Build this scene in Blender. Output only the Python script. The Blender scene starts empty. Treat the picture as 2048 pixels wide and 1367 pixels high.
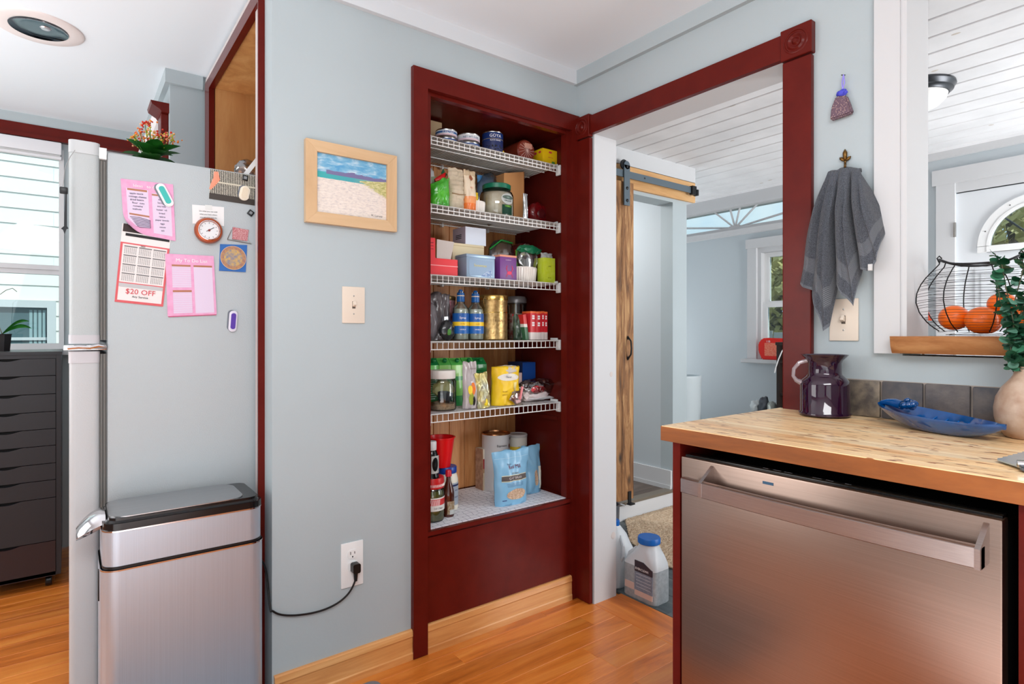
import bpy, bmesh, math, random
from mathutils import Vector, Matrix, noise
random.seed(7)
SC = bpy.context.scene
COL = SC.collection
# ---------------------------------------------------------------- camera
F, YAW, HY, EYE = 1160.0, 0.92, 666.0, 1.16
CAM = (-1.784, -1.869, EYE)
cd = bpy.data.cameras.new('camera'); cam = bpy.data.objects.new('camera', cd); COL.objects.link(cam)
cam.location = CAM
cam.rotation_euler = (math.pi/2, 0, YAW - math.pi/2)
cd.sensor_width = 36.0; cd.lens = F/2048*36.0
cd.shift_y = -(683.5-HY)/2048.0
cd.clip_start = 0.05; cd.clip_end = 200
SC.camera = cam
SC.view_settings.view_transform = 'Standard'; SC.view_settings.look = 'None'
SC.view_settings.gamma = 1.0; SC.view_settings.use_curve_mapping = False
SC.view_settings.exposure = 0.04
# ---------------------------------------------------------------- world
wd = bpy.data.worlds.new('sky'); SC.world = wd; wd.use_nodes = True
nt = wd.node_tree; nt.nodes.clear()
wo = nt.nodes.new('ShaderNodeOutputWorld'); bg = nt.nodes.new('ShaderNodeBackground')
tc = nt.nodes.new('ShaderNodeTexCoord'); nz = nt.nodes.new('ShaderNodeTexNoise'); rp = nt.nodes.new('ShaderNodeValToRGB')
nz.inputs['Scale'].default_value = 5.0; nz.inputs['Detail'].default_value = 5
rp.color_ramp.elements[0].position = .42; rp.color_ramp.elements[0].color = (.58, .77, .98, 1)
rp.color_ramp.elements[1].position = .62; rp.color_ramp.elements[1].color = (.93, .96, 1, 1)
nt.links.new(tc.outputs['Generated'], nz.inputs['Vector']); nt.links.new(nz.outputs['Fac'], rp.inputs['Fac'])
nt.links.new(rp.outputs['Color'], bg.inputs['Color']); nt.links.new(bg.outputs[0], wo.inputs['Surface'])
bg.inputs['Strength'].default_value = 1.15
# ---------------------------------------------------------------- sun and added room fills
def light(name, kind, loc, energy, target=None, size=1, size_y=None, color=(1, 1, 1), spread=180):
    l = bpy.data.lights.new(name, kind); o = bpy.data.objects.new(name, l); COL.objects.link(o)
    o.location = loc; l.energy = energy; l.color = color
    if kind == 'AREA':
        l.shape = 'RECTANGLE'; l.spread = math.radians(spread); l.size = size; l.size_y = size_y or size
    if target is not None:
        o.rotation_euler = (Vector(target)-Vector(loc)).to_track_quat('-Z', 'Y').to_euler()
    return o
s = light('sun', 'SUN', (0, 0, 6), 3.8, None, color=(1, .97, .92)); s.rotation_euler = (math.radians(48), 0, math.radians(20)); s.data.angle = .02
light('kitchen_front_fill', 'AREA', (-2.6, -3.9, 1.45), 18, (-.9, 0, 1.1), 2.6, 1.6, (.95, .98, 1))  # added fill panel; the front wall behind it has no window
light('kitchen_side_fill', 'AREA', (-4.0, -1.6, 1.5), 7.5, (0, -.6, 1.1), 2.4, 1.5, (.95, .98, 1))  # unseen fill added near the left wall
light('ceiling_up_fill', 'AREA', (-2.35, -2.0, .6), 30, (-1.9, -1.3, 2.4), 1.8, 1.8, (.90, .96, 1), 140)  # added upward panel that whitens the kitchen ceiling
light('dining_up_fill', 'AREA', (-2.9, .9, .9), 8, (-2.3, .8, 2.4), 1.2, 1.2, (.92, .97, 1), 120)  # added upward panel brightening the dining end, no fixture there
light('kitchen_down_fill', 'AREA', (-1.7, -2.2, 2.27), 54, (-1.2, -1.5, 0), 1.4, 1.0, (.97, .98, 1))  # unseen downward panel added to lift floor and counter, standing for further downlights
light('dining_side_fill', 'AREA', (-3.7, .8, 1.4), 30, (-1.4, .9, 1.2), 1.8, 1.4, (1, 1, 1))  # added fill by the left wall, away from any modelled window
light('mudroom_end_fill', 'AREA', (1.9, -3.1, 1.2), 56, (2.2, 0, 1.6), 1.2, 1.6, (1, 1, 1), 140)  # added fill before the mudroom's closed end wall, no window there
light('mudroom_up_fill', 'AREA', (1.6, -.9, .35), 7, (1.6, -1.0, 2.3), 1.0, 1.4, (1, 1, 1), 150)  # added panel near the floor, imitates light rising off sunlit boards
light('mudroom_corner_fill', 'AREA', (2.1, 2.1, .9), 12, (1.8, .2, 2.3), .8, .8, (1, 1, 1))  # unseen fill added in the mudroom's far corner
light('closet_fill', 'AREA', (.75, 1.35, 2.2), 15, (1.2, 1.1, 0), .4, .4, (1, 1, 1))  # unseen area light added to lighten the closet interior
# ---------------------------------------------------------------- where a view ray meets a plane
_fx, _fy, _rx, _ry = math.cos(YAW), math.sin(YAW), math.sin(YAW), -math.cos(YAW)
def at(ax, val, px, py):
    u = (px-1024)/F; v = (HY-py)/F
    d = (_fx+_rx*u, _fy+_ry*u, v); t = (val-CAM[ax])/d[ax]
    return Vector((CAM[0]+d[0]*t, CAM[1]+d[1]*t, CAM[2]+d[2]*t))
AX = lambda v, px, py=0: at(0, v, px, py)
AY = lambda v, px, py=0: at(1, v, px, py)
AZ = lambda v, px, py: at(2, v, px, py)
# ---------------------------------------------------------------- materials
def L(c):
    return tuple((x/255/12.92 if x/255 <= .04045 else ((x/255+.055)/1.055)**2.4) for x in c[:3]) + (1,)
_m = {}
def newmat(name):
    m = bpy.data.materials.new(name); m.use_nodes = True
    return m, m.node_tree, m.node_tree.nodes['Principled BSDF']
def coords(t, scale=(1, 1, 1), kind='Object', rnd=False, rot=(0, 0, 0)):
    c = t.nodes.new('ShaderNodeTexCoord'); mp = t.nodes.new('ShaderNodeMapping')
    mp.inputs['Scale'].default_value = scale; mp.inputs['Rotation'].default_value = rot
    t.links.new(c.outputs[kind], mp.inputs['Vector'])
    if rnd:
        oi = t.nodes.new('ShaderNodeObjectInfo'); ml = t.nodes.new('ShaderNodeMath'); ml.operation = 'MULTIPLY'; ml.inputs[1].default_value = 37
        t.links.new(oi.outputs['Random'], ml.inputs[0]); t.links.new(ml.outputs[0], mp.inputs['Location'])
    return mp.outputs[0]
def ramp(t, fac, stops, const=False):
    r = t.nodes.new('ShaderNodeValToRGB'); cr = r.color_ramp
    if const: cr.interpolation = 'CONSTANT'
    while len(cr.elements) < len(stops): cr.elements.new(.5)
    for e, (p, c) in zip(cr.elements, stops): e.position = p; e.color = L(c)
    t.links.new(fac, r.inputs['Fac']); return r.outputs['Color']
def noisef(t, vec, scale, detail=3, rough=.5, dist=0):
    n = t.nodes.new('ShaderNodeTexNoise'); n.inputs['Scale'].default_value = scale; n.inputs['Detail'].default_value = detail
    n.inputs['Roughness'].default_value = rough; n.inputs['Distortion'].default_value = dist
    t.links.new(vec, n.inputs['Vector']); return n.outputs['Fac']
def bump(t, b, h, strength, dist=.002):
    n = t.nodes.new('ShaderNodeBump'); n.inputs['Strength'].default_value = strength; n.inputs['Distance'].default_value = dist
    t.links.new(h, n.inputs['Height']); t.links.new(n.outputs[0], b.inputs['Normal'])
def M(name, col, rough=.5, metal=0, bmp=None, var=None, coat=0, trans=0, ior=1.45, alpha=1, sheen=0, emit=None):
    """plain painted / plastic / metal material; bmp=(scale,strength) fine relief; var=(scale,other colour) mottling"""
    if name in _m: return _m[name]
    m, t, b = newmat(name)
    b.inputs['Base Color'].default_value = L(col); b.inputs['Roughness'].default_value = rough; b.inputs['Metallic'].default_value = metal
    b.inputs['Coat Weight'].default_value = coat; b.inputs['Transmission Weight'].default_value = trans; b.inputs['IOR'].default_value = ior
    b.inputs['Alpha'].default_value = alpha; b.inputs['Sheen Weight'].default_value = sheen
    if emit: b.inputs['Emission Color'].default_value = L(col); b.inputs['Emission Strength'].default_value = emit
    v = coords(t) if (bmp or var) else None
    if var:
        t.links.new(ramp(t, noisef(t, v, var[0], 4), [(.35, col), (.7, var[1])]), b.inputs['Base Color'])
    if bmp: bump(t, b, noisef(t, v, bmp[0], 3), bmp[1])
    _m[name] = m; return m
def WOOD(name, cols, axis=0, scale=6, stretch=14, rough=.45, knots=0, coat=0, bmp=.15, ringd=.6):
    """grain running along an axis, each object with its own offset and tone"""
    if name in _m: return _m[name]
    m, t, b = newmat(name)
    sc = [stretch, stretch, stretch]; sc[axis] = 1.0
    v = coords(t, tuple(sc), rnd=True)
    f = noisef(t, v, scale*.35, 6, .65, ringd)
    c = ramp(t, f, [(.3, cols[0]), (.5, cols[1]), (.68, cols[2])])
    if knots:
        sk = [5, 5, 5]; sk[axis] = 2.2
        v2 = coords(t, tuple(sk), rnd=True)
        vo = t.nodes.new('ShaderNodeTexVoronoi'); vo.inputs['Scale'].default_value = knots; t.links.new(v2, vo.inputs['Vector'])
        k = ramp(t, vo.outputs['Distance'], [(.05, (255, 255, 255)), (.12, (0, 0, 0))])
        mx = t.nodes.new('ShaderNodeMixRGB'); mx.inputs[2].default_value = L([x*.45 for x in cols[0]])
        t.links.new(k, mx.inputs[0]); t.links.new(c, mx.inputs[1]); c = mx.outputs[0]
    oi = t.nodes.new('ShaderNodeObjectInfo'); mr = t.nodes.new('ShaderNodeMapRange'); mr.inputs[3].default_value = .88; mr.inputs[4].default_value = 1.1
    hs = t.nodes.new('ShaderNodeHueSaturation'); t.links.new(oi.outputs['Random'], mr.inputs[0]); t.links.new(mr.outputs[0], hs.inputs['Value']); t.links.new(c, hs.inputs['Color'])
    t.links.new(hs.outputs[0], b.inputs['Base Color']); b.inputs['Roughness'].default_value = rough; b.inputs['Coat Weight'].default_value = coat
    bump(t, b, f, bmp, .001)
    _m[name] = m; return m
def BANDS(name, stops, axis=2, rough=.4, metal=0, coat=0, noise_amt=0):
    """flat print in bands along an axis of the object's own box"""
    if name in _m: return _m[name]
    m, t, b = newmat(name)
    c = t.nodes.new('ShaderNodeTexCoord'); s = t.nodes.new('ShaderNodeSeparateXYZ'); t.links.new(c.outputs['Generated'], s.inputs[0])
    t.links.new(ramp(t, s.outputs[axis], stops, True), b.inputs['Base Color'])
    b.inputs['Roughness'].default_value = rough; b.inputs['Metallic'].default_value = metal; b.inputs['Coat Weight'].default_value = coat
    _m[name] = m; return m
def SPOTS(name, base, spot, scale, size, rough=.5, kind='F1', coat=0):
    if name in _m: return _m[name]
    m, t, b = newmat(name)
    vo = t.nodes.new('ShaderNodeTexVoronoi'); vo.inputs['Scale'].default_value = scale; t.links.new(coords(t), vo.inputs['Vector'])
    if kind != 'F1': vo.feature = 'DISTANCE_TO_EDGE'
    t.links.new(ramp(t, vo.outputs['Distance'], [(size, spot), (size+.02, base)]), b.inputs['Base Color'])
    b.inputs['Roughness'].default_value = rough; b.inputs['Coat Weight'].default_value = coat
    _m[name] = m; return m
def STEEL(name, col, axis, rough=.28, amt=.03):
    if name in _m: return _m[name]
    m, t, b = newmat(name)
    sc = [420, 420, 420]; sc[axis] = 3
    f = noisef(t, coords(t, tuple(sc)), 1, 2)
    b.inputs['Metallic'].default_value = 1
    t.links.new(ramp(t, f, [(.3, [x*(1-amt) for x in col]), (.7, [min(255, x*(1+amt)) for x in col])]), b.inputs['Base Color'])
    b.inputs['Roughness'].default_value = rough; bump(t, b, f, .02, .0005)
    _m[name] = m; return m
def GLASS(name, col=(235, 245, 245), rough=.02, amt=.85):
    """thin clear pane or plastic film: mostly lets light pass, with a gloss"""
    if name in _m: return _m[name]
    m, t, b = newmat(name)
    o = t.nodes['Material Output']; tr = t.nodes.new('ShaderNodeBsdfTransparent'); gl = t.nodes.new('ShaderNodeBsdfGlossy')
    tr.inputs[0].default_value = L(col); gl.inputs['Roughness'].default_value = rough
    lw = t.nodes.new('ShaderNodeFresnel'); lw.inputs[0].default_value = 1.45
    ad = t.nodes.new('ShaderNodeMath'); ad.operation = 'ADD'; ad.inputs[1].default_value = 1-amt; ad.use_clamp = True
    t.links.new(lw.outputs[0], ad.inputs[0]); mx = t.nodes.new('ShaderNodeMixShader')
    t.links.new(ad.outputs[0], mx.inputs[0]); t.links.new(tr.outputs[0], mx.inputs[1]); t.links.new(gl.outputs[0], mx.inputs[2])
    t.links.new(mx.outputs[0], o.inputs['Surface']); t.nodes.remove(b)
    _m[name] = m; return m
def FILM(name, col, amt=.5, rough=.3):
    """milky film: part diffuse plastic, part see-through"""
    if name in _m: return _m[name]
    m, t, b = newmat(name); o = t.nodes['Material Output']
    b.inputs['Base Color'].default_value = L(col); b.inputs['Roughness'].default_value = rough; b.inputs['Alpha'].default_value = amt
    bump(t, b, noisef(t, coords(t), 60, 4), .5, .004)
    _m[name] = m; return m
BLUE = M('blue grey wall paint', (178, 189, 193), .6, bmp=(90, .12), var=(2.5, (174, 185, 189)))
BLUE2 = M('mudroom blue grey paint', (192, 201, 206), .6, bmp=(90, .1))
WHITE = M('white paint', (205, 206, 208), .6, bmp=(60, .1))
CROWNW = M('off white crown paint', (214, 218, 222), .6)
CEILM = M('ceiling white', (236, 244, 250), .8, bmp=(12, .25))
MAROON = M('maroon gloss paint', (98, 24, 17), .25, bmp=(45, .12), var=(14, (90, 21, 15)), coat=.0)
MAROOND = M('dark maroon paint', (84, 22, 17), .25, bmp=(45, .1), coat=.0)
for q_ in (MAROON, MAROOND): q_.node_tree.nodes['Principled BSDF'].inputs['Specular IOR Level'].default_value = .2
CHROME = M('chrome', (215, 215, 218), .12, 1)
NICKEL = M('brushed nickel', (180, 178, 174), .32, 1)
BLACK = M('black plastic', (16, 16, 18), .35)
BLACKM = M('black iron', (34, 36, 39), .45, .4)
WPLAST = M('white plastic', (236, 237, 237), .35)
ALMOND = M('almond plastic', (226, 212, 196), .4)
FLOORW = WOOD('orange laminate', [(168, 86, 26), (210, 118, 44), (224, 142, 64)], 0, 5, 9, .3, coat=.25, bmp=.05)
FLOORD = WOOD('orange laminate across', [(168, 86, 26), (206, 114, 42), (220, 138, 60)], 1, 5, 9, .3, coat=.25, bmp=.05)
PINE = WOOD('pantry pine', [(178, 108, 56), (216, 148, 90), (234, 176, 120)], 2, 6, 12, .5, knots=.55, bmp=.1)
PINEL = WOOD('cabinet pine', [(186, 124, 68), (204, 146, 88), (216, 164, 106)], 2, 4, 9, .45, knots=.8, bmp=.05)
BASEW = WOOD('varnished baseboard', [(196, 126, 66), (222, 158, 94), (236, 180, 118)], 0, 4, 14, .3, coat=.3, bmp=.05)
GLASSM = GLASS('window glass', amt=.985)
# ---------------------------------------------------------------- meshes
def B_(bm, x0, x1, y0, y1, z0, z1, bev=0, seg=2):
    vs = [bm.verts.new((x, y, z)) for x in (x0, x1) for y in (y0, y1) for z in (z0, z1)]
    fs = [bm.faces.new([vs[i] for i in q]) for q in ((0, 1, 3, 2), (4, 6, 7, 5), (0, 4, 5, 1), (2, 3, 7, 6), (0, 2, 6, 4), (1, 5, 7, 3))]
    if bev:
        es = {e for f in fs for e in f.edges}
        bmesh.ops.bevel(bm, geom=list(es), offset=bev, segments=seg, affect='EDGES', profile=.6)
    return bm
def box(*a, **k): return B_(bmesh.new(), *a, **k)
def boxes(*bs):
    bm = bmesh.new()
    for b in bs: B_(bm, *b)
    return bm
def lathe(prof, seg=32, c=(0, 0, 0), bm=None, sx=1, sy=1, fn=None):
    bm = bm or bmesh.new(); rings = []
    for r, z in prof:
        if r <= 1e-6: rings.append([bm.verts.new((c[0], c[1], c[2]+z))]); continue
        ring = []
        for i in range(seg):
            a = 2*math.pi*i/seg; rr = r*(fn(a, z) if fn else 1)
            ring.append(bm.verts.new((c[0]+rr*sx*math.cos(a), c[1]+rr*sy*math.sin(a), c[2]+z)))
        rings.append(ring)
    for p, q in zip(rings, rings[1:]):
        for i in range(seg):
            j = (i+1) % seg
            if len(p) == 1 and len(q) == 1: continue
            if len(p) == 1: bm.faces.new((p[0], q[j], q[i]))
            elif len(q) == 1: bm.faces.new((p[i], p[j], q[0]))
            else: bm.faces.new((p[i], p[j], q[j], q[i]))
    bmesh.ops.recalc_face_normals(bm, faces=bm.faces); return bm
def tube(pts, r, seg=6, bm=None, closed=False, cap=True):
    bm = bm or bmesh.new(); pts = [Vector(p) for p in pts]; n = len(pts); rings = []; up = None
    for i, p in enumerate(pts):
        a = pts[(i-1) % n] if closed or i else p; b = pts[(i+1) % n] if closed or i < n-1 else p
        d = (b-a).normalized() if (b-a).length > 1e-9 else Vector((0, 0, 1))
        if up is None: up = d.orthogonal().normalized()
        up = (up-d*up.dot(d)); up = up.normalized() if up.length > 1e-6 else d.orthogonal().normalized()
        w = d.cross(up); rr = r[i] if isinstance(r, (list, tuple)) else r
        rings.append([bm.verts.new(p+(up*math.cos(2*math.pi*k/seg)+w*math.sin(2*math.pi*k/seg))*rr) for k in range(seg)])
    for i in range(n if closed else n-1):
        p, q = rings[i], rings[(i+1) % n]
        for k in range(seg): bm.faces.new((p[k], p[(k+1) % seg], q[(k+1) % seg], q[k]))
    if cap and not closed: bm.faces.new(rings[0][::-1]); bm.faces.new(rings[-1])
    return bm
def prism(poly, axis, a0, a1, bm=None):
    """polygon in the two other axes (in x,y,z order) extruded along axis"""
    bm = bm or bmesh.new()
    def P(p, a):
        c = list(p); c.insert(axis, a); return c
    f0 = [bm.verts.new(P(p, a0)) for p in poly]; f1 = [bm.verts.new(P(p, a1)) for p in poly]
    bm.faces.new(f0); bm.faces.new(f1[::-1]); n = len(poly)
    for i in range(n): bm.faces.new((f0[i], f1[i], f1[(i+1) % n], f0[(i+1) % n]))
    bmesh.ops.recalc_face_normals(bm, faces=bm.faces); return bm
def rrect(x0, x1, y0, y1, r, n=5):
    out = []
    for cx, cy, a0 in ((x1-r, y1-r, 0), (x0+r, y1-r, 90), (x0+r, y0+r, 180), (x1-r, y0+r, 270)):
        for i in range(n+1):
            a = math.radians(a0+90*i/n); out.append((cx+r*math.cos(a), cy+r*math.sin(a)))
    return out
def ball(c, r, sub=3, amp=0, freq=8, bm=None, seed=0):
    bm = bm or bmesh.new(); r = r if isinstance(r, (tuple, list)) else (r, r, r)
    g = bmesh.ops.create_icosphere(bm, subdivisions=sub, radius=1)
    for v in g['verts']:
        k = 1+amp*noise.noise(v.co*freq*.3+Vector((seed*7.1, seed*3.3, seed)))+amp*.6*noise.noise(v.co*freq+Vector((seed, 9, 3)))
        v.co = Vector((c[0]+v.co.x*r[0]*k, c[1]+v.co.y*r[1]*k, c[2]+v.co.z*r[2]*k))
    return bm
def bag(w, h, d, top=.12, bottom=.75, amp=.006, seed=0, nx=14, nz=18, flare=0, tilt=0):
    """stand-up pouch: flat sealed top, wide foot, creased sides; base at z=0, front towards -y"""
    bm = bmesh.new(); F_, K = [], []
    for side, G in ((-1, F_), (1, K)):
        for j in range(nz+1):
            v = j/nz; row = []
            for i in range(nx+1):
                u = i/nx*2-1
                dd = d*.5*(bottom+(1-bottom)*math.sin(min(1, v*2.4)*math.pi/2))*(1-max(0, (v-.35)/.65)**1.3*(1-top))
                prof = max(0, 1-abs(u)**3)**.6
                x = u*w/2*(1-.05*math.sin(v*math.pi)+flare*v)
                y = side*dd*(.06+.94*prof)
                n = Vector((u*2.6+seed, v*3.4, side*1.7+seed))
                q = noise.noise(n)*amp*2+noise.noise(n*3)*amp
                e = 1 if 0 < j else .2
                row.append(bm.verts.new((x+noise.noise(n*2.2)*amp*.6*e, y+q*e*prof+tilt*v, h*v+(noise.noise(Vector((u*2, seed, 5)))*amp*1.5 if j == nz else 0))))
            G.append(row)
    for G, fl in ((F_, 0), (K, 1)):
        for j in range(nz):
            for i in range(nx):
                q = (G[j][i], G[j][i+1], G[j+1][i+1], G[j+1][i]); bm.faces.new(q[::-1] if fl else q)
    for j in range(nz):
        bm.faces.new((F_[j][0], F_[j+1][0], K[j+1][0], K[j][0])); bm.faces.new((F_[j][nx], K[j][nx], K[j+1][nx], F_[j+1][nx]))
    for i in range(nx):
        bm.faces.new((F_[0][i], K[0][i], K[0][i+1], F_[0][i+1])); bm.faces.new((F_[nz][i], F_[nz][i+1], K[nz][i+1], K[nz][i]))
    return bm
SOFT = {'pouch', 'bag', 'film', 'contents', 'package', 'petal', 'torn_top', 'wrap_top'}
def obj(name, bm, mat, parent=None, smooth=True, world=True, angle=35):
    """link a bmesh as ONE object; world=True: its coordinates are the room's, else the parent's own"""
    me = bpy.data.meshes.new(name)
    if name in SOFT: angle = 80
    if parent is not None and world: bm.transform(parent['_inv'] if False else INV[parent.name])
    bmesh.ops.recalc_face_normals(bm, faces=bm.faces)
    bm.to_mesh(me); bm.free()
    me.materials.append(mat)
    if smooth:
        me.shade_smooth()
        try: me.set_sharp_from_angle(angle=math.radians(angle))
        except Exception: pass
    o = bpy.data.objects.new(name, me); COL.objects.link(o)
    if parent is not None:
        o.parent = parent; INV[o.name] = INV[parent.name]
    else: INV[o.name] = Matrix.Identity(4)
    return o
INV = {}
def thing(name, label, cat, loc=(0, 0, 0), rot=0, group=None):
    o = bpy.data.objects.new(name, None); COL.objects.link(o); o.location = loc; o.rotation_euler = (0, 0, rot)
    o.empty_display_size = .05
    o['label'] = label; o['category'] = cat
    if group: o['group'] = group
    INV[o.name] = (Matrix.Translation(Vector(loc)) @ Matrix.Rotation(rot, 4, 'Z')).inverted(); return o
def tag(o, label, cat, group=None, kind=None):
    o['label'] = label; o['category'] = cat
    if group: o['group'] = group
    if kind: o['kind'] = kind
    return o
def struct(name, bm, mat, smooth=False):
    o = obj(name, bm, mat, None, smooth); o['kind'] = 'structure'; return o
def copy_tree(o, dloc=(0, 0, 0), label=None):
    c = o.copy(); COL.objects.link(c); c.location = Vector(o.location)+Vector(dloc)
    if label: c['label'] = label
    for ch in list(o.children):
        k = ch.copy(); COL.objects.link(k); k.parent = c
        for g in list(ch.children):
            q = g.copy(); COL.objects.link(q); q.parent = k
    return c
def text(parent, body, size, origin, xdir, ydir, mat, name='lettering', align='CENTER', ext=.0004, sx=1.0, world=True):
    cu = bpy.data.curves.new('t', 'FONT'); cu.body = body; cu.size = size; cu.align_x = align; cu.align_y = 'CENTER'; cu.extrude = ext; cu.resolution_u = 2
    to = bpy.data.objects.new('t', cu); me = bpy.data.meshes.new_from_object(to); bpy.data.objects.remove(to)
    X = Vector(xdir).normalized(); Y = Vector(ydir).normalized(); Z = X.cross(Y).normalized()
    m = Matrix(((X.x*sx, Y.x, Z.x, origin[0]), (X.y*sx, Y.y, Z.y, origin[1]), (X.z*sx, Y.z, Z.z, origin[2]), (0, 0, 0, 1)))
    me.transform((INV[parent.name] @ m) if world else m); me.name = name; me.materials.clear(); me.materials.append(mat)
    o = bpy.data.objects.new(name, me); COL.objects.link(o); o.parent = parent; INV[o.name] = INV[parent.name]; return o

from mathutils.bvhtree import BVHTree
def drape(o, base, off=.0016):
    """lay flat print onto the front of a soft pouch: both share the same local frame"""
    bv = BVHTree.FromPolygons([v.co for v in base.data.vertices], [p.vertices for p in base.data.polygons])
    for v in o.data.vertices:
        h = bv.ray_cast(Vector((v.co.x, -1, v.co.z)), Vector((0, 1, 0)))
        if h[0] is not None: v.co.y = h[0].y-off
    return o
def pgrid(x0, x1, z0, z1, n=14, oval=False):
    bm = bmesh.new(); G = {}
    for j in range(n+1):
        for i in range(n+1):
            u, v = i/n*2-1, j/n*2-1
            if oval: u, v = u*math.sqrt(1-v*v/2), v*math.sqrt(1-u*u/2)
            G[i, j] = bm.verts.new(((x0+x1)/2+u*(x1-x0)/2, 0, (z0+z1)/2+v*(z1-z0)/2))
    for j in range(n):
        for i in range(n): bm.faces.new((G[i, j], G[i+1, j], G[i+1, j+1], G[i, j+1]))
    return bm
# ================================================================ SETTING: kitchen
CZ = 2.31
wz = lambda py, t: EYE+(HY-py)*t/F
struct('ceiling', boxes((-4.2, 0.0, -4.0, 2.11, CZ, CZ+.1)), CEILM)
bt = .134
struct('wall_back', boxes((-1.29, -.80, 0, .075, 0, CZ), (-.80, 0, 0, .075, 2.1, CZ), (-1.29, -.80, .075, .185, 0, CZ)), BLUE)
struct('wall_right', boxes((0, bt, -.103, .5, 0, CZ), (0, bt, -.942, -.103, 2.03, CZ), (0, bt, -1.263, -.942, 0, CZ),
       (0, bt, -3.0, -1.263, 0, 1.10), (0, bt, -3.0, -1.263, 2.12, CZ), (0, bt, -4.0, -2.7, 0, CZ)), BLUE)
# far side of the dining end and the return beside the fridge
WX = -1.437
struct('wall_return', boxes((WX, -1.29, 1.06, 1.15, 0, CZ), (-1.29, -.6, 1.0, 1.15, 0, CZ), (WX, WX+.1, 1.15, 1.26, 0, CZ),
       (WX, WX+.1, 1.26, 1.98, 0, .9), (WX, WX+.1, 1.26, 1.98, 2.12, CZ), (WX, WX+.1, 1.98, 2.25, 0, CZ)), BLUE)
wx1 = AY(2.11, 128).x; wx0 = wx1-1.15
struct('wall_window', boxes((-4.2, wx0, 2.11, 2.22, 0, CZ), (wx1, WX+.1, 2.11, 2.22, 0, CZ), (wx0, wx1, 2.11, 2.22, 0, 1.07), (wx0, wx1, 2.11, 2.22, 2.15, CZ)), BLUE)
struct('wall_left', boxes((-4.3, -4.2, -4.0, 2.22, 0, CZ)), BLUE)
struct('wall_front', boxes((-4.3, bt, -4.1, -4.0, 0, CZ)), BLUE)
# crown boards
struct('trim_1', boxes((-1.29, -.02, -.02, 0, 2.25, CZ)), CROWNW)
struct('trim_2', boxes((-.02, 0, -4.0, 0, 2.25, CZ)), BLUE)
struct('trim_3', boxes((-4.2, WX-.02, 2.09, 2.11, 2.257, CZ)), BLUE)
struct('trim_4', boxes((WX-.02, -1.31, 1.04, 1.06, 2.25, CZ), (WX-.02, WX, 1.06, 2.11, 2.25, CZ)), BLUE)
# floor: base slab, then planks one by one
fl = struct('floor', boxes((-4.3, .175, -4.1, 2.22, -.12, -.012)), FLOORW)
random.seed(3)
PW = .0865; y = -.06+PW*25; row = 0
pl_mesh = {}
def plank(x0, x1, y0, y1, mat, parent, z=0, bev=.0012, along=0):
    bm = box(x0, x1, y0, y1, z-.012, z, bev=bev, seg=1); return obj('plank', bm, mat, parent, smooth=False)
ks = range(-17, 25)
joints = {0: [-.68], 1: [-.124], -1: [-.2817, -1.4], -2: [-.95], -3: [-.5]}
for k in ks:
    y0 = -.06+PW*k-PW+.0; y1 = y0+PW
    if k == 1: y1 = y0+PW
    xs = []
    off = random.uniform(0, 1.1); x = -3.1+off
    xend = 0.0 if y0 < -.0 else (-1.3 if y0 < 1 else WX)
    if y0 > -.03: xend = -.72 if y0 < .15 else xend+.5
    while x < xend-.15: xs.append(x); x += 1.15
    if k in (0, -1, -2, -3): # seams seen in front of the pantry
        xs = [q for q in xs if q < -1.5]+{0: [-.679], -1: [-.124], -2: [-.75], -3: [-.2817]}[k]
    e = [-3.1]+xs+[xend if k > 0 else .0]
    for a, b in zip(e, e[1:]):
        if b-a > .02: plank(a, b, y0+.0003, y1-.0003, FLOORW, fl)
km = AZ(.009, 742, 1362)
mt_ = obj('kitchen_mat', prism(rrect(km.x-.95, km.x+.02, km.y-.66, km.y+.004, .03), 2, .0006, .009), M('grey kitchen mat', (120, 120, 124), .9, bmp=(200, .6)))
tag(mt_, 'grey floor mat whose rounded corner shows at the bottom edge of the picture', 'mat')
# threshold board across the doorway
for a, b in ((-.95, -.45), (-.45, -.103)):
    plank(0.001, .172, a+.0005, b-.0005, FLOORD, fl)
plank(0.001, .09, -.103, -.0, FLOORD, fl) if False else None
# baseboards
def baseboard(name, x0, x1, y, z1=.105, th=.016, axis=0):
    prof = [(y, 0), (y-th, 0), (y-th, .022), (y-th+.003, .026), (y-th+.004, z1-.028), (y-th+.001, z1-.022), (y-th+.003, z1-.004), (y-th+.008, z1), (y, z1)]
    return struct(name, prism(prof, 0, x0, x1), BASEW)
baseboard('baseboard_back', -1.285, -.815, 0, .105)
baseboard('baseboard_pantry', -.757, -.046, -.004, .105, .016)
# ---------------------------------------------------------------- pantry recess
PX0, PX1 = -.735, -.015
struct('trim_5', boxes((-.815, -.757, -.02, 0.0, .002, 2.112), (-.757, -.046, -.02, 0, 2.043, 2.112), (-.046, -.002, -.02, 0, .002, 2.112)), MAROON)
struct('trim_6', boxes((-.757, -.735, 0, .05, .0, 2.06), (-.062, -.046+.02, 0.0, .035, .44, 2.05), (-.735, -.062, .005, .03, 2.03, 2.06)), MAROON)
struct('wall_pantry_side', boxes((PX1, 0, .0, .45, .0, 2.1), (PX0-.02, PX0, .05, .45, 0, 2.1),
       (PX1-.008, PX1, .05, .10, .44, 2.0), (PX1-.008, PX1, .37, .418, .44, 2.0), (PX1-.008, PX1, .1, .37, .78, .93), (PX1-.014, PX1, .1, .37, .765, .782)), MAROOND)
struct('ceiling_pantry', boxes((PX0, PX1, .0, .45, 2.05, 2.1)), MAROOND)
struct('trim_7', boxes((-.757, -.046, -.004, .03, 0, .415), (-.757, -.046, -.0155, .0, .425, .44)), MAROON)
struct('floor_pantry', boxes((PX0, PX1, .0, .45, .415, .44)), MAROOND)
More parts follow.
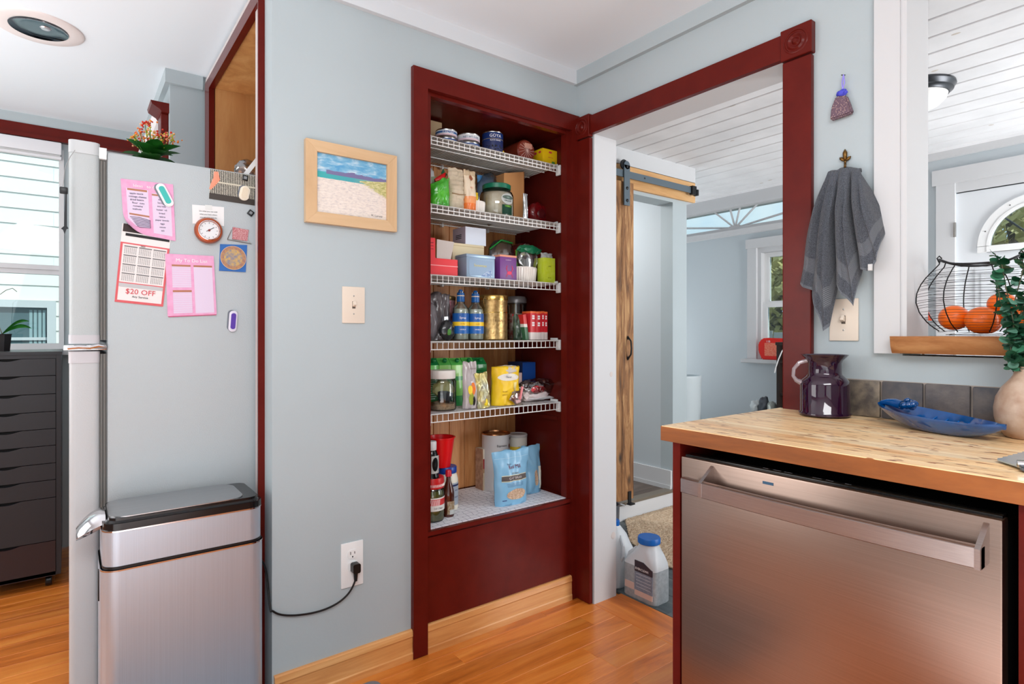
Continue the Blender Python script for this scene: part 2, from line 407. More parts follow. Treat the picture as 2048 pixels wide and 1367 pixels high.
pb = struct('wall_pantry_back', boxes((PX0, PX1, .428, .45, .43, 2.1)), MAROOND)
x = PX0
while x < PX1-.01:
    w = min(.083, PX1-x); obj('plank', box(x+.001, x+w-.001, .418, .428, .441, 2.049, bev=.002, seg=1), PINE, pb, smooth=False); x += .083
# little handle holes / putty on the pantry side
# ---------------------------------------------------------------- doorway casing with corner blocks
def rosette(yc, zc, w, name_parent):
    bm = box(-.026, 0, yc-w/2, yc+w/2, zc-.0475, zc+.0475, bev=.002, seg=1)
    b = obj('corner_block', bm, MAROON, name_parent, smooth=False)
    prof = [(0, .0065), (.006, .006), (.010, .001), (.013, -.0015), (.018, .002), (.022, .004), (.026, .001), (.030, -.002), (.033, .002), (.036, .0015), (.038, 0)]
    s_ = min(1, w/.09)
    r = lathe([(p*s_, q) for p, q in prof], 40)
    r.transform(Matrix.Translation((-.0262, yc, zc)) @ Matrix.Rotation(-math.pi/2, 4, 'Y'))
    obj('rosette', r, MAROON, b)
c0 = -.103
dc = struct('trim_8', boxes((-.02, 0, -.942, -.103, 2.011, 2.088)), MAROON)
obj('side_casing', box(-.02, 0, -.098, -.012, .002, 1.998, bev=.003), MAROON, dc, smooth=False)
obj('side_casing', box(-.02, 0, -1.03, -.942, .002, 1.998, bev=.003), MAROON, dc, smooth=False)
rosette(-.0545, 2.05, .09, dc); rosette(-.986, 2.05, .096, dc)
jb = struct('trim_9', boxes((.0005, bt+.003, -.107, -.103, .0, 2.03), (.0005, bt+.003, -.942, -.940, 0, 2.03), (0, bt+.003, -.942, -.103, 2.012, 2.03)), WHITE)
for z, r in ((.98, .012), (.27, .017)):
    k = ball((0, 0, 0), (r*.8, .0012, r), 2); k.transform(Matrix.Translation((.105 if z > .5 else .118, -.1075, z))); obj('putty_spot', k, M('putty', (205, 196, 192), .6), jb)
# ---------------------------------------------------------------- pass-through opening in the right wall
py0 = -1.263
struct('trim_10', boxes((-.018, 0, py0, -1.2, 1.105, CZ), (-.018, .0, -2.7, py0, 2.12, 2.22)), WHITE, False)
struct('trim_11', boxes((-.012, bt+.012, py0-.014, py0, 1.15, 2.12), (0, bt, -2.7, py0, 2.106, 2.12)), WHITE)
lw = thing('live_edge_ledge', 'thick live edge wooden ledge below the white pass-through opening', 'shelf', (0, -1.25, 1.107))
LEDW = WOOD('live edge wood', [(112, 66, 34), (160, 104, 58), (190, 138, 88)], 1, 5, 9, .5, knots=.5, bmp=.3)
bm = bmesh.new(); N = 60; rings = []
for i in range(N+1):
    yy = -1.25-1.35*i/N; w1 = noise.noise(Vector((yy*4, 0, 1)))*.006; w2 = noise.noise(Vector((yy*5, 3, 1)))*.006
    xf = -.052+w1+(.006 if i == 0 else 0)
    rings.append([bm.verts.new(p) for p in ((xf-.004, yy, 1.152), (.27, yy, 1.152), (.27, yy, 1.107), (xf+.012+w2, yy, 1.107), (xf+.001+w2*.6, yy, 1.125))])
for p, q in zip(rings, rings[1:]):
    for i in range(5): bm.faces.new((p[i], p[(i+1) % 5], q[(i+1) % 5], q[i]))
bm.faces.new(rings[0]); bm.faces.new(rings[-1][::-1])
obj('board', bm, LEDW, lw)
# backsplash: slate tiles one by one
bs = struct('trim_12', boxes((-.003, 0, -2.6, -1.035, .925, 1.03)), M('grout', (172, 160, 150), .9, bmp=(200, .3)))
random.seed(5)
SL = [M('slate %d' % i, c, .5, bmp=(45, 1.0), var=(26, d)) for i, (c, d) in enumerate([((80, 74, 70), (150, 136, 116)), ((84, 80, 82), (112, 104, 100)), ((72, 72, 78), (104, 96, 92)), ((94, 88, 86), (70, 70, 76))])]
yy = -1.115; k = 0
tl = [(-1.038, -1.112)]+[(-1.117-.1008*i, -1.117-.1008*i-.0955) for i in range(14)]
for i, (a, b) in enumerate(tl):
    t_ = box(-.0135, -.003, b, a, .9275, 1.0285+random.uniform(-.001, .001), bev=.0035)
    for v in t_.verts: v.co += Vector((random.uniform(-.0008, .0008), random.uniform(-.0008, .0008), 0))
    obj('tile', t_, SL[0] if i in (0, 1) else SL[1+i % 3], bs)
# ---------------------------------------------------------------- cabinet nook over the fridge: pine lining and maroon casing
nk = struct('wall_nook', boxes((-1.285, -.72, .905, .92, 0, 2.3), (-1.285, -.73, .185, .197, 1.70, 2.3)), PINEL)
struct('wall_nook_back', boxes((-.745, -.73, .2, .92, 0, 2.3)), PINEL)
struct('ceiling_nook', boxes((-1.285, -.72, .2, .92, 2.22, 2.235)), PINEL)
struct('trim_13', boxes((-1.31, -1.288, .083, AX(-1.31, 515).y, 0, 2.30), (-1.31, -1.288, .907, 1.0, 0, 2.262), (-1.31, -1.288, AX(-1.31, 515).y, .907, 2.215, 2.262)), MAROON)
struct('trim_14', boxes((-1.300, -1.288, AX(-1.30, 517).y, AX(-1.30, 511).y, 0, 2.22), (-1.30, -1.27, .1, 1.06, 2.262, 2.30), (-1.29, -1.27, 1.0, 1.06, 0, 2.27)), M('pale pinkish grey edge', (206, 196, 194), .5))
# side window casing in the return wall
pc = struct('window_2', boxes((WX-.012, WX+.1, 1.21, 1.26, .88, 2.16), (WX-.012, WX+.1, 1.94, 1.99, .88, 2.16), (WX-.012, WX+.1, 1.21, 1.99, 2.1, 2.16), (WX-.012, WX+.1, 1.21, 1.99, .86, .92), (WX+.02, WX+.05, 1.26, 1.94, 1.48, 1.52)), WHITE)
obj('pane', box(WX+.03, WX+.034, 1.26, 1.94, .92, 2.1), GLASSM, pc, smooth=False)
ca = obj('side_casing', box(WX-.03, WX, 1.10, 1.205, .75, 2.13, bev=.004), MAROON, pc, smooth=False)
obj('side_casing', box(WX-.03, WX, 1.99, 2.07, .75, 2.13, bev=.004), MAROON, pc, smooth=False)
cap = prism([(WX, 2.13), (WX-.03, 2.13), (WX-.036, 2.14), (WX-.05, 2.148), (WX-.066, 2.158), (WX-.07, 2.172), (WX, 2.172)], 0, 0, 1)
cap = bmesh.new(); prism([(WX, 2.13), (WX-.03, 2.13), (WX-.036, 2.14), (WX-.05, 2.148), (WX-.066, 2.158), (WX-.07, 2.172), (WX, 2.172)], 1, 1.08, 1.225, cap)
obj('cap_moulding', cap, MAROON, pc, smooth=False)
cap = bmesh.new(); prism([(WX, 2.13), (WX-.03, 2.13), (WX-.036, 2.14), (WX-.045, 2.172), (WX, 2.172)], 1, 1.225, 2.08, cap)
obj('head_casing', cap, M('off white casing', (236, 232, 232), .5), pc, smooth=False)
# window_1 in the far wall, behind the drawers
w1 = struct('window_1', boxes((wx0, wx0+.04, 2.10, 2.2, 1.07, 2.15), (wx1-.022, wx1, 2.10, 2.2, 1.07, 2.15), (wx0+.04, wx1-.022, 2.10, 2.2, 2.11, 2.15), (wx0+.04, wx1-.022, 2.10, 2.2, 1.07, 1.105)), WHITE)
obj('sash_rail', boxes((wx0+.04, wx1-.022, 2.12, 2.16, 1.475, 1.5), (wx0+.04, wx1-.022, 2.11, 2.15, 1.5, 1.525)), M('grey white vinyl', (205, 205, 208), .4), w1, smooth=False)
obj('pane', box(wx0+.04, wx1-.022, 2.15, 2.154, 1.52, 2.11), GLASSM, w1, smooth=False)
obj('pane', box(wx0+.04, wx1-.022, 2.135, 2.139, 1.105, 1.475), GLASSM, w1, smooth=False)
obj('blind_headrail', box(wx0+.01, wx1-.01, 2.06, 2.1, 2.112, 2.178, bev=.006), M('white blind metal', (226, 226, 230), .3), w1)
obj('blind_bottom_rail', box(wx0+.01, wx1-.01, 2.065, 2.095, 2.088, 2.104, bev=.005), M('white blind metal', (226, 226, 230), .3), w1)
obj('blind_slat', boxes(*[(wx0+.015, wx1-.015, 2.062, 2.098, 2.104+.0026*i, 2.1052+.0026*i) for i in range(3)]), WPLAST, w1, smooth=False)
struct('trim_15', boxes((-3.3, WX-.0, 2.085, 2.11, 2.205, 2.257), (-3.3, WX, 2.075, 2.11, 2.185, 2.205)), MAROON)
struct('trim_16', boxes((wx0-.1, wx1+.04, 2.03, 2.11, 1.045, 1.07)), WHITE)
# ---------------------------------------------------------------- neighbour house seen through window_1
hs = thing('neighbour_house', 'white clapboard house seen outside through the far left window', 'house', (-2.4, 4.6, -1.0))
SID = M('siding paint', (240, 238, 232), .6, bmp=(30, .1))
for i in range(34):
    z = -.9+.13*i
    if .80 < z < 1.34:
        xr = AY(4.6, 112).x
        segs = [(-7, xr-1.0), (xr, .6)]
    else: segs = [(-7, -2.9+.5*(i % 3)), (-2.9+.5*(i % 3), .6)]
    for a, b in segs:
        obj('siding_board', prism([(4.6, z), (4.575, z+.002), (4.588, z+.132), (4.6, z+.132)], 0, a+.001, b-.001), SID, hs, smooth=False)
xr = AY(4.6, 112).x
nw = obj('window', boxes((xr-1.0, xr-.94, 4.55, 4.62, .79, 1.44), (xr-.06, xr, 4.55, 4.62, .79, 1.44), (xr-.94, xr-.06, 4.55, 4.62, 1.38, 1.44), (xr-.94, xr-.06, 4.55, 4.62, .79, .85), (xr-.94, xr-.06, 4.58, 4.6, 1.1, 1.125)), WHITE, hs, smooth=False)
obj('pane', box(xr-.94, xr-.06, 4.6, 4.61, .85, 1.38), M('dim teal pane', (84, 106, 112), .3), nw, smooth=False)
obj('curtain', boxes(*[(xr-.16+.03*i-.02, xr-.16+.03*i, 4.594, 4.599, .86, 1.36) for i in range(4)]), M('sheer curtain', (150, 174, 178), .8), nw, smooth=False)
struct('ground_outside', boxes((-9, 12, 2.4, 16, -1.1, -1.0), (3.2, 14, -12, 2.4, -1.1, -1.0)), M('yard ground', (120, 118, 100), .9, var=(1, (150, 148, 140))))

# ================================================================ SETTING: mudroom beyond the doorway
MC = 2.3; MX = 2.59
struct('floor_mudroom', boxes((.175, MX+.15, -3.3, 2.4, -.12, -.012)), M('slate vinyl seam', (48, 54, 58), .7))
fm = bpy.data.objects['floor_mudroom']
VIN = WOOD('slate vinyl', [(58, 66, 70), (84, 94, 98), (112, 118, 116)], 1, 6, 8, .55, bmp=.15)
for i in range(9):
    for j, (a, b) in enumerate(((-1.6, -.9), (-.9, -.35), (-.35, .1), (.1, .575))):
        o_ = .12*(i % 2)
        plank(.176+.15*i, .176+.15*i+.149, max(-1.6, a-o_), min(.575, b-o_ if j < 3 else b), VIN, fm)
cm = struct('ceiling_mudroom', boxes((bt, MX+.1, -3.3, 2.4, MC+.014, MC+.1)), M('groove grey', (96, 96, 98), .8))
CB = M('painted ceiling board', (240, 240, 242), .5, bmp=(40, .12), var=(5, (228, 228, 230)))
xs_ = [bt, .395, .55, .705, .857, 1.01, 1.153, 1.30, 1.443, 1.585, 1.74, 1.891, 2.06, 2.21, 2.36, 2.50, MX]
for a, b in zip(xs_, xs_[1:]):
    obj('plank', box(a+.005, b-.005, -3.2, 2.3, MC, MC+.012, bev=.003, seg=1), CB, cm, smooth=False)
KN = M('knot stain', (206, 198, 188), .6)
random.seed(11)
kb = bmesh.new()
for i in range(26):
    xx = random.uniform(.5, 2.4); yy = random.uniform(-2.2, .5); ball((xx, yy, MC+.0004), (.004+random.random()*.005, .008+random.random()*.014, .0012), 2, bm=kb)
k = obj('knots', kb, KN, cm); k['kind'] = 'stuff'
# far wall with sash window, transom and door
ty0, ty1 = -.30, 1.50
dy0, dy1 = -.674, -1.47
sy1, sy0 = .633, -.10
struct('wall_mudroom_far', boxes((MX, MX+.12, sy1, 2.4, 0, 2.0), (MX, MX+.12, -.674, sy0, 0, 2.0), (MX, MX+.12, sy0, sy1, 0, .915), (MX, MX+.12, sy0, sy1, 1.84, 2.0),
       (MX, MX+.12, ty1, 2.4, 2.0, MC), (MX, MX+.12, -1.47, ty0, 2.03, MC), (MX, MX+.12, ty0, ty1, 2.225, MC), (MX, MX+.12, -3.3, -1.47, 0, MC), (MX, MX+.12, -.674, ty0, 2.0, 2.03)), BLUE2)
struct('wall_mudroom_end', boxes((bt, MX+.12, 2.3, 2.4, 0, MC), (bt, MX+.12, -3.4, -3.3, 0, MC)), BLUE2)
struct('trim_17', boxes((MX-.02, MX, -3.3, -.30, 2.255, MC), (MX-.03, MX, ty0, ty1+.05, 1.965, 2.012), (MX-.02, MX, ty0, ty1+.05, 2.2, MC)), WHITE)
w3 = struct('window_3', boxes((MX+.001, MX+.1, ty0+.03, ty1-.03, 2.001, 2.04), (MX+.001, MX+.1, ty0+.03, ty1-.03, 2.195, 2.224), (MX+.001, MX+.1, ty1-.03, ty1-.001, 2.001, 2.224), (MX+.001, MX+.1, ty0+.001, ty0+.03, 2.001, 2.224)), WHITE)
cy = AX(MX, 1466, 436).y
for a in (8, 40, 75, 105, 140, 172):
    ex, ez = math.cos(math.radians(a)), math.sin(math.radians(a)); ln = min(.7, .175/max(ez, .01))
    obj('muntin', tube([(MX+.03, cy, 2.035), (MX+.03, cy+ex*ln, 2.035+ez*ln)], .008, 6), WHITE, w3)
obj('hub', lathe([(0, -.012), (.035, -.012), (.035, .012), (0, .012)], 20).__class__ and box(MX+.015, MX+.045, cy-.05, cy+.05, 2.03, 2.055, bev=.006), WHITE, w3)
obj('pane', box(MX+.05, MX+.054, ty0+.03, ty1-.03, 2.04, 2.195), GLASSM, w3, smooth=False)
# sash window
w4 = struct('window_4', boxes((MX, MX+.09, sy1-.03, sy1, .915, 1.84), (MX, MX+.09, sy0, sy0+.03, .915, 1.84), (MX, MX+.09, sy0+.03, sy1-.03, 1.80, 1.84), (MX, MX+.09, sy0+.03, sy1-.03, .915, .94)), WHITE)
obj('casing', boxes((MX-.02, MX, sy1, sy1+.078, .955, 1.84), (MX-.02, MX, sy0-.078, sy0, .955, 1.84)), WHITE, w4, smooth=False)
obj('head_casing', box(MX-.024, MX, sy0-.09, sy1+.09, 1.84, 1.915), WHITE, w4, smooth=False)
obj('window_sill', box(MX-.08, MX+.02, sy0-.1, sy1+.1, .925, .955, bev=.004), WHITE, w4, smooth=False)
for z0, z1, xo in ((1.38, 1.80, .05), (.94, 1.40, .02)):
    s_ = obj('sash', boxes((MX+xo, MX+xo+.03, sy1-.07, sy1-.03, z0, z1), (MX+xo, MX+xo+.03, sy0+.03, sy0+.07, z0, z1), (MX+xo, MX+xo+.03, sy0+.07, sy1-.07, z0, z0+.035), (MX+xo, MX+xo+.03, sy0+.07, sy1-.07, z1-.035, z1)), WPLAST, w4, smooth=False)
    obj('pane', box(MX+xo+.012, MX+xo+.016, sy0+.07, sy1-.07, z0+.035, z1-.035), GLASSM, s_, smooth=False)
# entry door with fan light
d1 = struct('door_1', boxes((MX-.02, MX, -.674, -.575, 0, 2.09), (MX-.02, MX, -1.57, -1.47, 0, 2.09), (MX-.024, MX, -1.59, -.555, 2.09, 2.185), (MX-.012, MX+.02, -1.47, -.674, 2.03, 2.09)), WHITE)
DG = M('door white', (222, 226, 230), .45)
fc, fr = -1.068, .245
bm = bmesh.new()   # slab with half-round hole
ANG = sorted([math.pi*i/24 for i in range(25)]+[math.atan2(.345, .396), math.pi-math.atan2(.345, .396)])
def arc(r, n=24): return [(fc+r*math.cos(a), 1.68+r*math.sin(a)) for a in ANG]
A_ = arc(fr)
for xx, fl in ((MX+.005, 0), (MX+.045, 1)):
    V = lambda y_, z_: bm.verts.new((xx, y_, z_))
    inn = [V(*p) for p in A_]
    out = []
    for p in A_:
        a = math.atan2(p[1]-1.68, p[0]-fc); c_, s2 = math.cos(a), math.sin(a)
        k_ = min((.396/abs(c_)) if abs(c_) > 1e-6 else 9, (.345/s2) if s2 > 1e-6 else 9); out.append(V(fc+c_*k_, 1.68+s2*k_))
    for i in range(len(inn)-1): bm.faces.new((inn[i], inn[i+1], out[i+1], out[i]))
    a, b, c, d = V(-1.47, 0.01), V(-.676, .01), out[0], out[-1]
    bm.faces.new((a, b, c, inn[0], inn[-1], d))
sl = obj('door_slab', bm, DG, d1, smooth=False)
ri = lambda r0, r1, x0, x1: None
def arch_ring(r0, r1, x0, x1):
    b2 = bmesh.new(); a0, a1 = arc(r0), arc(r1); R = []
    for i in range(len(a0)): R.append([b2.verts.new((x, *p)) for x, p in ((x0, a0[i]), (x0, a1[i]), (x1, a1[i]), (x1, a0[i]))])
    for p, q in zip(R, R[1:]):
        for i in range(4): b2.faces.new((p[i], p[(i+1) % 4], q[(i+1) % 4], q[i]))
    B_(b2, x0, x1, fc-r1, fc+r1, 1.68-.035, 1.68+.002); return b2
obj('fanlight_trim', arch_ring(.235, .285, MX-.012, MX+.006), WPLAST, d1)
obj('fanlight_inner_trim', arch_ring(.228, .24, MX-.016, MX+.03), WPLAST, d1)
obj('pane', prism(arc(.24), 0, MX+.02, MX+.024), GLASSM, d1, smooth=False)
for a in (45, 90, 135):
    obj('muntin', tube([(MX+.028, fc, 1.68), (MX+.028, fc+.235*math.cos(math.radians(a)), 1.68+.235*math.sin(math.radians(a)))], .006, 6), M('grey caming', (120, 122, 126), .4, .6), d1)
for yy in (-.79, -.90, -1.0, -1.15, -1.3, -1.36): pass
for a in (20, 60, 100, 140, 165):
    obj('screw', ball((MX-.0125, fc+.262*math.cos(math.radians(a)), 1.68+.262*math.sin(math.radians(a))), .004, 1), BLACK, d1)
for z in (1.80, 1.0, .2): obj('hinge', box(MX-.028, MX-.012, -.680, -.668, z-.045, z+.045, bev=.002), NICKEL, d1)
for y0_, y1_ in ((-1.01, -.77), (-1.38, -1.13)):
    for z0_, z1_ in ((.25, .85), (1.0, 1.55)):
        obj('raised_panel', boxes((MX-.002, MX+.006, y0_, y1_, z0_, z1_), (MX-.007, MX, y0_+.03, y1_-.03, z0_+.03, z1_-.03)), DG, d1, smooth=False)
# barn-door wall, closet beyond, raised threshold
by = .58; bth = .13
hz1 = AY(.56, 1382, 362.6).z; hz0 = AY(.56, 1382, 393).z
struct('wall_barn', boxes((bt, .62, by, by+bth, 0, MC), (.62, 1.44, by, by+bth, 2.04, MC), (1.44, 1.592, by, by+.1, 0, MC)), BLUE)
struct('wall_closet', boxes((1.44, 1.592, by+.1, 2.3, 0, MC), (bt, 1.44, 1.9, 2.0, 0, MC)), BLUE2)
struct('floor_closet', boxes((bt, 1.44, by+.02, 1.9, 0, .108)), WOOD('dark closet floor', [(52, 44, 40), (82, 70, 62), (104, 92, 84)], 0, 6, 8, .5, bmp=.1))
struct('baseboard_closet', boxes((1.425, 1.44, by+.005, 1.9, .108, .235), (1.42, 1.4249, by+.006, 1.9, .108, .135)), WHITE)
struct('baseboard_barn', boxes((bt, 1.44, by-.012, by+.02, 0, .095), (1.44, 1.60, by-.012, by, 0, .12)), WHITE)
struct('trim_18', boxes((bt, 1.438, by-.016, by+.05, .095, .112)), M('pewter threshold', (128, 120, 108), .45, .4))
struct('trim_19', boxes((bt, 1.66, by-.022, by, 2.196, MC)), WHITE)
# ================================================================ LEFT: refrigerator and what is on it
FY = .19
FRS = M('fridge side enamel', (178, 185, 188), .38, bmp=(260, .45))
FRD = M('fridge door enamel', (192, 194, 196), .3, bmp=(260, .25))
fr = thing('refrigerator', 'tall pale grey top freezer refrigerator with papers on its pebbled side', 'refrigerator', (-1.35, .54, 0))
obj('body', box(-1.70, -.80, FY, .89, .02, 1.69, bev=.012), FRS, fr)
def fdoor(nm, z0, z1, mt=None):
    bm = prism(rrect(-1.787, -1.716, FY-.004, .894, .016), 2, z0, z1)
    return obj(nm, bm, mt or FRD, fr)
d_ = fdoor('freezer_door', 1.135, 1.705, M('freezer door enamel', (180, 186, 187), .35, bmp=(260, .4)))
obj('end_cap', prism(rrect(-1.7885, -1.7155, FY-.006, .896, .016), 2, 1.672, 1.708), M('fridge cap', (190, 194, 196), .35), d_)
obj('end_cap', prism(rrect(-1.7885, -1.7155, FY-.006, .896, .016), 2, 1.13, 1.155), M('fridge cap lower', (196, 194, 198), .35), d_)
d2 = fdoor('fridge_door', .04, 1.105)
obj('end_cap', prism(rrect(-1.7885, -1.7155, FY-.006, .896, .016), 2, 1.075, 1.108), M('fridge cap lower', (196, 194, 198), .35), d2)
obj('gasket', boxes((-1.716, -1.700, FY+.012, .88, .05, 1.10), (-1.716, -1.700, FY+.012, .88, 1.14, 1.68), (-1.7135, -1.711, FY+.004, .88, .05, 1.1), (-1.7135, -1.711, FY+.004, .88, 1.14, 1.66),
    (-1.706, -1.7035, FY+.004, .88, .05, 1.1), (-1.706, -1.7035, FY+.004, .88, 1.14, 1.66)), M('grey gasket', (120, 118, 114), .6), fr, smooth=False)
obj('top_hinge', boxes((-1.718, -1.700, FY-.002, FY+.1, 1.665, 1.697)), WPLAST, fr)
hb = bmesh.new()
tube([(-1.79, FY-.008, 1.118), (-1.765, FY-.012, 1.121), (-1.74, FY-.010, 1.119), (-1.72, FY-.008, 1.124), (-1.702, FY-.006, 1.120)], .006, 8, hb)
B_(hb, -1.80, -1.70, FY-.012, FY+.05, 1.112, 1.126, .003)
obj('middle_hinge', hb, CHROME, fr)
PY = FY-.0005
class Quad:
    def __init__(s, tl, tr, br, bl, y=PY):
        s.c = [AY(y, *p) for p in (tl, tr, br, bl)]; s.y = y
    def p(s, u, v, off=0):
        tl, tr, br, bl = s.c; a = tl.lerp(tr, u); b = bl.lerp(br, u); q = a.lerp(b, v); return Vector((q.x, s.y-off, q.z))
    def X(s): return s.c[1]-s.c[0]
    def Y(s): return s.c[0]-s.c[3]
    def patch(s, u0, v0, u1, v1, off, bm=None, th=.0003):
        bm = bm or bmesh.new()
        a = [s.p(u0, v0, off), s.p(u1, v0, off), s.p(u1, v1, off), s.p(u0, v1, off)]
        f = [bm.verts.new(q) for q in a]; k = [bm.verts.new((q.x, q.y+th, q.z)) for q in a]
        bm.faces.new(f); bm.faces.new(k[::-1])
        for i in range(4): bm.faces.new((f[i], k[i], k[(i+1) % 4], f[(i+1) % 4]))
        return bm
def paper(name, label, cat, q, mat, y0=0, curl=None, n=14, off=.0006, lift=.0, **kw):
    t = thing(name, label, cat, q.p(.5, 1)); t.location.y = q.y
    INV[t.name] = Matrix.Translation(-Vector(t.location))
    bm = bmesh.new(); G = []
    for back in (0, 1):
        R = []
        for j in range(n+1):
            row = []
            for i in range(n+1):
                u, v = i/n, j/n; o = off+lift
                if curl: # lift the lower-left corner and roll it back
                    dd = max(0, (1-u)*.9+v*1.1-curl[0]); o += dd*dd*curl[1]
                    q_ = q.p(u+dd*dd*.55, v-dd*dd*.55, o)
                else: q_ = q.p(u, v, o)
                row.append(bm.verts.new((q_.x, q_.y+back*.0004, q_.z)))
            R.append(row)
        G.append(R)
    for R, fl in ((G[0], 0), (G[1], 1)):
        for j in range(n):
            for i in range(n):
                f = (R[j][i], R[j][i+1], R[j+1][i+1], R[j+1][i]); bm.faces.new(f[::-1] if fl else f)
    for j in range(n):
        bm.faces.new((G[0][j][0], G[0][j+1][0], G[1][j+1][0], G[1][j][0])); bm.faces.new((G[0][j][n], G[1][j][n], G[1][j+1][n], G[0][j+1][n]))
        bm.faces.new((G[0][0][j], G[1][0][j], G[1][0][j+1], G[0][0][j+1])); bm.faces.new((G[0][n][j], G[0][n][j+1], G[1][n][j+1], G[1][n][j]))
    obj('sheet', bm, mat, t); return t
PINK = M('pink paper', (226, 158, 196), .7, var=(60, (232, 172, 206)))
LILAC = M('pale lilac paper', (222, 204, 226), .7)
INK = M('blue black ink', (40, 42, 78), .7); INKB = M('black print', (36, 34, 36), .7)
GOLDP = M('brown gold print', (176, 118, 88), .6); REDP = M('red print', (206, 52, 66), .6); WP = M('white print', (244, 240, 240), .6)
# calendar
qc = Quad((243, 447), (347, 490), (326, 613), (229, 603))
qc = Quad((245, 446), (343, 462), (326, 613), (229, 603))
cal = paper('calendar_sheet', 'red bordered year calendar sheet with $20 OFF offer on fridge side', 'calendar', qc, M('calendar paper', (232, 226, 224), .6), off=.0008)
obj('header_print', qc.patch(.02, .0, .98, .10, .0016), M('dark header', (46, 32, 30), .6), cal, smooth=False)
obj('header_print', qc.patch(.08, .115, .98, .15, .0016), INKB, cal, smooth=False)
bm = bmesh.new()
for a in ((0, .235, 1, .252), (0, .97, 1, 1), (0, .2525, .045, .9695), (.955, .2525, 1, .9695), (.0455, .74, .9545, .752)): qc.patch(*a, .0016, bm)
obj('border', bm, M('calendar red', (214, 92, 98), .6), cal, smooth=False)
obj('grey_band', qc.patch(.045, .752, .955, .80, .0016), M('grey print', (190, 190, 192), .6), cal, smooth=False)
GP = M('grey ink', (120, 118, 118), .7)
for r in range(4):
    for c in range(3):
        bm = bmesh.new(); u0 = .08+c*.295; v0 = .275+r*.115
        qc.patch(u0, v0, u0+.265, v0+.014, .0016, bm)
        for k in range(5):
            for d_i in range(7): qc.patch(u0+.006+d_i*.037, v0+.026+k*.016, u0+.026+d_i*.037, v0+.033+k*.016, .0016, bm)
        obj('month', bm, GP, cal, smooth=False)
text(cal, '$20 OFF', .0215, qc.p(.5, .85, .002), qc.X(), qc.Y(), REDP, ext=.0002)
text(cal, 'Any Service', .0085, qc.p(.5, .912, .002), qc.X(), qc.Y(), INKB, ext=.0002)
text(cal, '2024', .006, qc.p(.45, .262, .002), qc.X(), qc.Y(), INKB, ext=.0002)
# pink handwritten list
q1 = Quad((241, 357), (346, 369), (351, 482), (248, 462))
def curlq(q, mat): pass
ls = paper('shopping_list', 'pink note sheet of blue handwriting with a curled lower corner', 'paper', q1, PINK, off=.002, curl=(1.55, .09))
for a in ((.09, .16, .5, .86), (.57, .2, .94, .93)): obj('lined_area', q1.patch(*a, .0028), LILAC, ls, smooth=False)
for a in ((.11, .165, .48, .2), (.57, .215, .94, .245), (.12, .63, .5, .66)): obj('heading_bar', q1.patch(*a, .0032), GOLDP, ls, smooth=False)
text(ls, 'Ideas   to do', .012, q1.p(.45, .1, .0034), q1.X(), q1.Y(), WP, ext=.0002)
random.seed(21)
for i, w in enumerate(('apple sauce', 'cottage cheese', 'dried beans', 'flour  oats', 'romaine', 'walnuts')):
    text(ls, w, .0075, q1.p(.29+random.uniform(-.02, .02), .25+i*.058, .0034), q1.X()+Vector((0, 0, random.uniform(-.004, .004))), q1.Y(), INK, name='handwriting', ext=.0002)
for i, w in enumerate(('spices', 'lemons', 'soy milk', 'butter  x2', 'bread', 'raisins', 'paper towels', 'eggs', 'cocoa', 'salt')):
    text(ls, w, .0068, q1.p(.75, .3+i*.062, .0034), q1.X(), q1.Y(), INK, name='handwriting', ext=.0002)
bm = bmesh.new()
for k in range(7): tube([q1.p(.13+.02*k, .70+.025*k, .0036), q1.p(.3, .69+.03*k, .004), q1.p(.52, .715+.022*k, .0036)], .0008, 4, bm)
obj('crossed_out_lines', bm, INK, ls)
# my to do list
q2 = Quad((330, 507), (427, 512), (433, 628), (335, 632))
td = paper('notepad', 'pink pad headed My To Do List hanging low on fridge side', 'notepad', q2, PINK, off=.004)
obj('pad_pages', q2.patch(.015, .02, .99, 1.015, .0035, None, .0034), M('pad edge', (200, 92, 130), .7), td, smooth=False)
text(td, 'My To Do List', .0148, q2.p(.53, .1, .005), q2.X(), q2.Y(), WP, ext=.0002)
for a in ((.12, .2, .50, .54), (.12, .62, .5, .96), (.56, .2, .95, .97)): obj('writing_area', q2.patch(*a, .0048), LILAC, td, smooth=False)
for a in ((.12, .17, .50, .2), (.12, .585, .5, .615), (.56, .17, .95, .2)): obj('heading_bar', q2.patch(*a, .005), GOLDP, td, smooth=False)
bm = bmesh.new()
for v0 in (.22, .64):
    for k in range(9): q2.patch(.12, v0+k*.036, .5, v0+.0035+k*.036, .0052, bm)
obj('ruled_lines', bm, PINK, td, smooth=False)
# photograph
q3 = Quad((421, 338), (511, 352), (509, 411), (418, 397))
m, t_, b = newmat('photo print'); v_ = coords(t_, (1, 1, 1))
wv = t_.nodes.new('ShaderNodeTexWave'); wv.inputs['Scale'].default_value = 60; wv.inputs['Distortion'].default_value = 3; wv.inputs['Detail'].default_value = 3; wv.inputs['Detail Scale'].default_value = 12
t_.links.new(v_, wv.inputs['Vector']); t_.links.new(ramp(t_, wv.outputs['Fac'], [(.3, (38, 36, 32)), (.55, (120, 114, 100)), (.8, (206, 200, 184))]), b.inputs['Base Color']); b.inputs['Roughness'].default_value = .3
ph = paper('photo_print', 'dark grey photograph print magnetted to top of fridge side', 'photo', q3, m, off=.001)
obj('pale_stripe', q3.patch(.12, .38, 1, .43, .0018), M('pale print', (208, 200, 180), .4), ph, smooth=False)
obj('dark_edge', q3.patch(0, .8, 1, 1, .0017), M('dark print', (58, 50, 44), .4), ph, smooth=False)
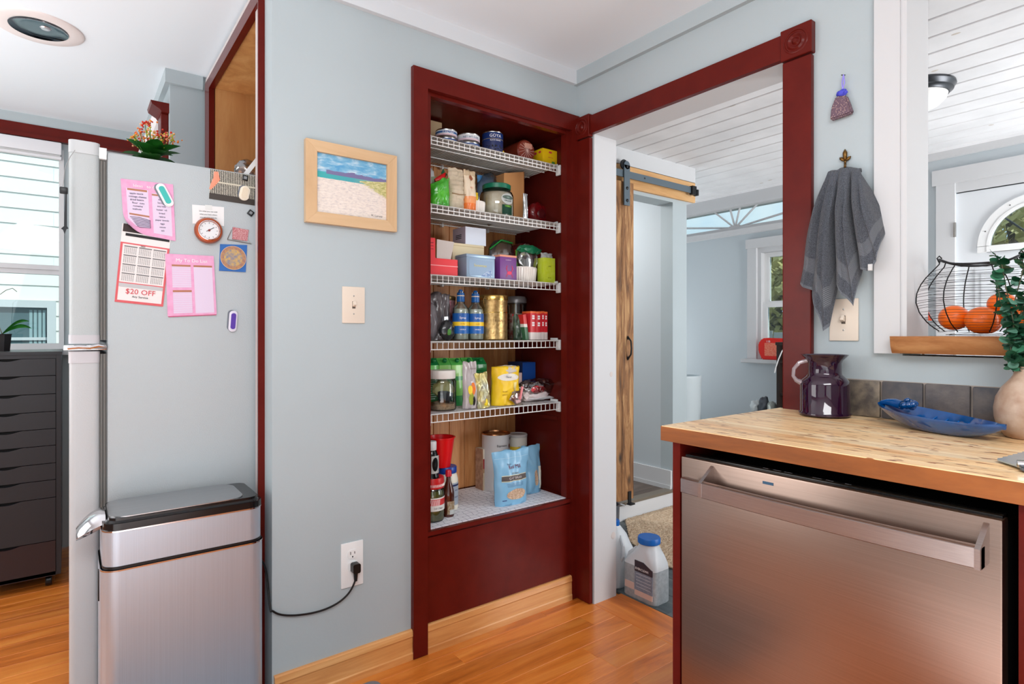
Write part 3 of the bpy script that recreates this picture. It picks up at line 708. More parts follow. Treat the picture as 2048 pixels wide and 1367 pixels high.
bm = bmesh.new(); tube([q3.p(.12, .06, .002), q3.p(.14, .3, .002), q3.p(.07, .5, .002), q3.p(.01, .68, .002)], [.006, .010, .007, .003], 8, bm); bm.transform(Matrix.Translation((0, (PY-.0018)*(1-.06), 0)) @ Matrix.Diagonal((1, .06, 1, 1)))
obj('peach_shape', bm, M('peach print', (230, 150, 120), .5), ph)
# white note
q4 = Quad((384, 409), (448, 414), (448, 452), (385, 447))
wn = paper('white_note', 'small white typed note behind the round copper thermometer', 'note', q4, M('note paper', (234, 234, 234), .7), off=.001)
for i, w in enumerate(('Do what you can with', 'what you have where', 'you are now and the', 'rest will follow on')): text(wn, w, .0058, q4.p(.5, .30+i*.16, .0018), q4.X(), q4.Y(), INKB, ext=.0001)
obj('tape', q4.patch(.4, -.04, .62, .2, .002), M('clear tape', (222, 224, 222), .3), wn, smooth=False)
# round thermometer
c5 = AY(PY, 416, 462)
th = thing('dial_thermometer', 'round copper rimmed dial thermometer magnet on fridge side', 'thermometer', c5)
INV[th.name] = (Matrix.Translation(c5) @ Matrix.Rotation(math.pi/2, 4, 'X')).inverted() @ Matrix.Identity(4)
th.rotation_euler = (math.pi/2, 0, 0)
COP = M('copper rim', (176, 84, 48), .35, .35)
obj('case', lathe([(0, 0), (.036, 0), (.040, .004), (.041, .012), (.037, .022), (.031, .025), (.0285, .0235), (.0285, .019), (0, .019)], 40), COP, th, world=False)
obj('rim', lathe([(.0285, .022), (.030, .0255), (.0315, .025), (.0315, .022)], 40), CHROME, th, world=False)
obj('dial', lathe([(0, .0195), (.0285, .0195)], 40), M('dial paper', (226, 228, 230), .4), th, world=False)
bm = bmesh.new()
for i in range(12):
    a = i*math.pi/6; B_(bm, -.0006, .0006, .021, .025, .0196, .0199); 
    for v in bm.verts[-8:] if False else []: pass
obj('needle', tube([(-.008, -.004, .0212), (.014, .010, .0212)], .0009, 5), BLACK, th, world=False)
bm.free(); bm = bmesh.new()
for i in range(12):
    a = i*math.pi/6; ca_, sa = math.cos(a), math.sin(a); tube([(ca_*.021, sa*.021, .0198), (ca_*.025, sa*.025, .0198)], .0007, 4, bm)
obj('tick_marks', bm, INKB, th, world=False)
obj('hub', lathe([(0, .023), (.003, .0225), (.0035, .0195)], 14), M('dark red hub', (130, 40, 36), .4), th, world=False)
# small basket shaped magnet
q6 = Quad((465, 454), (497, 460), (494, 484), (464, 480))
bk = thing('house_magnet', 'small red and grey flat magnet beside the dial thermometer', 'magnet', q6.p(.5, 1))
obj('red_panel', q6.patch(0, 0, 1, .92, .004, None, .0036), M('reddish weave', (176, 92, 100), .6, var=(300, (212, 170, 170))), bk, smooth=False)
bm = bmesh.new(); tube([q6.p(-.32, 1, .003), q6.p(-.05, .2, .003)], .0012, 5, bm); tube([q6.p(-.32, 1, .003), q6.p(1.3, 1.1, .003)], .0013, 5, bm); tube([q6.p(1, .7, .003), q6.p(1.3, 1.1, .003)], .001, 5, bm)
obj('wire', bm, NICKEL, bk)
# blue square sticker
q7 = Quad((440, 488), (494, 490), (491, 544), (438, 541))
bl = thing('square_magnet', 'blue square magnet with a round ornate orange emblem on fridge', 'magnet', q7.p(.5, 1))
obj('backing', q7.patch(0, 0, 1, 1, .003, None, .003), M('blue card', (44, 104, 178), .5), bl, smooth=False)
cc = q7.p(.5, .5, .0042); r_ = q7.X().length*.47
for nm_, rr, mt, dz in (('emblem', r_, M('ochre print', (188, 142, 92), .6, var=(150, (150, 110, 110))), 0), ('inner_emblem', r_*.72, M('inner ochre print', (206, 168, 96), .6, var=(120, (120, 126, 150))), .0004)):
    e_ = lathe([(0, 0), (rr, 0), (rr, .001), (0, .001)], 36); e_.transform(Matrix.Translation(cc+Vector((0, -dz, 0))) @ Matrix.Rotation(math.pi/2, 4, 'X')); obj(nm_, e_, mt, bl)
tor = tube([(cc.x+r_*math.cos(a*.2), cc.y-.0012, cc.z+r_*math.sin(a*.2)) for a in [i*math.pi*10/36 for i in range(36)]], .0007, 4, closed=True)
obj('ring', tor, M('pale ring', (226, 200, 170), .5), bl)
# clips and magnets
def clip(label, pc_, size, ang, col, rim, name='bag_clip'):
    c = AY(PY, *pc_); w, h = size
    t = thing(name, label, 'clip', c); t.rotation_euler = (0, ang, 0)
    INV[t.name] = (Matrix.Translation(c) @ Matrix.Rotation(ang, 4, 'Y')).inverted()
    o1 = prism(rrect(-w/2, w/2, -h/2, h/2, w*.48, 8), 1, -.012, 0); bmesh.ops.bevel(o1, geom=[e for e in o1.edges if abs(e.verts[0].co.y-e.verts[1].co.y) < 1e-6 and e.verts[0].co.y < -.01], offset=.003, segments=2, affect='EDGES')
    obj('shell', o1, rim, t, world=False)
    obj('grip_pad', prism(rrect(-w*.3, w*.3, -h*.38, h*.38, w*.28, 8), 1, -.0135, -.011), col, t, world=False)
    obj('back_jaw', prism(rrect(-w/2-.004, w/2-.004, -h/2+.004, h/2+.002, w*.48, 8), 1, -.004, 0), M('clip shadow grey', (110, 116, 126), .4), t, world=False)
    return t
clip('large teal and white magnetic bag clip on the pink handwritten list', (329, 391), (.026, .072), -math.radians(26), M('teal rubber', (66, 184, 176), .6), WPLAST)
clip('purple and white magnetic clip alone low on fridge side', (465, 642), (.024, .068), math.radians(4), M('purple rubber', (86, 54, 160), .6), M('lilac white plastic', (226, 222, 234), .4))
clip('cream oval magnetic clip on the dark photograph', (488, 387), (.030, .048), math.radians(12), M('cream rubber', (226, 212, 188), .6), M('cream plastic', (236, 226, 208), .4))
for lab, pc_, an in (('small black diamond magnet alone right of the white note', (501, 426), .6), ('small black square magnet on the corner of the photograph', (490, 356), .15)):
    c = AY(PY-.0005, *pc_); t = thing('square_magnet', lab, 'magnet', c); t.rotation_euler = (0, an, 0)
    INV[t.name] = (Matrix.Translation(c) @ Matrix.Rotation(an, 4, 'Y')).inverted()
    obj('tile', box(-.009, .009, -.006, 0, -.009, .009, bev=.002), BLACK, t, world=False)
    obj('inner_square', box(-.0045, .0045, -.0068, -.005, -.0045, .0045), M('grey inlay', (130, 134, 138), .4), t, world=False)
# black pointed ornament on a cord from the top of the door
hg = thing('letter_opener', 'black pointed ornament hanging on a thin cord before the fridge door', 'ornament', (-1.806, FY-.02, 1.40))
xo = -1.8045; yo = FY-.03
P_ = lambda px, py: AY(yo, px, py)
bm = tube([P_(150, 300), P_(141, 312), P_(130, 335), P_(126, 372)], .0009, 5); obj('cord', bm, M('grey cord', (150, 150, 150), .6), hg)
a_ = P_(119, 373); b_ = P_(136, 388); obj('clasp', box(a_.x, b_.x, yo-.006, yo+.008, b_.z, a_.z, bev=.003), BLACK, hg)
pts = [(130.5, 388), (134, 388), (134, 452), (137, 457), (133, 458), (129, 468), (126, 459), (122, 457), (128, 452)]
poly = [(P_(*p).x, P_(*p).z) for p in pts]; obj('blade', prism(poly, 1, yo-.002, yo+.002), BLACKM, hg, smooth=False)
# flowering plant on the fridge
cp = AY(.50, 300, 318)
base = Vector((cp.x, .45, 1.69))
kp = thing('flowering_plant', 'small potted succulent with orange and red flowers on the fridge', 'plant', base)
obj('pot', lathe([(0, 0), (.030, 0), (.036, .045), (.038, .05), (.033, .05), (0, .04)], 20, tuple(base)), M('red glazed pot', (150, 44, 34), .35), kp)
random.seed(4)
LEAF = M('glossy green leaf', (62, 148, 56), .3, var=(30, (36, 110, 42))); LEAFE = M('green stem', (90, 130, 60), .5)
def leaf_bm(l, w, bend=.3, n=8):
    bm = bmesh.new(); R = []
    for i in range(n+1):
        v = i/n; ww = w*math.sin(math.pi*min(1, .06+v*.94))**.7*.5; z = -bend*l*v*v
        R.append([bm.verts.new((l*v, -ww, z+ww*.25)), bm.verts.new((l*v, 0, z)), bm.verts.new((l*v, ww, z+ww*.25))])
    for p, q in zip(R, R[1:]):
        for i in range(2): bm.faces.new((p[i], p[i+1], q[i+1], q[i]))
    g = bmesh.ops.solidify(bm, geom=bm.faces[:], thickness=.0012); return bm
for i in range(16):
    a = i*2.4; el = random.uniform(.15, .8); l = random.uniform(.07, .105)
    bm = leaf_bm(l, l*.58, .35)
    bm.transform(Matrix.Translation(base+Vector((0, 0, .052+random.uniform(0, .02)))) @ Matrix.Rotation(a, 4, 'Z') @ Matrix.Rotation(-el, 4, 'Y'))
    for v in bm.verts: v.co.z = max(v.co.z, 1.711+.0008*i)
    obj('leaf', bm, LEAF, kp)
cols = [M('orange petals', (236, 130, 40), .5), M('red petals', (206, 50, 30), .5), M('peach petals', (240, 170, 120), .5), M('yellow green bud', (190, 190, 60), .5)]
heads = [(267, 272), (278, 262), (290, 250), (299, 262), (306, 278), (318, 268), (330, 272), (342, 270), (346, 280), (300, 246), (286, 275), (270, 285), (322, 284), (298, 284)]
for i, p in enumerate(heads):
    c = AY(.42+random.uniform(-.03, .05), *p)
    st = tube([base+Vector((0, 0, .05)), base.lerp(c, .5)+Vector((0, 0, .02)), c], .0012, 5); obj('stem', st, LEAFE, kp)
    for k in range(2):
        bm = bmesh.new()
        for j in range(9):
            v = Vector((random.gauss(0, .008), random.gauss(0, .008), random.gauss(0, .007)))
            ball(c+v, random.uniform(.0022, .0042), 1, bm=bm)
        f = obj('blossoms', bm, cols[(i+k*2+k) % 4], kp); f['kind'] = 'stuff'
# clear bag and white strap at the back of the fridge top
cb = AY(.36, 497, 332); cb.z = 1.69
bgp = thing('snack_bag', 'clear plastic bag of brown snacks on fridge by the maroon casing', 'bag', (cb.x, .36, 1.69))
obj('bag', ball((cb.x+.005, .36, 1.69+.05), (.048, .03, .038), 3, .25, 5), GLASS('clear film', (235, 235, 235), .12, .72), bgp)
bm = bmesh.new(); random.seed(9)
for i in range(14): ball((cb.x+random.uniform(-.028, .03), .36+random.uniform(-.012, .012), 1.69+random.uniform(.02, .058)), random.uniform(.006, .011), 1, .3, bm=bm)
s_ = obj('snacks', bm, M('brown snacks', (140, 84, 66), .7, var=(50, (214, 178, 150))), bgp); s_['kind'] = 'stuff'
st = thing('white_bracket', 'white flat diagonal strap leaning at rear corner of fridge top', 'bracket', (AY(.23, 500, 345).x, .23, 1.69))
a_, b_ = AY(.23, 490, 344), AY(.23, 517, 316); a_.z = 1.692
nrm = Vector((-(b_.z-a_.z), 0, b_.x-a_.x)).normalized()*.007
obj('strap', prism([(a_.x-nrm.x, a_.z-nrm.z), (b_.x-nrm.x, b_.z-nrm.z), (b_.x+nrm.x, b_.z+nrm.z), (a_.x+nrm.x, a_.z+nrm.z)], 1, .228, .232), WPLAST, st, smooth=False)
# ---------------------------------------------------------------- step can
TX0, TX1, TY0, TY1 = -1.722, -1.325, -.06, .172
BS = STEEL('brushed can steel', (200, 212, 226), 2, .42, .015)
BS.node_tree.nodes['Principled BSDF'].inputs['Metallic'].default_value = .78
tcn = thing('trash_can', 'slim rectangular brushed steel trash can with black rimmed lid', 'trash can', ((TX0+TX1)/2, .056, 0))
def rr(x0, x1, y0, y1, r, z0, z1): return prism(rrect(x0, x1, y0, y1, r, 8), 2, z0, z1)
obj('base', rr(TX0+.004, TX1-.004, TY0+.004, TY1-.004, .04, 0, .03), BLACK, tcn)
obj('body', rr(TX0, TX1, TY0, TY1, .04, .03, .548), BS, tcn)
obj('seam', rr(TX0+.003, TX1-.003, TY0+.003, TY1-.003, .038, .548, .556), BLACK, tcn)
obj('rim_wire', rr(TX0-.0015, TX1+.0015, TY0-.0015, TY1+.0015, .041, .5445, .548), CHROME, tcn)
obj('collar', rr(TX0+.004, TX1-.004, TY0+.004, TY1-.004, .038, .556, .648), BS, tcn)
obj('rim_wire', rr(TX0+.002, TX1-.002, TY0+.002, TY1-.002, .04, .645, .6485), CHROME, tcn)
lid = prism(rrect(TX0+.004, TX1-.002, TY0+.004, TY1-.004, .04, 8), 2, .6485, .678)
bmesh.ops.bevel(lid, geom=[e for e in lid.edges if min(e.verts[0].co.z, e.verts[1].co.z) > .67], offset=.012, segments=3, affect='EDGES')
ld = obj('lid', lid, M('gloss black plastic', (18, 18, 20), .18), tcn)
ins = prism(rrect(TX0+.018, TX1-.05, TY0+.016, TY1-.016, .045, 8), 2, .676, .6805)
obj('steel_insert', ins, STEEL('lid steel', (182, 182, 184), 0, .3), ld)
bm = bmesh.new(); R = []
for i in range(9):
    v = i/8; x = TX0+.012-.062*v; hw = .062-.012*v-.012*v**4; zt = .679-.040*v**2; zb = .648-.030*v
    R.append([bm.verts.new(p) for p in ((x, .056-hw, zb+(zt-zb)*.35), (x, .056-hw*.8, zt-.002), (x, .056, zt+.002), (x, .056+hw*.8, zt-.002), (x, .056+hw, zb+(zt-zb)*.35), (x, .056+hw*.8, zb), (x, .056-hw*.8, zb))])
for p, q in zip(R, R[1:]):
    for i in range(7): bm.faces.new((p[i], p[(i+1) % 7], q[(i+1) % 7], q[i]))
bm.faces.new(R[0]); bm.faces.new(R[-1][::-1])
obj('lid_handle', bm, CHROME, ld, angle=60)
obj('latch_slot', box(TX0-.003, TX0+.001, .045, .067, .44, .52, bev=.001), BLACK, tcn)
# ---------------------------------------------------------------- drawer unit
DY = 1.50
xr_ = AY(DY, 122).x; xl_ = xr_-.36
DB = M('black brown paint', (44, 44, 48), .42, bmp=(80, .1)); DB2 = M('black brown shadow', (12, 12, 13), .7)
du = thing('drawer_unit', 'black drawer unit on casters below the far left window', 'drawer unit', ((xl_+xr_)/2, 1.75, 0))
zt = 1.077; ztp = AY(DY, 60, 702).z
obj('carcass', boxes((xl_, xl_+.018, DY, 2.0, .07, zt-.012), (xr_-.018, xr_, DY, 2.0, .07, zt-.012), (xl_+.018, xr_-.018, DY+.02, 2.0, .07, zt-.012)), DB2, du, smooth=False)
obj('side_panel', box(xr_-.017, xr_+.0005, DY-.001, 2.0, .07, zt-.014), DB, du, smooth=False)
obj('top', box(xl_-.004, xr_+.004, DY-.004, 2.005, zt-.014, zt+.0), DB, du, smooth=False)
obj('top_rail', box(xl_+.018, xr_-.018, DY+.002, DY+.02, AY(DY, 60, 717).z, zt-.014), DB, du, smooth=False)
pys = [717, 752, 789, 825, 860, 894, 930, 964, 1000, 1088, 1160]
xa, xb = xl_+.02, xr_-.0195; xm = AY(DY, 12).x
for i in range(10):
    z1 = AY(DY, 60, pys[i]).z-.0015; z0 = AY(DY, 60, pys[i+1]).z+.0015
    hwid = .052; top = [(xa, z0), (xb, z0), (xb, z1)]
    n = 12; dip = .0105
    for k in range(n+1):
        u = k/n; x_ = xm+hwid-2*hwid*u; top.append((x_, z1-dip*(math.sin(math.pi*u)**1.2)))
    top.append((xa, z1))
    obj('drawer', prism(top, 1, DY-.0, DY+.016), DB if i < 9 else M('lower drawer brown black', (50, 36, 38), .4), du, smooth=False)
obj('bottom_rail', box(xl_, xr_, DY+.0, DY+.02, .06, .075), DB, du, smooth=False)
for xx in (xl_+.04, xr_-.045):
    for yy in (DY+.05, 1.94):
        c_ = lathe([(0, -.012), (.022, -.012), (.025, -.008), (.025, .008), (.022, .012), (0, .012)], 18)
        c_.transform(Matrix.Translation((xx, yy, .025)) @ Matrix.Rotation(math.pi/2, 4, 'Y'))
        k = obj('caster', c_, BLACK, du); obj('caster_fork', boxes((xx-.016, xx+.016, yy-.014, yy+.014, .046, .062)), BLACKM, k, smooth=False)
# orchid pot
oc = AY(1.72, 4, 690); oc.z = zt
op = thing('orchid', 'orchid with drooping leaves in a black pot on the drawer unit', 'plant', (oc.x, 1.72, zt))
obj('pot', lathe([(0, 0), (.038, 0), (.044, .075), (.046, .08), (.04, .08), (0, .07)], 6, (oc.x-.01, 1.72, zt)), M('black pot', (30, 26, 28), .3), op, angle=20)
for (px, py, n_) in ((63, 664, 1), (58, 650, 1)):
    e = AY(1.70, px, py); s0_ = Vector((oc.x, 1.72, zt+.08)); R = []; bm = bmesh.new()
    for i in range(11):
        v = i/10; c = s0_.lerp(e, v)+Vector((0, 0, .032*math.sin(math.pi*v*.8))); w = .013*math.sin(math.pi*(.12+.86*v)); wv_ = Vector((.35*w, -.5*w, .8*w))
        R.append([bm.verts.new(c+wv_), bm.verts.new(c+Vector((0, .003, 0))), bm.verts.new(c-wv_)])
    for p, q in zip(R, R[1:]):
        for i in range(2): bm.faces.new((p[i], p[i+1], q[i+1], q[i]))
    bmesh.ops.solidify(bm, geom=bm.faces[:], thickness=.002)
    obj('leaf', bm, LEAF, op)
obj('flower_stem', tube([(oc.x, 1.72, zt+.08), AY(1.72, -6, 640), AY(1.72, -2, 590), AY(1.72, 12, 580), AY(1.72, 25, 576), AY(1.72, 34, 583)], .0016, 5), M('brown stem', (96, 84, 62), .6), op)
# ---------------------------------------------------------------- recessed downlight
lc = AZ(CZ, 78, 55)
dl = thing('recessed_downlight', 'round recessed ceiling downlight with white trim and mirror cone', 'light', (lc.x, lc.y, CZ))
obj('trim_ring', lathe([(.088, 0), (.09, -.006), (.13, -.008), (.138, -.004), (.14, 0)], 48, tuple(lc)), M('warm white ring', (232, 224, 222), .4), dl)
hole = lathe([(.0885, .0005), (.0, .0005)], 40, (lc.x, lc.y, CZ-.0005))
obj('reflector', lathe([(.089, -.007), (.075, -.001), (.05, .0), (.0, .0002)], 48, (lc.x, lc.y, CZ-.001)), M('dark mirror cone', (96, 104, 112), .1, 1), dl)
obj('bulb', lathe([(0, -.006), (.014, -.004), (.018, 0)], 20, (lc.x+.02, lc.y-.01, CZ-.001)), M('bulb glass', (200, 200, 205), .1, .6), dl)
# ---------------------------------------------------------------- picture, switches, outlet
px0 = -1.1935; px1 = -.880; pz0, pz1 = 1.512, 1.776
pf = thing('framed_painting', 'small beach painting in a pale maple frame on blue wall', 'picture', ((px0+px1)/2, 0, pz0))
MAP = WOOD('maple frame', [(206, 168, 126), (220, 184, 142), (230, 196, 156)], 0, 3, 8, .4, bmp=.05)
MAPV = WOOD('maple frame upright', [(206, 168, 126), (220, 184, 142), (230, 196, 156)], 2, 3, 8, .4, bmp=.05)
fw = .036
for pts, mt in (([(px0, pz0), (px1, pz0), (px1-fw, pz0+fw), (px0+fw, pz0+fw)], MAP), ([(px0, pz1), (px1, pz1), (px1-fw, pz1-fw), (px0+fw, pz1-fw)], MAP),
            ([(px0, pz0), (px0, pz1), (px0+fw, pz1-fw), (px0+fw, pz0+fw)], MAPV), ([(px1, pz0), (px1, pz1), (px1-fw, pz1-fw), (px1-fw, pz0+fw)], MAPV)):
    b2 = prism(pts, 1, -.022, -.002); bmesh.ops.bevel(b2, geom=b2.edges[:], offset=.0006, segments=1, affect='EDGES'); obj('frame_side', b2, mt, pf, smooth=False)
# painted scene: layers of colour on a flat panel
m, t_, b = newmat('beach painting'); b.inputs['Roughness'].default_value = .5
c_ = t_.nodes.new('ShaderNodeTexCoord'); s_ = t_.nodes.new('ShaderNodeSeparateXYZ'); t_.links.new(c_.outputs['Generated'], s_.inputs[0])
def MA(op, a, b_=None, **k):
    n = t_.nodes.new('ShaderNodeMath'); n.operation = op
    for i, q in enumerate((a, b_)):
        if q is None: continue
        if isinstance(q, (int, float)): n.inputs[i].default_value = q
        else: t_.links.new(q, n.inputs[i])
    return n.outputs[0]
mp = t_.nodes.new('ShaderNodeMapping'); mp.inputs['Scale'].default_value = (4, 1, 9); t_.links.new(c_.outputs['Generated'], mp.inputs[0])
nz1 = noisef(t_, mp.outputs[0], 1.3, 5, .6, .5); nz2 = noisef(t_, mp.outputs[0], 4, 4, .7, .5); u_, v_ = s_.outputs[0], s_.outputs[2]
def MIX(fac, a, b_):
    n = t_.nodes.new('ShaderNodeMixRGB')
    t_.links.new(fac, n.inputs[0])
    for i, q in ((1, a), (2, b_)):
        if isinstance(q, tuple): n.inputs[i].default_value = L(q)
        else: t_.links.new(q, n.inputs[i])
    return n.outputs[0]
sky_ = ramp(t_, nz1, [(.35, (84, 154, 200)), (.5, (120, 176, 208)), (.68, (200, 218, 228))])
sand = ramp(t_, nz2, [(.3, (196, 186, 186)), (.5, (226, 214, 204)), (.75, (238, 228, 220))])
grass_ = ramp(t_, nz2, [(.35, (150, 152, 84)), (.5, (196, 190, 130)), (.7, (222, 212, 172))])
col = MIX(MA('GREATER_THAN', v_, .66), sand, sky_)
sea = MA('MULTIPLY', MA('LESS_THAN', v_, .69), MA('GREATER_THAN', MA('ADD', v_, MA('MULTIPLY', nz2, .02)), MA('ADD', .60, MA('MULTIPLY', u_, .0))))
col = MIX(sea, col, ramp(t_, u_, [(0, (60, 170, 170)), (.5, (70, 160, 170)), (.7, (120, 170, 160))]))
hillh = MA('ADD', .70, MA('MULTIPLY', MA('SUBTRACT', nz1, .5), .12))
hill = MA('MULTIPLY', MA('MULTIPLY', MA('LESS_THAN', v_, MA('ADD', hillh, .03)), MA('GREATER_THAN', v_, .665)), MA('GREATER_THAN', u_, .14))
col = MIX(hill, col, (116, 110, 152))
g1 = MA('MULTIPLY', MA('LESS_THAN', v_, MA('ADD', .55, MA('MULTIPLY', u_, .14))), MA('GREATER_THAN', v_, MA('SUBTRACT', 1.13, MA('ADD', MA('MULTIPLY', u_, .62), MA('MULTIPLY', nz2, .25)))))
col = MIX(g1, col, grass_)
t_.links.new(col, b.inputs['Base Color']); bump(t_, b, nz2, .2)
obj('painting', box(px0+fw-.002, px1-fw+.002, -.012, -.004, pz0+fw-.002, pz1-fw+.002), m, pf, smooth=False)
text(pf, 'Kay Griswold' if False else 'M. Lorenz', .010, (px1-fw-.035, -.0125, pz0+fw+.012), (1, 0, 0), (0, 0, 1), INKB, name='signature', ext=.0001)
def switch(name, label, o, X, N, w=.079, h=.122, mat=ALMOND, up=True):
    """plate on a wall: o centre, X unit vector across, N unit normal into the room"""
    t = thing(name, label, 'switch', o); X = Vector(X); N = Vector(N)
    R = Matrix((X.to_4d(), (-N).to_4d(), (0, 0, 1, 0), (0, 0, 0, 1))).transposed(); R[3][3] = 1
    for i in range(3): R[i][3] = 0
    R[3][0] = R[3][1] = R[3][2] = 0
    mw = Matrix.Translation(Vector(o)) @ R; t.matrix_world = mw; t.rotation_euler = R.to_euler(); INV[t.name] = mw.inverted()
    pl_ = box(-w/2, w/2, -.006, 0, -h/2, h/2, bev=.003, seg=2); obj('plate', pl_, mat, t, world=False)
    obj('slot', box(-.0055, .0055, -.0066, -.005, -.012, .012), M('slot shadow', (90, 80, 70), .7), t, world=False, smooth=False)
    tg = box(-.0045, .0045, -.018, -.004, -.009, .006, bev=.0012); tg.transform(Matrix.Rotation(-.45 if up else .45, 4, 'X')); obj('toggle', tg, mat, t, world=False)
    for z in (-.03, .03): obj('screw', lathe([(0, 0), (.003, 0), (.003, .0012), (0, .0016)], 10, (0, 0, 0)).copy() if False else ball((0, -.006, z), (.003, .0012, .003), 1), NICKEL, t, world=False)
    return t
switch('light_switch', 'almond light switch plate below the beach painting', (-1.030, 0, 1.2545), (1, 0, 0), (0, -1, 0))
switch('light_switch', 'almond light switch plate half hidden under the hanging towel', (0, -1.1155, 1.199), (0, -1, 0), (-1, 0, 0), .079, .122)
ot = thing('power_outlet', 'white duplex outlet plate low on blue wall with black plug', 'outlet', (-1.035, 0, .389))
obj('plate', box(-1.0735, -.9965, -.006, 0, .315, .4635, bev=.003), WPLAST, ot)
oz = .424
obj('socket', prism([(p[0]-1.035, p[1]+oz) for p in rrect(-.017, .017, -.0145, .0145, .011)], 1, -.0085, -.005), WPLAST, ot)
obj('socket', prism([(p[0]-1.035, p[1]+.385) for p in rrect(-.017, .017, -.0145, .0145, .011)], 1, -.0085, -.005), WPLAST, ot)
obj('slots', boxes((-1.043, -1.041, -.0088, -.008, oz-.001, oz+.009), (-1.029, -1.027, -.0088, -.008, oz, oz+.008), (-1.037, -1.033, -.0088, -.008, oz-.011, oz-.006)), BLACK, ot, smooth=False)
pg = thing('power_lead', 'black power cord plugged into the low white outlet', 'cord', (-1.033, -.01, .38))
bm = prism([(p[0]-1.030, p[1]+.383) for p in rrect(-.013, .013, -.017, .014, .006)], 1, -.034, -.009); obj('plug', bm, BLACK, pg)
pts = [Vector((-1.030, -.022, .372)), Vector((-1.030, -.022, .345)), AY(-.02, 700, 1182), AY(-.015, 680, 1202), AY(-.012, 652, 1217), AY(-.01, 620, 1226), AY(-.01, 585, 1230), AY(-.01, 560, 1228), AY(-.012, 545, 1221), Vector((-1.297, -.006, AY(0, 536, 1214).z)), Vector((-1.302, .03, .43)), Vector((-1.316, .07, .47)), Vector((-1.318, .07, .56))]
sm = []
for i in range(len(pts)-1):
    p0, p1, p2, p3 = pts[max(0, i-1)], pts[i], pts[i+1], pts[min(len(pts)-1, i+2)]
    for k in range(5):
        t = k/5; sm.append(.5*((2*p1)+(p2-p0)*t+(2*p0-5*p1+4*p2-p3)*t*t+(3*p1-p0-3*p2+p3)*t**3))
obj('cord', tube(sm, .0032, 8), BLACK, pg)
obj('strain_relief', tube([(-1.030, -.022, .375), (-1.030, -.022, .338)], [.009, .0055], 8), BLACK, pg)
# ================================================================ PANTRY: wire shelves and everything on them
WIREM = M('white coated wire', (238, 238, 236), .35)
SYF, SYB = .077, .40
SX0, SX1 = -.700, -.030
def wire_shelf(ztop, label, mid, liner=None):
    t = thing('wire_shelf', label, 'shelf', (-.365, .24, ztop), 0, 'white wire pantry shelves')
    bm = bmesh.new()
    zs = [ztop, ztop-.030] + ([ztop-.0155] if mid else [])
    for z in zs: tube([(SX0, SYF, z), (SX1, SYF, z)], .0021, 6, bm)
    n = 27
    for i in range(n):
        x = SX0+.012+(SX1-SX0-.024)*i/(n-1); tube([(x, SYF, ztop), (x, SYF, ztop-.030)], .0015, 5, bm)
    obj('front_rail', bm, WIREM, t)
    bm = bmesh.new()
    n = 54
    for i in range(n):
        x = SX0+.006+(SX1-SX0-.012)*i/(n-1); tube([(x, SYF, ztop-.0015), (x, SYB, ztop-.0015)], .0013, 5, bm)
    for y in (SYF+.11, SYF+.22, SYB): tube([(SX0, y, ztop-.005), (SX1, y, ztop-.005)], .0022, 6, bm)
    obj('deck_wires', bm, WIREM, t)
    for x0, x1 in ((PX0+.001, SX0+.006), (SX1-.008, PX1-.0145)):
        k = box(x0, x1, SYF-.008, SYF+.022, ztop-.042, ztop+.004, bev=.004)
        B_(k, x0+.002 if x0 < -.3 else x1-.006, x0+.006 if x0 < -.3 else x1, SYF+.015, SYF+.06, ztop-.004, ztop+.012)
        obj('end_bracket', k, WPLAST, t)
    for x in (-.45, -.2): obj('wall_clip', box(x-.005, x+.005, SYB-.004, .4178, ztop-.014, ztop+.006, bev=.002), WPLAST, t)
    if liner:
        bm = bmesh.new(); nx, ny = 40, 6; G = []
        for j in range(ny+1):
            G.append([bm.verts.new((SX0+.004+(SX1-SX0-.01)*i/nx, SYF-.006+(.31)*j/ny, ztop+.0022+.0014*noise.noise(Vector((i*.35, j*.5, ztop*9)))-(.003 if j == 0 else 0))) for i in range(nx+1)])
        for j in range(ny):
            for i in range(nx): bm.faces.new((G[j][i], G[j][i+1], G[j+1][i+1], G[j+1][i]))
        bmesh.ops.solidify(bm, geom=bm.faces[:], thickness=.0012)
        obj('liner', bm, liner, t)
    return t
PLL = M('plastic shelf liner', (222, 220, 214), .5, var=(12, (206, 202, 194)))
DOTL = SPOTS('dotted liner', (236, 238, 240), (60, 62, 72), 34, .14)
Z1, Z2, Z3, Z4, Z5, Z0 = 1.912, 1.652, 1.383, 1.127, .849, .44
wire_shelf(Z1, 'white wire pantry shelf, topmost, holding cans and tins', True, PLL)
wire_shelf(Z2, 'white wire pantry shelf, second from top, holding jar and pouches', True, PLL)
wire_shelf(Z3, 'white wire pantry shelf holding tins and red carton, third from top', False, PLL)
wire_shelf(Z4, 'white wire pantry shelf holding blue bottles and gold tin', False, PLL)
wire_shelf(Z5, 'white wire pantry shelf with dotted liner, lowest of the five', False, DOTL)
HEXL = M('x', (0, 0, 0)); _m.pop('x')
m, t_, b = newmat('hex liner'); vo = t_.nodes.new('ShaderNodeTexVoronoi'); vo.voronoi_dimensions = '2D'; vo.feature = 'DISTANCE_TO_EDGE'; vo.inputs['Scale'].default_value = 34; vo.inputs['Randomness'].default_value = .45
t_.links.new(coords(t_), vo.inputs[0]); t_.links.new(ramp(t_, vo.outputs[0], [(.02, (150, 152, 168)), (.05, (230, 232, 238))]), b.inputs['Base Color']); b.inputs['Roughness'].default_value = .5
hl = obj('shelf_liner', box(-.732, -.06, .004, .40, .44, .4425, bev=.0008, seg=1), m); tag(hl, 'white hexagon patterned paper liner on the maroon pantry bottom', 'liner')
ZB = .4428
LZ = .0045   # liner height over each wire shelf
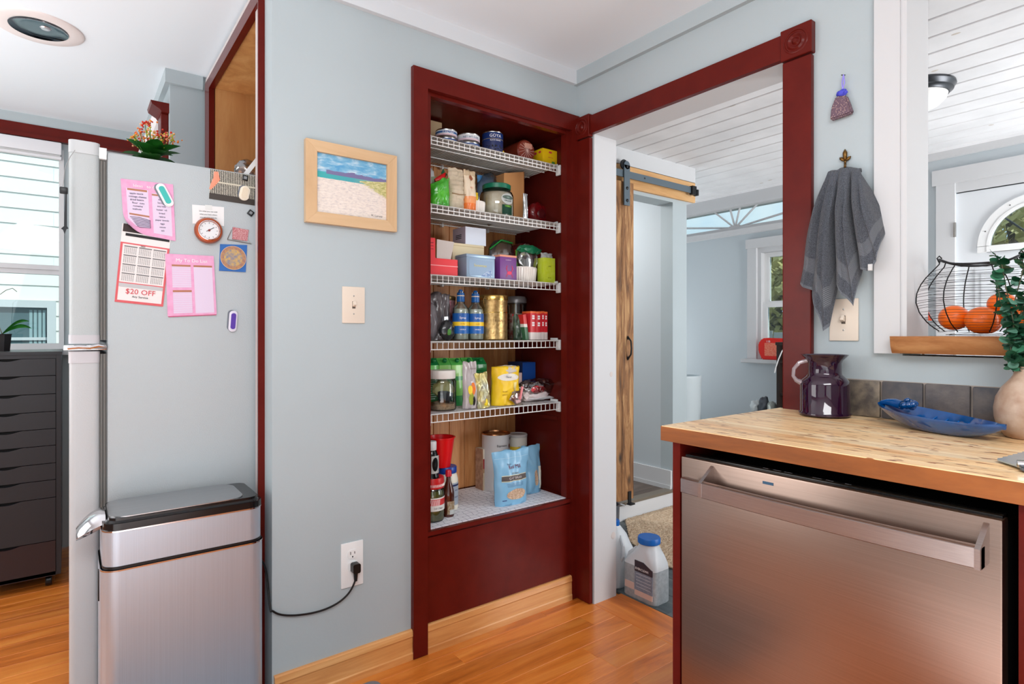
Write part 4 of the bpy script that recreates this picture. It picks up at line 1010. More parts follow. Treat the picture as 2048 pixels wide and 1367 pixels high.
def put(name, label, cat, px0, px1, pyt, y, z, group=None):
    """a thing standing at height z: width and height from how it shows in plane y; returns (empty, x0, x1, height)"""
    x0, x1 = AY(y, px0).x, AY(y, px1).x; h = AY(y, (px0+px1)/2, pyt).z-z
    t = thing(name, label, cat, ((x0+x1)/2, y, z), 0, group); t['w'] = x1-x0; t['h'] = h; return t, x1-x0, h
def loc_obj(name, bm, mat, t, **k): return obj(name, bm, mat, t, world=False, **k)
def ltext(t, s, size, o, mat=None, X=(1, 0, 0), Y=(0, 0, 1), **k): return text(t, s, size, o, X, Y, mat or WP, world=False, ext=.0002, **k)
def wraptext(t, s, size, r, z, mat, a0=-math.pi/2, cy=0, cx=0, sx=1, name='lettering'):
    """letters bent around an upright cylinder"""
    o = text(t, s, size, (0, 0, 0), (1, 0, 0), (0, 1, 0), mat, name=name, world=False, sx=sx, ext=.0002)
    for v in o.data.vertices:
        a = a0+v.co.x/r; rr = r+.0006+v.co.z; v.co = Vector((cx+rr*math.cos(a), cy+rr*math.sin(a), z+v.co.y))
    return o
def can(t, w, h, lab, zoff=0, lidm=None, ring=True):
    r = w/2; c = (0, r, zoff)
    loc_obj('body', lathe([(0, 0), (r*.96, 0), (r, .003), (r*.985, .005), (r*.985, h-.005), (r, h-.003), (r*.96, h), (r*.93, h-.003), (0, h-.003)], 36, c), lidm or M('tin metal', (200, 200, 198), .25, 1), t)
    loc_obj('label', lathe([(r*.99, .006), (r*.992, .006), (r*.992, h-.006), (r*.99, h-.006)], 36, c), lab, t)
Y1 = .135
# -- shelf 1
z = Z1+LZ
t, w, h = put('tan_box', 'tan cardboard box at left end of top pantry shelf', 'box', 858, 884, 243, .24, z)
loc_obj('carton', box(-w/2, w/2, 0, .07, 0, h, bev=.002), BANDS('tan box', [(0, (196, 150, 70)), (.45, (206, 178, 140))]), t); loc_obj('orange_print', box(-w*.1, w*.4, -.001, .01, .02, .035), M('amber print', (226, 160, 50), .5), t, smooth=False); loc_obj('flap', box(-w/2, w/2, .002, .068, h, h+.002), M('tan lid', (190, 160, 120), .6), t, smooth=False)
LB1 = BANDS('blue white tin label', [(0, (226, 196, 206)), (.30, (236, 238, 242)), (.42, (56, 110, 168)), (.62, (40, 84, 150)), (.8, (230, 232, 236))])
LB2 = BANDS('white pink tin label', [(0, (230, 204, 214)), (.35, (222, 226, 232)), (.6, (236, 236, 238))])
def twotin(label_lo, label_hi, px0, px1, pyt, lab, words):
    r0 = AY(Y1, px1).x-AY(Y1, px0).x; H = AY(Y1, (px0+px1)/2, pyt).z-z
    for k, lb in ((0, label_lo), (1, label_hi)):
        t = thing('short_tin', lb, 'tin can', (AY(Y1, (px0+px1)/2).x, Y1, z+k*(H/2+.0002)), 0, 'short tins stacked in pairs on top shelf')
        can(t, r0, H/2, lab if k else BANDS('pale tin label', [(0, (216, 182, 196)), (.4, (232, 226, 232)), (.75, (60, 90, 150))]))
        wraptext(t, words[k], .011, r0/2, H/4, M('navy print', (36, 52, 110), .5) if k == 0 or lab is LB2 else WP, a0=-1.9, cy=r0/2)
twotin('lower short tin of left blue and white pair, top shelf', 'upper short tin with blue band, left pair on top shelf', 885, 923, 257, LB1, ('TUNA', 'D PACIFIC'))
twotin('lower short tin of the pale pair beside the navy can', 'upper short white tin of the pale pair beside the navy can', 930, 969, 266, LB2, ('ALBACORE', 'NET WT 5 OZ'))
t, w, h = put('bean_can', 'tall navy blue can of black beans on top pantry shelf', 'tin can', 980, 1015, 262, Y1, z)
can(t, w, h, BANDS('bean can label', [(0, (52, 60, 110)), (.3, (34, 46, 96)), (.62, (20, 48, 110))]))
wraptext(t, 'GOYA', .019, w/2, h*.8, WP, a0=-1.9, cy=w/2); wraptext(t, 'BLACK BEANS', .0075, w/2, h*.62, WP, a0=-1.9, cy=w/2); 
loc_obj('gold_line', lathe([(w*.497, h*.68), (w*.5, h*.68), (w*.5, h*.69), (w*.497, h*.69)], 36, (0, w/2, 0)), M('gold print', (216, 186, 90), .4), t)
bm = bmesh.new(); random.seed(2)
for i in range(60):
    a = random.uniform(-2.9, -.9); zz = random.uniform(.008, h*.42); ball((w*.495*math.cos(a), w/2+w*.495*math.sin(a), zz), (.0036, .0012, .0026), 1, bm=bm)
k = loc_obj('printed_beans', bm, M('bean print', (14, 14, 20), .35), t); k['kind'] = 'stuff'
loc_obj('lemon_dot', ball((w*.33, w/2-w*.365, h*.22), (.008, .002, .009), 2), M('lemon print', (240, 196, 40), .5), t)
# brown wrapped cake, drum lying towards the viewer
t, w, h = put('wrapped_drum', 'brown round drum shaped package in crinkled clear wrap, top shelf', 'package', 1029, 1077, 266, .13, z)
r = .049
bm = lathe([(0, 0), (r*.9, 0), (r, .006), (r, .12), (r*.9, .126), (0, .126)], 40); bm.transform(Matrix.Translation((0, 0, r)) @ Matrix.Rotation(-math.pi/2, 4, 'X')); loc_obj('drum', bm, M('brown carton', (118, 44, 28), .3, coat=.4, bmp=(50, .5)), t)
bm = bmesh.new()
for i in range(15):
    a = i*.42; rr_ = r*random.uniform(.6, .97); tube([(0.003, -.0015, r), (math.cos(a)*rr_*.5, -.003, r+math.sin(a)*rr_*.5), (math.cos(a+.08)*rr_, -.0012, r+math.sin(a+.08)*rr_)], .0008, 4, bm)
loc_obj('wrap_creases', bm, M('wrap gloss', (206, 170, 160), .2), t)
loc_obj('label_patch', box(-.012, .03, -.0012, .001, r+.012, r+.034, bev=.001), M('pale brown print', (196, 140, 120), .4), t)
t, w, h = put('tea_box', 'small yellow tea box at right end of top pantry shelf', 'box', 1086, 1115, 299, .115, z)
loc_obj('carton', box(-w/2-.002, w/2, 0, .075, 0, h, bev=.001), M('yellow carton', (240, 196, 20), .4), t)
loc_obj('green_seal', prism([(p[0]+w*.2, p[1]+h*.22) for p in rrect(-.010, .010, -.006, .006, .006)], 1, -.0006, .001), M('green print', (70, 130, 50), .5), t)
loc_obj('red_seal', prism([(p[0], p[1]+h*.82) for p in rrect(-.009, .009, -.004, .004, .004)], 1, -.0006, .001), REDP, t)
for k_ in (.02, .05): loc_obj('red_seal', prism([(p[0]+k_, p[1]+h*.8) for p in rrect(-.008, .008, -.005, .005, .005)], 0, -w/2-.0026, -w/2), REDP, t)
ltext(t, 'GREEN TEA', .0055, (0, -.001, h*.5), REDP)
# -- shelf 2
z = Z2+LZ
t, w, h = put('plastic_bag', 'crumpled white plastic bag at left back of second shelf', 'bag', 856, 876, 329, .27, z)
loc_obj('bag', ball((0, .04, h/2), (w/2+.004, .035, h/2), 3, .25, 6), FILM('white film', (226, 230, 232), .75), t)
t, w, h = put('green_bag', 'bright green shiny snack bag on second pantry shelf', 'bag', 861, 898, 352, .12, z)
gb_ = bag(w, h, .045, .2, .8, .006, 3)
for v in gb_.verts: v.co.z *= .70+.30*min(1, max(0, (v.co.x+w/2)/w*1.15))
loc_obj('pouch', gb_, M('bright green foil', (86, 190, 50), .2, coat=.6, var=(25, (50, 150, 40))), t)
drape(loc_obj('pale_print', pgrid(-.006, .020, .012, .038, 10, True), M('pale green print', (150, 204, 120), .4), t), t.children[0])
t, w, h = put('chili_bag', 'red pepper printed pouch with green leaf above green bag', 'bag', 862, 892, 340, .175, z)
loc_obj('pouch', bag(w, h*.8, .03, .3, .8, .006, 8), M('grey green pouch', (120, 140, 96), .4), t)
loc_obj('red_pepper', tube([(-.034, -.030, h*.66), (-.018, -.034, h*.70), (.0, -.034, h*.79), (.014, -.028, h*.90)], [.008, .013, .011, .004], 10), M('pepper red', (196, 22, 26), .25), t)
loc_obj('green_leaf', prism([(.004, h*.84), (.02, h*.82), (.03, h*.9), (.018, h*.93), (.012, h*1.02), (.004, h*.93)], 1, -.02, -.014), M('dark green print', (28, 96, 60), .5), t, smooth=False)
t, w, h = put('pleated_pouch', 'beige crinkled paper pouch beside the bright green bag', 'pouch', 896, 927, 338, .125, z)
bm = bag(w, h, .05, .25, .85, .004, 5, nz=40)
for v in bm.verts: v.co.y += .0022*math.sin(v.co.z*330) if v.co.z > .01 else 0
loc_obj('pouch', bm, M('beige paper', (206, 190, 166), .6, var=(20, (176, 160, 136))), t)
loc_obj('cord_ties', tube([(-w*.45, -.024, h*.36), (0, -.03, h*.34), (w*.45, -.022, h*.37)], .0018, 6), M('jute cord', (150, 120, 86), .8), t)
t, w, h = put('orange_pouch', 'slim cream and orange pouch on second pantry shelf', 'pouch', 927, 950, 341, .12, z)
loc_obj('pouch', bag(w, h, .045, .15, .8, .004, 12), BANDS('orange pouch', [(0, (228, 116, 40)), (.18, (230, 150, 90)), (.34, (224, 206, 180)), (.85, (196, 172, 140))], coat=.3), t)
pm = t.children[0]; drape(ltext(t, 'Q1', .012, (0, -.026, h*.56), M('orange print', (230, 120, 40), .5)), pm, .0026); drape(loc_obj('brown_seal', pgrid(-.009, .009, h*.74, h*.88, 8, True), M('brown seal', (150, 90, 60), .5), t), pm)
t, w, h = put('banana_bag', 'small yellow packet behind the ribbed white ramekin', 'packet', 944, 956, 384, .17, z)
loc_obj('pouch', bag(w, h, .02, .2, .8, .003, 2), M('yellow packet', (236, 200, 40), .4), t)
RIB = M('ribbed white porcelain', (226, 218, 210), .35, coat=.3)
def ramekin(label, px0, px1, pyt, y, z, name='ramekin'):
    t, w, h = put(name, label, 'bowl', px0, px1, pyt, y, z, 'ribbed white ramekins on the pantry shelves'); r = w/2
    fn = lambda a, zz: 1+.018*(math.cos(a*44))
    loc_obj('bowl', lathe([(0, 0), (r*.90, 0), (r*.93, .003), (r, h*.92)], 176, (0, r, 0), fn=fn), RIB, t)
    loc_obj('rim', lathe([(r, h*.92), (r*1.01, h*.95), (r, h), (r*.93, h), (r*.9, h*.9), (r*.85, .008), (0, .006)], 44, (0, r, 0)), RIB, t); return t, w, h
ramekin('ribbed white ramekin in front of blue bag, second shelf', 942, 979, 401, .11, z)
t, w, h = put('blue_bag', 'clear bag with bright blue contents behind the green lidded jar', 'bag', 952, 1000, 347, .29, z); h = min(h, Z1-.02-z)
loc_obj('contents', bag(w*.92, h*.93, .05, .4, .8, .006, 31), M('blue wrapper', (40, 124, 190), .35, var=(18, (100, 150, 190))), t)
loc_obj('film', ball((0, 0, h*.5), (w*.52, .042, h*.5), 3, .3, 6, seed=4), GLASS('clear film', (246, 247, 248), .18, .90), t)
loc_obj('tan_contents', ball((-.012, -.022, h*.42), (w*.34, .02, h*.16), 3, .3, 5), M('tan contents', (160, 118, 90), .8), t)
t, w, h = put('paper_bag', 'tall open brown paper bag behind the green lidded jar', 'bag', 1006, 1047, 339, .215, z); h = min(h, Z1-.012-z)
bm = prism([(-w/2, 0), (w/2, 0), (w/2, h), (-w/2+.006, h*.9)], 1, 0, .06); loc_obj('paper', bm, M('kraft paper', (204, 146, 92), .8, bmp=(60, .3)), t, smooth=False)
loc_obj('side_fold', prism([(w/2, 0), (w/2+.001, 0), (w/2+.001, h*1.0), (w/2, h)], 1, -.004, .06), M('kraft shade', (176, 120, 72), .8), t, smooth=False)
t, w, h = put('glass_jar', 'large glass jar with green lid and oval white label', 'jar', 985, 1041, 364, .105, z)
r = w/2; JG = GLASS('jar glass', (238, 245, 242), .03, .93)
loc_obj('glass', lathe([(0, 0), (r*.93, 0), (r, .008), (r, h*.66), (r*.93, h*.76), (r*.78, h*.83), (r*.76, h*.88)], 40, (0, r, 0)), JG, t)
loc_obj('contents', lathe([(0, .004), (r*.9, .004), (r*.95, .012), (r*.95, h*.64), (r*.86, h*.74), (0, h*.74)], 40, (0, r, 0)), M('oat powder', (222, 206, 188), .85, var=(18, (190, 160, 130))), t)
GL = M('green lid', (16, 104, 78), .35)
loc_obj('lid', lathe([(r*.74, h*.86), (r*.83, h*.86), (r*.84, h*.98), (r*.8, h), (0, h)], 48, (0, r, 0), fn=lambda a, zz: 1+.006*math.cos(a*40)), GL, t)
def curved_patch(t, nm, r, a0, a1, z0, z1, mat, oval=False, off=.0006, cy=None, n=20):
    bm = bmesh.new(); cy = r if cy is None else cy; c0 = (a0+a1)/2; zc = (z0+z1)/2
    if oval:
        ctr = None; R = []
        for k in (1, .66, .33):
            R.append([bm.verts.new(((r+off)*math.cos(c0+(a1-a0)/2*k*math.cos(q)), cy+(r+off)*math.sin(c0+(a1-a0)/2*k*math.cos(q)), zc+(z1-z0)/2*k*math.sin(q))) for q in [i*2*math.pi/28 for i in range(28)]])
        for p, q in zip(R, R[1:]):
            for i in range(28): bm.faces.new((p[i], p[(i+1) % 28], q[(i+1) % 28], q[i]))
        bm.faces.new(R[-1])
    else:
        R = [[bm.verts.new(((r+off)*math.cos(a0+(a1-a0)*i/n), cy+(r+off)*math.sin(a0+(a1-a0)*i/n), zz)) for zz in (z0, z1)] for i in range(n+1)]
        for p, q in zip(R, R[1:]): bm.faces.new((p[0], q[0], q[1], p[1]))
    bmesh.ops.solidify(bm, geom=bm.faces[:], thickness=-.0003)
    return loc_obj(nm, bm, mat, t)
am = -math.pi/2+.1
curved_patch(t, 'oval_label', r, am-.45, am+.45, h*.36, h*.68, M('white label', (232, 234, 232), .5), True)
curved_patch(t, 'oval_line', r, am-.38, am+.38, h*.5, h*.62, M('label grey green', (120, 140, 132), .5), True, .0021)
curved_patch(t, 'green_label', r, am-.4, am+.34, h*.06, h*.34, M('label green', (30, 84, 62), .5))
curved_patch(t, 'green_arc', r, am-.26, am+.24, h*.27, h*.33, M('lime print', (110, 170, 60), .5), True, .0021)
wraptext(t, 'ORGANIC', .009, r+.0016, h*.46, M('dark green print2', (30, 60, 50), .5), a0=am, cy=r)
t, w, h = put('silver_pouch', 'narrow silver packet right of the brown paper bag', 'packet', 1046, 1055, 387, .13, z)
loc_obj('pouch', bag(w, h, .02, .3, .8, .002, 6), M('silver film', (190, 194, 196), .2, .8), t)
DR = M('dark red foil', (110, 12, 18), .15, coat=.8, bmp=(60, .8))
t, w, h = put('red_round_package', 'dark red shiny round package at right of second shelf', 'package', 1062, 1102, 402, .19, z)
loc_obj('package', ball((0, .03, h*.5), (w/2, .036, h*.5), 3, .12, 8, seed=2), DR, t)
loc_obj('puckered_centre', ball((0, -.004, h*.5), (w*.2, .006, h*.2), 2, .3, 8), M('dark red centre', (80, 14, 18), .3), t)
# -- shelf 3
z = Z3+LZ
RC = M('coral red carton', (226, 52, 60), .4)
t, w, h = put('open_red_carton', 'open coral red carton with a pale flap on third shelf', 'carton', 857, 916, 517, .11, z)
loc_obj('tray', boxes((-w/2, w/2, 0, .002, 0, h), (w/2-.002, w/2, 0, .12, 0, h), (-w/2, -w/2+.002, 0, .12, 0, h), (-w/2, w/2, .118, .12, 0, h+.02), (-w/2, w/2, 0, .12, 0, .002)), RC, t, smooth=False)
hf = AY(.11, 866, 475).z-z
loc_obj('left_flap', boxes((-w/2, -w/2+.032, .004, .006, h*.8, hf)), RC, t, smooth=False)
x0 = AY(.12, 873).x-t.location.x; x1 = AY(.12, 908).x-t.location.x; z0_, z1_ = AY(.12, 890, 526).z-z, AY(.12, 890, 480).z-z
loc_obj('pale_flap', prism([(x0, z0_), (x0+.001, z1_), (x1, z1_-.004), (x1-.022, z0_-.008)], 1, .008, .0105), M('grey board', (196, 186, 180), .7), t, smooth=False)
bm = boxes(*[(-w/2+.006, -w/2+.024, .0032, .0042, hf-.02-i*.012, hf-.018-i*.012) for i in range(3)]); loc_obj('dark_print', bm, M('dark red print', (120, 16, 24), .5), t, smooth=False)
loc_obj('white_line', box(-w/2, w/2, -.0006, 0, h*.55, h*.6), M('pink print', (240, 160, 160), .5), t, smooth=False)
t, w, h = put('cream_box', 'flat cream box under the lilac white box', 'box', 905, 968, 488, .2, z)
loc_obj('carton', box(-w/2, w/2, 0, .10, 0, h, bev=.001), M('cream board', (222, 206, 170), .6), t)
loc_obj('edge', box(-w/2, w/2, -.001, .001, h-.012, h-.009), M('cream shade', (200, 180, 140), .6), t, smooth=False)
ztop = z+h
t2, w2, h2 = put('lilac_box', 'lilac and white box standing on the flat cream box', 'box', 931, 972, 455, .2, ztop)
loc_obj('carton', box(-w2/2, w2/2, 0, .10, 0, h2, bev=.0008), M('white stripe carton', (216, 222, 234), .5), t2)
loc_obj('side_panel', box(-w2/2-.0012, -w2/2+.0008, .0, .10, 0, h2), M('lilac carton', (170, 158, 172), .5), t2, smooth=False)
loc_obj('print_lines', boxes(*[(-w2/2-.0018, -w2/2-.001, .03, .075, h2*.55-i*.007, h2*.55+.003-i*.007) for i in range(3)]), INKB, t2, smooth=False)
t, w, h = put('blue_grey_tin', 'blue grey lidded tin with gold lettering on third shelf', 'tin', 933, 990, 509, .105, z)
TB = M('powder blue tin', (150, 172, 194), .3, .3)
loc_obj('body', box(-w/2, w/2, 0, .085, 0, h*.88, bev=.005), TB, t); loc_obj('lid', box(-w/2-.0015, w/2+.0015, -.0015, .0865, h*.86, h, bev=.004), TB, t)
loc_obj('panel', prism([(p[0], p[1]+h*.42) for p in rrect(-w*.42, w*.42, -h*.33, h*.33, .006)], 1, -.0012, .0), M('panel blue', (130, 156, 184), .35), t)
ltext(t, 'Snowman', .016, (-.004, -.0018, h*.52), M('gold lettering', (222, 206, 110), .4)); loc_obj('snow_drift', prism([(.0, .006), (w*.38, .006), (w*.38, h*.36), (w*.2, h*.3), (w*.08, h*.18)], 1, -.0018, -.001), M('drift print', (70, 110, 170), .5, var=(160, (200, 214, 226))), t, smooth=False)
t, w, h = put('purple_box', 'purple carton with a pink crab print and orange lid', 'box', 1000, 1033, 510, .11, z)
loc_obj('carton', box(-w/2, w/2, 0, .075, 0, h*.93, bev=.001), M('purple carton', (112, 56, 130), .4), t)
loc_obj('lid', box(-w/2-.001, w/2+.001, -.001, .076, h*.92, h, bev=.001), M('salmon lid', (222, 146, 120), .5), t)
CRB = M('pink crab print', (226, 60, 96), .5)
bm = ball((.006, -.0006, h*.28), (.013, .0008, .008), 2)
for sgn in (-1, 1):
    tube([(.006+sgn*.010, -.0008, h*.32), (.006+sgn*.017, -.0008, h*.46), (.006+sgn*.012, -.0008, h*.58)], [.0014, .002, .001], 5, bm)
    for k in range(3): tube([(.006+sgn*.009, -.0008, h*(.26-.04*k)), (.006+sgn*.019, -.0008, h*(.2-.05*k))], .0007, 4, bm)
loc_obj('crab_print', bm, CRB, t); ltext(t, 'CLAMBAKE', .006, (0, -.0008, h*.8), M('lilac print', (210, 180, 214), .5))
t, w, h = put('zip_bag', 'clear zip bag with blue contents behind the blue grey tin', 'bag', 974, 1031, 479, .27, z)
loc_obj('contents', ball((0, 0, h*.35), (w*.4, .03, h*.3), 3, .3, 5, seed=6), M('teal blue contents', (30, 90, 130), .5, var=(30, (190, 196, 196))), t)
loc_obj('film', ball((0, 0, h*.55), (w*.47, .036, h*.42), 3, .25, 5, seed=7), GLASS('clear film', (246, 247, 248), .18, .90), t)
loc_obj('green_zip', tube([(-w*.45, -.01, h*.75), (-w*.1, -.02, h*.97), (w*.3, -.02, h*.93)], .0035, 6), M('green zip strip', (34, 150, 60), .4), t)
_, w, h = rm = ramekin('ribbed white ramekin holding zip bags on third shelf', 1034, 1087, 533, .105, z)
t, w, h = put('green_zip_bag', 'clear zip bag with dark green top standing in ramekin', 'bag', 1037, 1089, 489, .125, z+.008)
loc_obj('contents', boxes((-.022, -.004, .012, .03, 0, h*.6), (-.001, .004, .015, .035, 0, h*.65), (.006, .011, .015, .035, 0, h*.62), (.014, .019, .015, .035, 0, h*.6)), M('white sachets', (206, 210, 212), .5), t, smooth=False)
loc_obj('film', ball((0, .025, h*.55), (w*.38, .022, h*.45), 3, .22, 5, seed=9), GLASS('clear film', (246, 247, 248), .18, .90), t)
bm = ball((0, .02, h*.86), (w*.42, .02, h*.13), 3, .3, 5, seed=3); loc_obj('green_top', bm, FILM('green film', (20, 120, 80), .8), t)
t, w, h = put('lime_carton', 'lime green carton in clear wrap at right of third shelf', 'carton', 1087, 1111, 506, .11, z)
loc_obj('carton', box(-w/2+.002, w/2-.002, 0, .045, 0, h*.84, bev=.001), M('lime carton', (196, 214, 40), .35, coat=.5, var=(60, (206, 220, 80))), t)
loc_obj('wrap_top', bag(w-.004, h*.2, .03, .2, .9, .003, 15), FILM('clear sleeve', (210, 214, 214), .5), t); t.children[-1].location = (0, .022, h*.82)
ltext(t, 'LIME', .008, (0, -.001, h*.55), M('olive print', (110, 120, 20), .5)); ltext(t, '** **', .010, (0, -.001, h*.15), M('olive print', (110, 120, 20), .5))
t, w, h = put('small_green_packet', 'small leaf green packet left of the ramekin zip bag', 'packet', 1031, 1046, 500, .19, z)
loc_obj('pouch', bag(w, h, .02, .2, .8, .003, 17), M('leaf green foil', (96, 170, 50), .3), t)
t, w, h = put('dark_red_bag', 'large dark red foil bag at back of third shelf', 'bag', 1022, 1099, 459, .30, z); h = min(h*.8, Z2-.03-z)
loc_obj('bag', ball((0, .03, h*.5), (w*.5, .045, h*.5), 3, .14, 6, seed=12), DR, t)
loc_obj('printed_badge', ball((-w*.18, -.012, h*.85), (.014, .004, .015), 2), M('badge print', (206, 196, 190), .4, var=(90, (60, 60, 60))), t)
# -- shelf 4
z = Z4+LZ
GB = M('charcoal foil bag', (62, 56, 58), .28, coat=.4, var=(14, (96, 88, 90)), bmp=(40, .6))
t, w, h = put('coffee_bag', 'tall charcoal coffee bag leaning at left of fourth shelf', 'bag', 857, 902, 586, .17, z)
loc_obj('pouch', bag(w, h, .06, .25, .9, .009, 41, tilt=.01), GB, t); loc_obj('silver_print', boxes((.0, .018, -.034, -.030, h*.35, h*.5)), M('silver film', (190, 194, 196), .2, .8), t, smooth=False)
t, w, h = put('crumpled_bag', 'crumpled grey bag low at left of fourth shelf', 'bag', 856, 880, 606, .11, z)
loc_obj('bag', ball((0, .025, h*.48), (w*.5, .025, h*.5), 3, .25, 6, seed=21), M('grey foil bag', (104, 98, 102), .25, coat=.5, bmp=(40, .6)), t)
t, w, h = put('dark_green_bag', 'small black bag with green print beside clear bottles', 'bag', 884, 915, 638, .115, z)
loc_obj('bag', ball((0, .022, h*.48), (w*.5, .022, h*.5), 3, .22, 6, seed=24), M('black foil bag', (32, 34, 36), .25, coat=.5), t)
loc_obj('green_print', ball((-.002, .002, h*.4), (.010, .006, .014), 2, .2), M('green print', (70, 130, 50), .5), t)
t, w, h = put('plum_tin', 'plum patterned tin behind the coffee bag and bottles', 'tin', 874, 921, 591, .27, z)
r = w/2; loc_obj('body', lathe([(0, 0), (r, 0), (r, h*.93), (0, h*.93)], 36, (0, r, 0)), M('plum print', (110, 50, 66), .3, .4, var=(46, (206, 170, 176))), t); loc_obj('lid', lathe([(r*1.01, h*.9), (r*1.03, h*.91), (r*1.03, h*.98), (r*.98, h), (0, h)], 36, (0, r, 0)), M('dark gold lid', (120, 100, 66), .3, .9), t)
BC = M('syrup cap blue', (20, 84, 148), .3); SG = GLASS('bottle glass', (226, 236, 236), .03, .9)
def syrup(label, px0, px1, pyt, y):
    t, w, h = put('syrup_bottle', label, 'bottle', px0, px1, pyt, y, z, 'clear syrup bottles with blue labels'); r = w/2
    P = [(0, 0), (r*.9, 0), (r, .006), (r, h*.56), (r*.93, h*.63), (r*.5, h*.72), (r*.42, h*.78), (r*.42, h*.96)]
    loc_obj('glass', lathe(P, 32, (0, r, 0)), SG, t)
    loc_obj('syrup', lathe([(0, .004), (r*.93, .004), (r*.94, h*.55), (r*.86, h*.62), (0, h*.62)], 28, (0, r, 0)), M('syrup', (206, 200, 184), .25), t)
    loc_obj('neck_wrap', lathe([(r*.46, h*.76), (r*.5, h*.77), (r*.47, h*.93), (r*.3, h*.955), (r*.2, h), (0, h)], 26, (0, r, 0)), BC, t)
    loc_obj('label', lathe([(r*1.0, h*.13), (r*1.01, h*.13), (r*1.01, h*.53), (r, h*.53)], 32, (0, r, 0)), BANDS('syrup label', [(0, (22, 92, 164)), (.38, (236, 196, 40)), (.58, (24, 96, 170)), (.62, (20, 84, 158))]), t)
    wraptext(t, 'Syrup', .012, r, h*.44, WP, a0=-1.85, cy=r); wraptext(t, 'VANILLA', .0065, r, h*.21, WP, a0=-1.85, cy=r); wraptext(t, 'CLASSIC', .005, r, h*.32, M('brown print', (140, 70, 20), .5), a0=-1.85, cy=r)
    loc_obj('cap_band', lathe([(r*.475, h*.87), (r*.49, h*.87), (r*.49, h*.885), (r*.475, h*.885)], 26, (0, r, 0)), M('pale ring', (226, 200, 170), .5), t)
syrup('left clear syrup bottle with blue label beside dark bags', 916, 944, 578, .12)
syrup('right clear syrup bottle with blue label beside gold tin', 946, 974, 580, .12)
t, w, h = put('gold_tin', 'embossed gold canister with clasp on fourth pantry shelf', 'tin', 977, 1028, 589, .115, z)
r = w/2; GO = M('gold tin', (190, 160, 108), .34, .85, bmp=(120, .45), var=(70, (150, 120, 72)))
loc_obj('body', lathe([(0, 0), (r*.97, 0), (r, .004), (r*.98, .008), (r*.98, h*.84), (r, h*.86), (r, h*.88)], 44, (0, r, 0)), GO, t)
loc_obj('lid', lathe([(r, h*.88), (r*1.03, h*.885), (r*1.03, h*.95), (r, h*.985), (r*.94, h), (r*.88, h*.985), (0, h*.985)], 44, (0, r, 0)), M('plain gold lid', (196, 160, 90), .2, .95), t)
loc_obj('clasp', tube([(-r*1.0, r*.4, h*.72), (-r*1.16, r*.3, h*.80), (-r*1.16, r*.3, h*.9), (-r*1.0, r*.4, h*.96)], .0016, 6), M('plain gold lid', (196, 160, 90), .2, .95), t)
loc_obj('band', lathe([(r*.985, h*.6), (r*.99, h*.6), (r*.99, h*.62), (r*.985, h*.62)], 44, (0, r, 0)), M('plain gold lid', (196, 160, 90), .2, .95), t)
wraptext(t, 'TREATS', .014, r, h*.42, M('dark gold print', (120, 92, 44), .4), a0=-1.8, cy=r)
t, w, h = put('storage_jar', 'clear lidded jar at back right of the gold tin', 'jar', 1028, 1061, 592, .27, z)
r = w/2; loc_obj('glass', lathe([(0, 0), (r, 0), (r, h*.85)], 32, (0, r, 0)), JG, t); loc_obj('lid', lathe([(r*1.02, h*.85), (r*1.03, h*.86), (r*1.03, h*.94), (r*.9, h), (0, h)], 32, (0, r, 0)), M('grey lid', (150, 150, 152), .3, .5), t); loc_obj('contents', lathe([(0, .004), (r*.93, .004), (r*.93, h*.6), (0, h*.6)], 28, (0, r, 0)), M('reddish contents', (160, 60, 56), .7, var=(60, (220, 210, 200))), t)
t, w, h = put('dark_packets', 'dark green and black packets right of the gold tin', 'packet', 1027, 1045, 628, .16, z)
loc_obj('pouch', bag(w, h, .03, .4, .9, .004, 55), M('dark green foil', (26, 52, 40), .3, coat=.3, var=(60, (70, 90, 70))), t); loc_obj('red_top', box(-w*.45, w*.45, .0, .012, h*.93, h*1.0), REDP, t, smooth=False)
t = thing('leaning_box', 'thin red and green box leaning against the red tea boxes', 'box', (AY(.12, 1056).x, .12, z))
bm = box(-.009, .009, 0, .06, 0, .112, bev=.0008); bm.transform(Matrix.Rotation(-.14, 4, 'Y')); loc_obj('carton', bm, BANDS('leaning label', [(0, (60, 104, 72)), (.5, (216, 214, 206)), (.62, (196, 40, 40))]), t); t.location.x -= .004
xs = [1061, 1072.5, 1083, 1089.2, 1095.4]
for i, (a, b_) in enumerate(zip(xs, xs[1:])):
    w_ = AY(.115, b_).x-AY(.115, a).x; x_ = (AY(.115, a).x+AY(.115, b_).x)/2
    t, w, h = put('red_tea_box', ['wide red and white box, first of the row by leaning box', 'wide red and white box, second of the row of four', 'narrow red and white box, third of the row of four', 'narrow red and white box at the right end of row'][i], 'box', a, b_-.3, 622+(i % 2), .115, z, 'red boxes on the fourth shelf')
    loc_obj('carton', box(-w/2, w/2, 0, .06, 0, h, bev=.0006), BANDS('red box spine', [(0, (226, 214, 210)), (.26, (206, 40, 50)), (.93, (236, 110, 60))]), t)
    loc_obj('print', boxes(*[(-w*.22, w*.22, -.0006, 0, h*q, h*(q+.06)) for q in (.48, .56, .72, .80)]), WP, t, smooth=False)
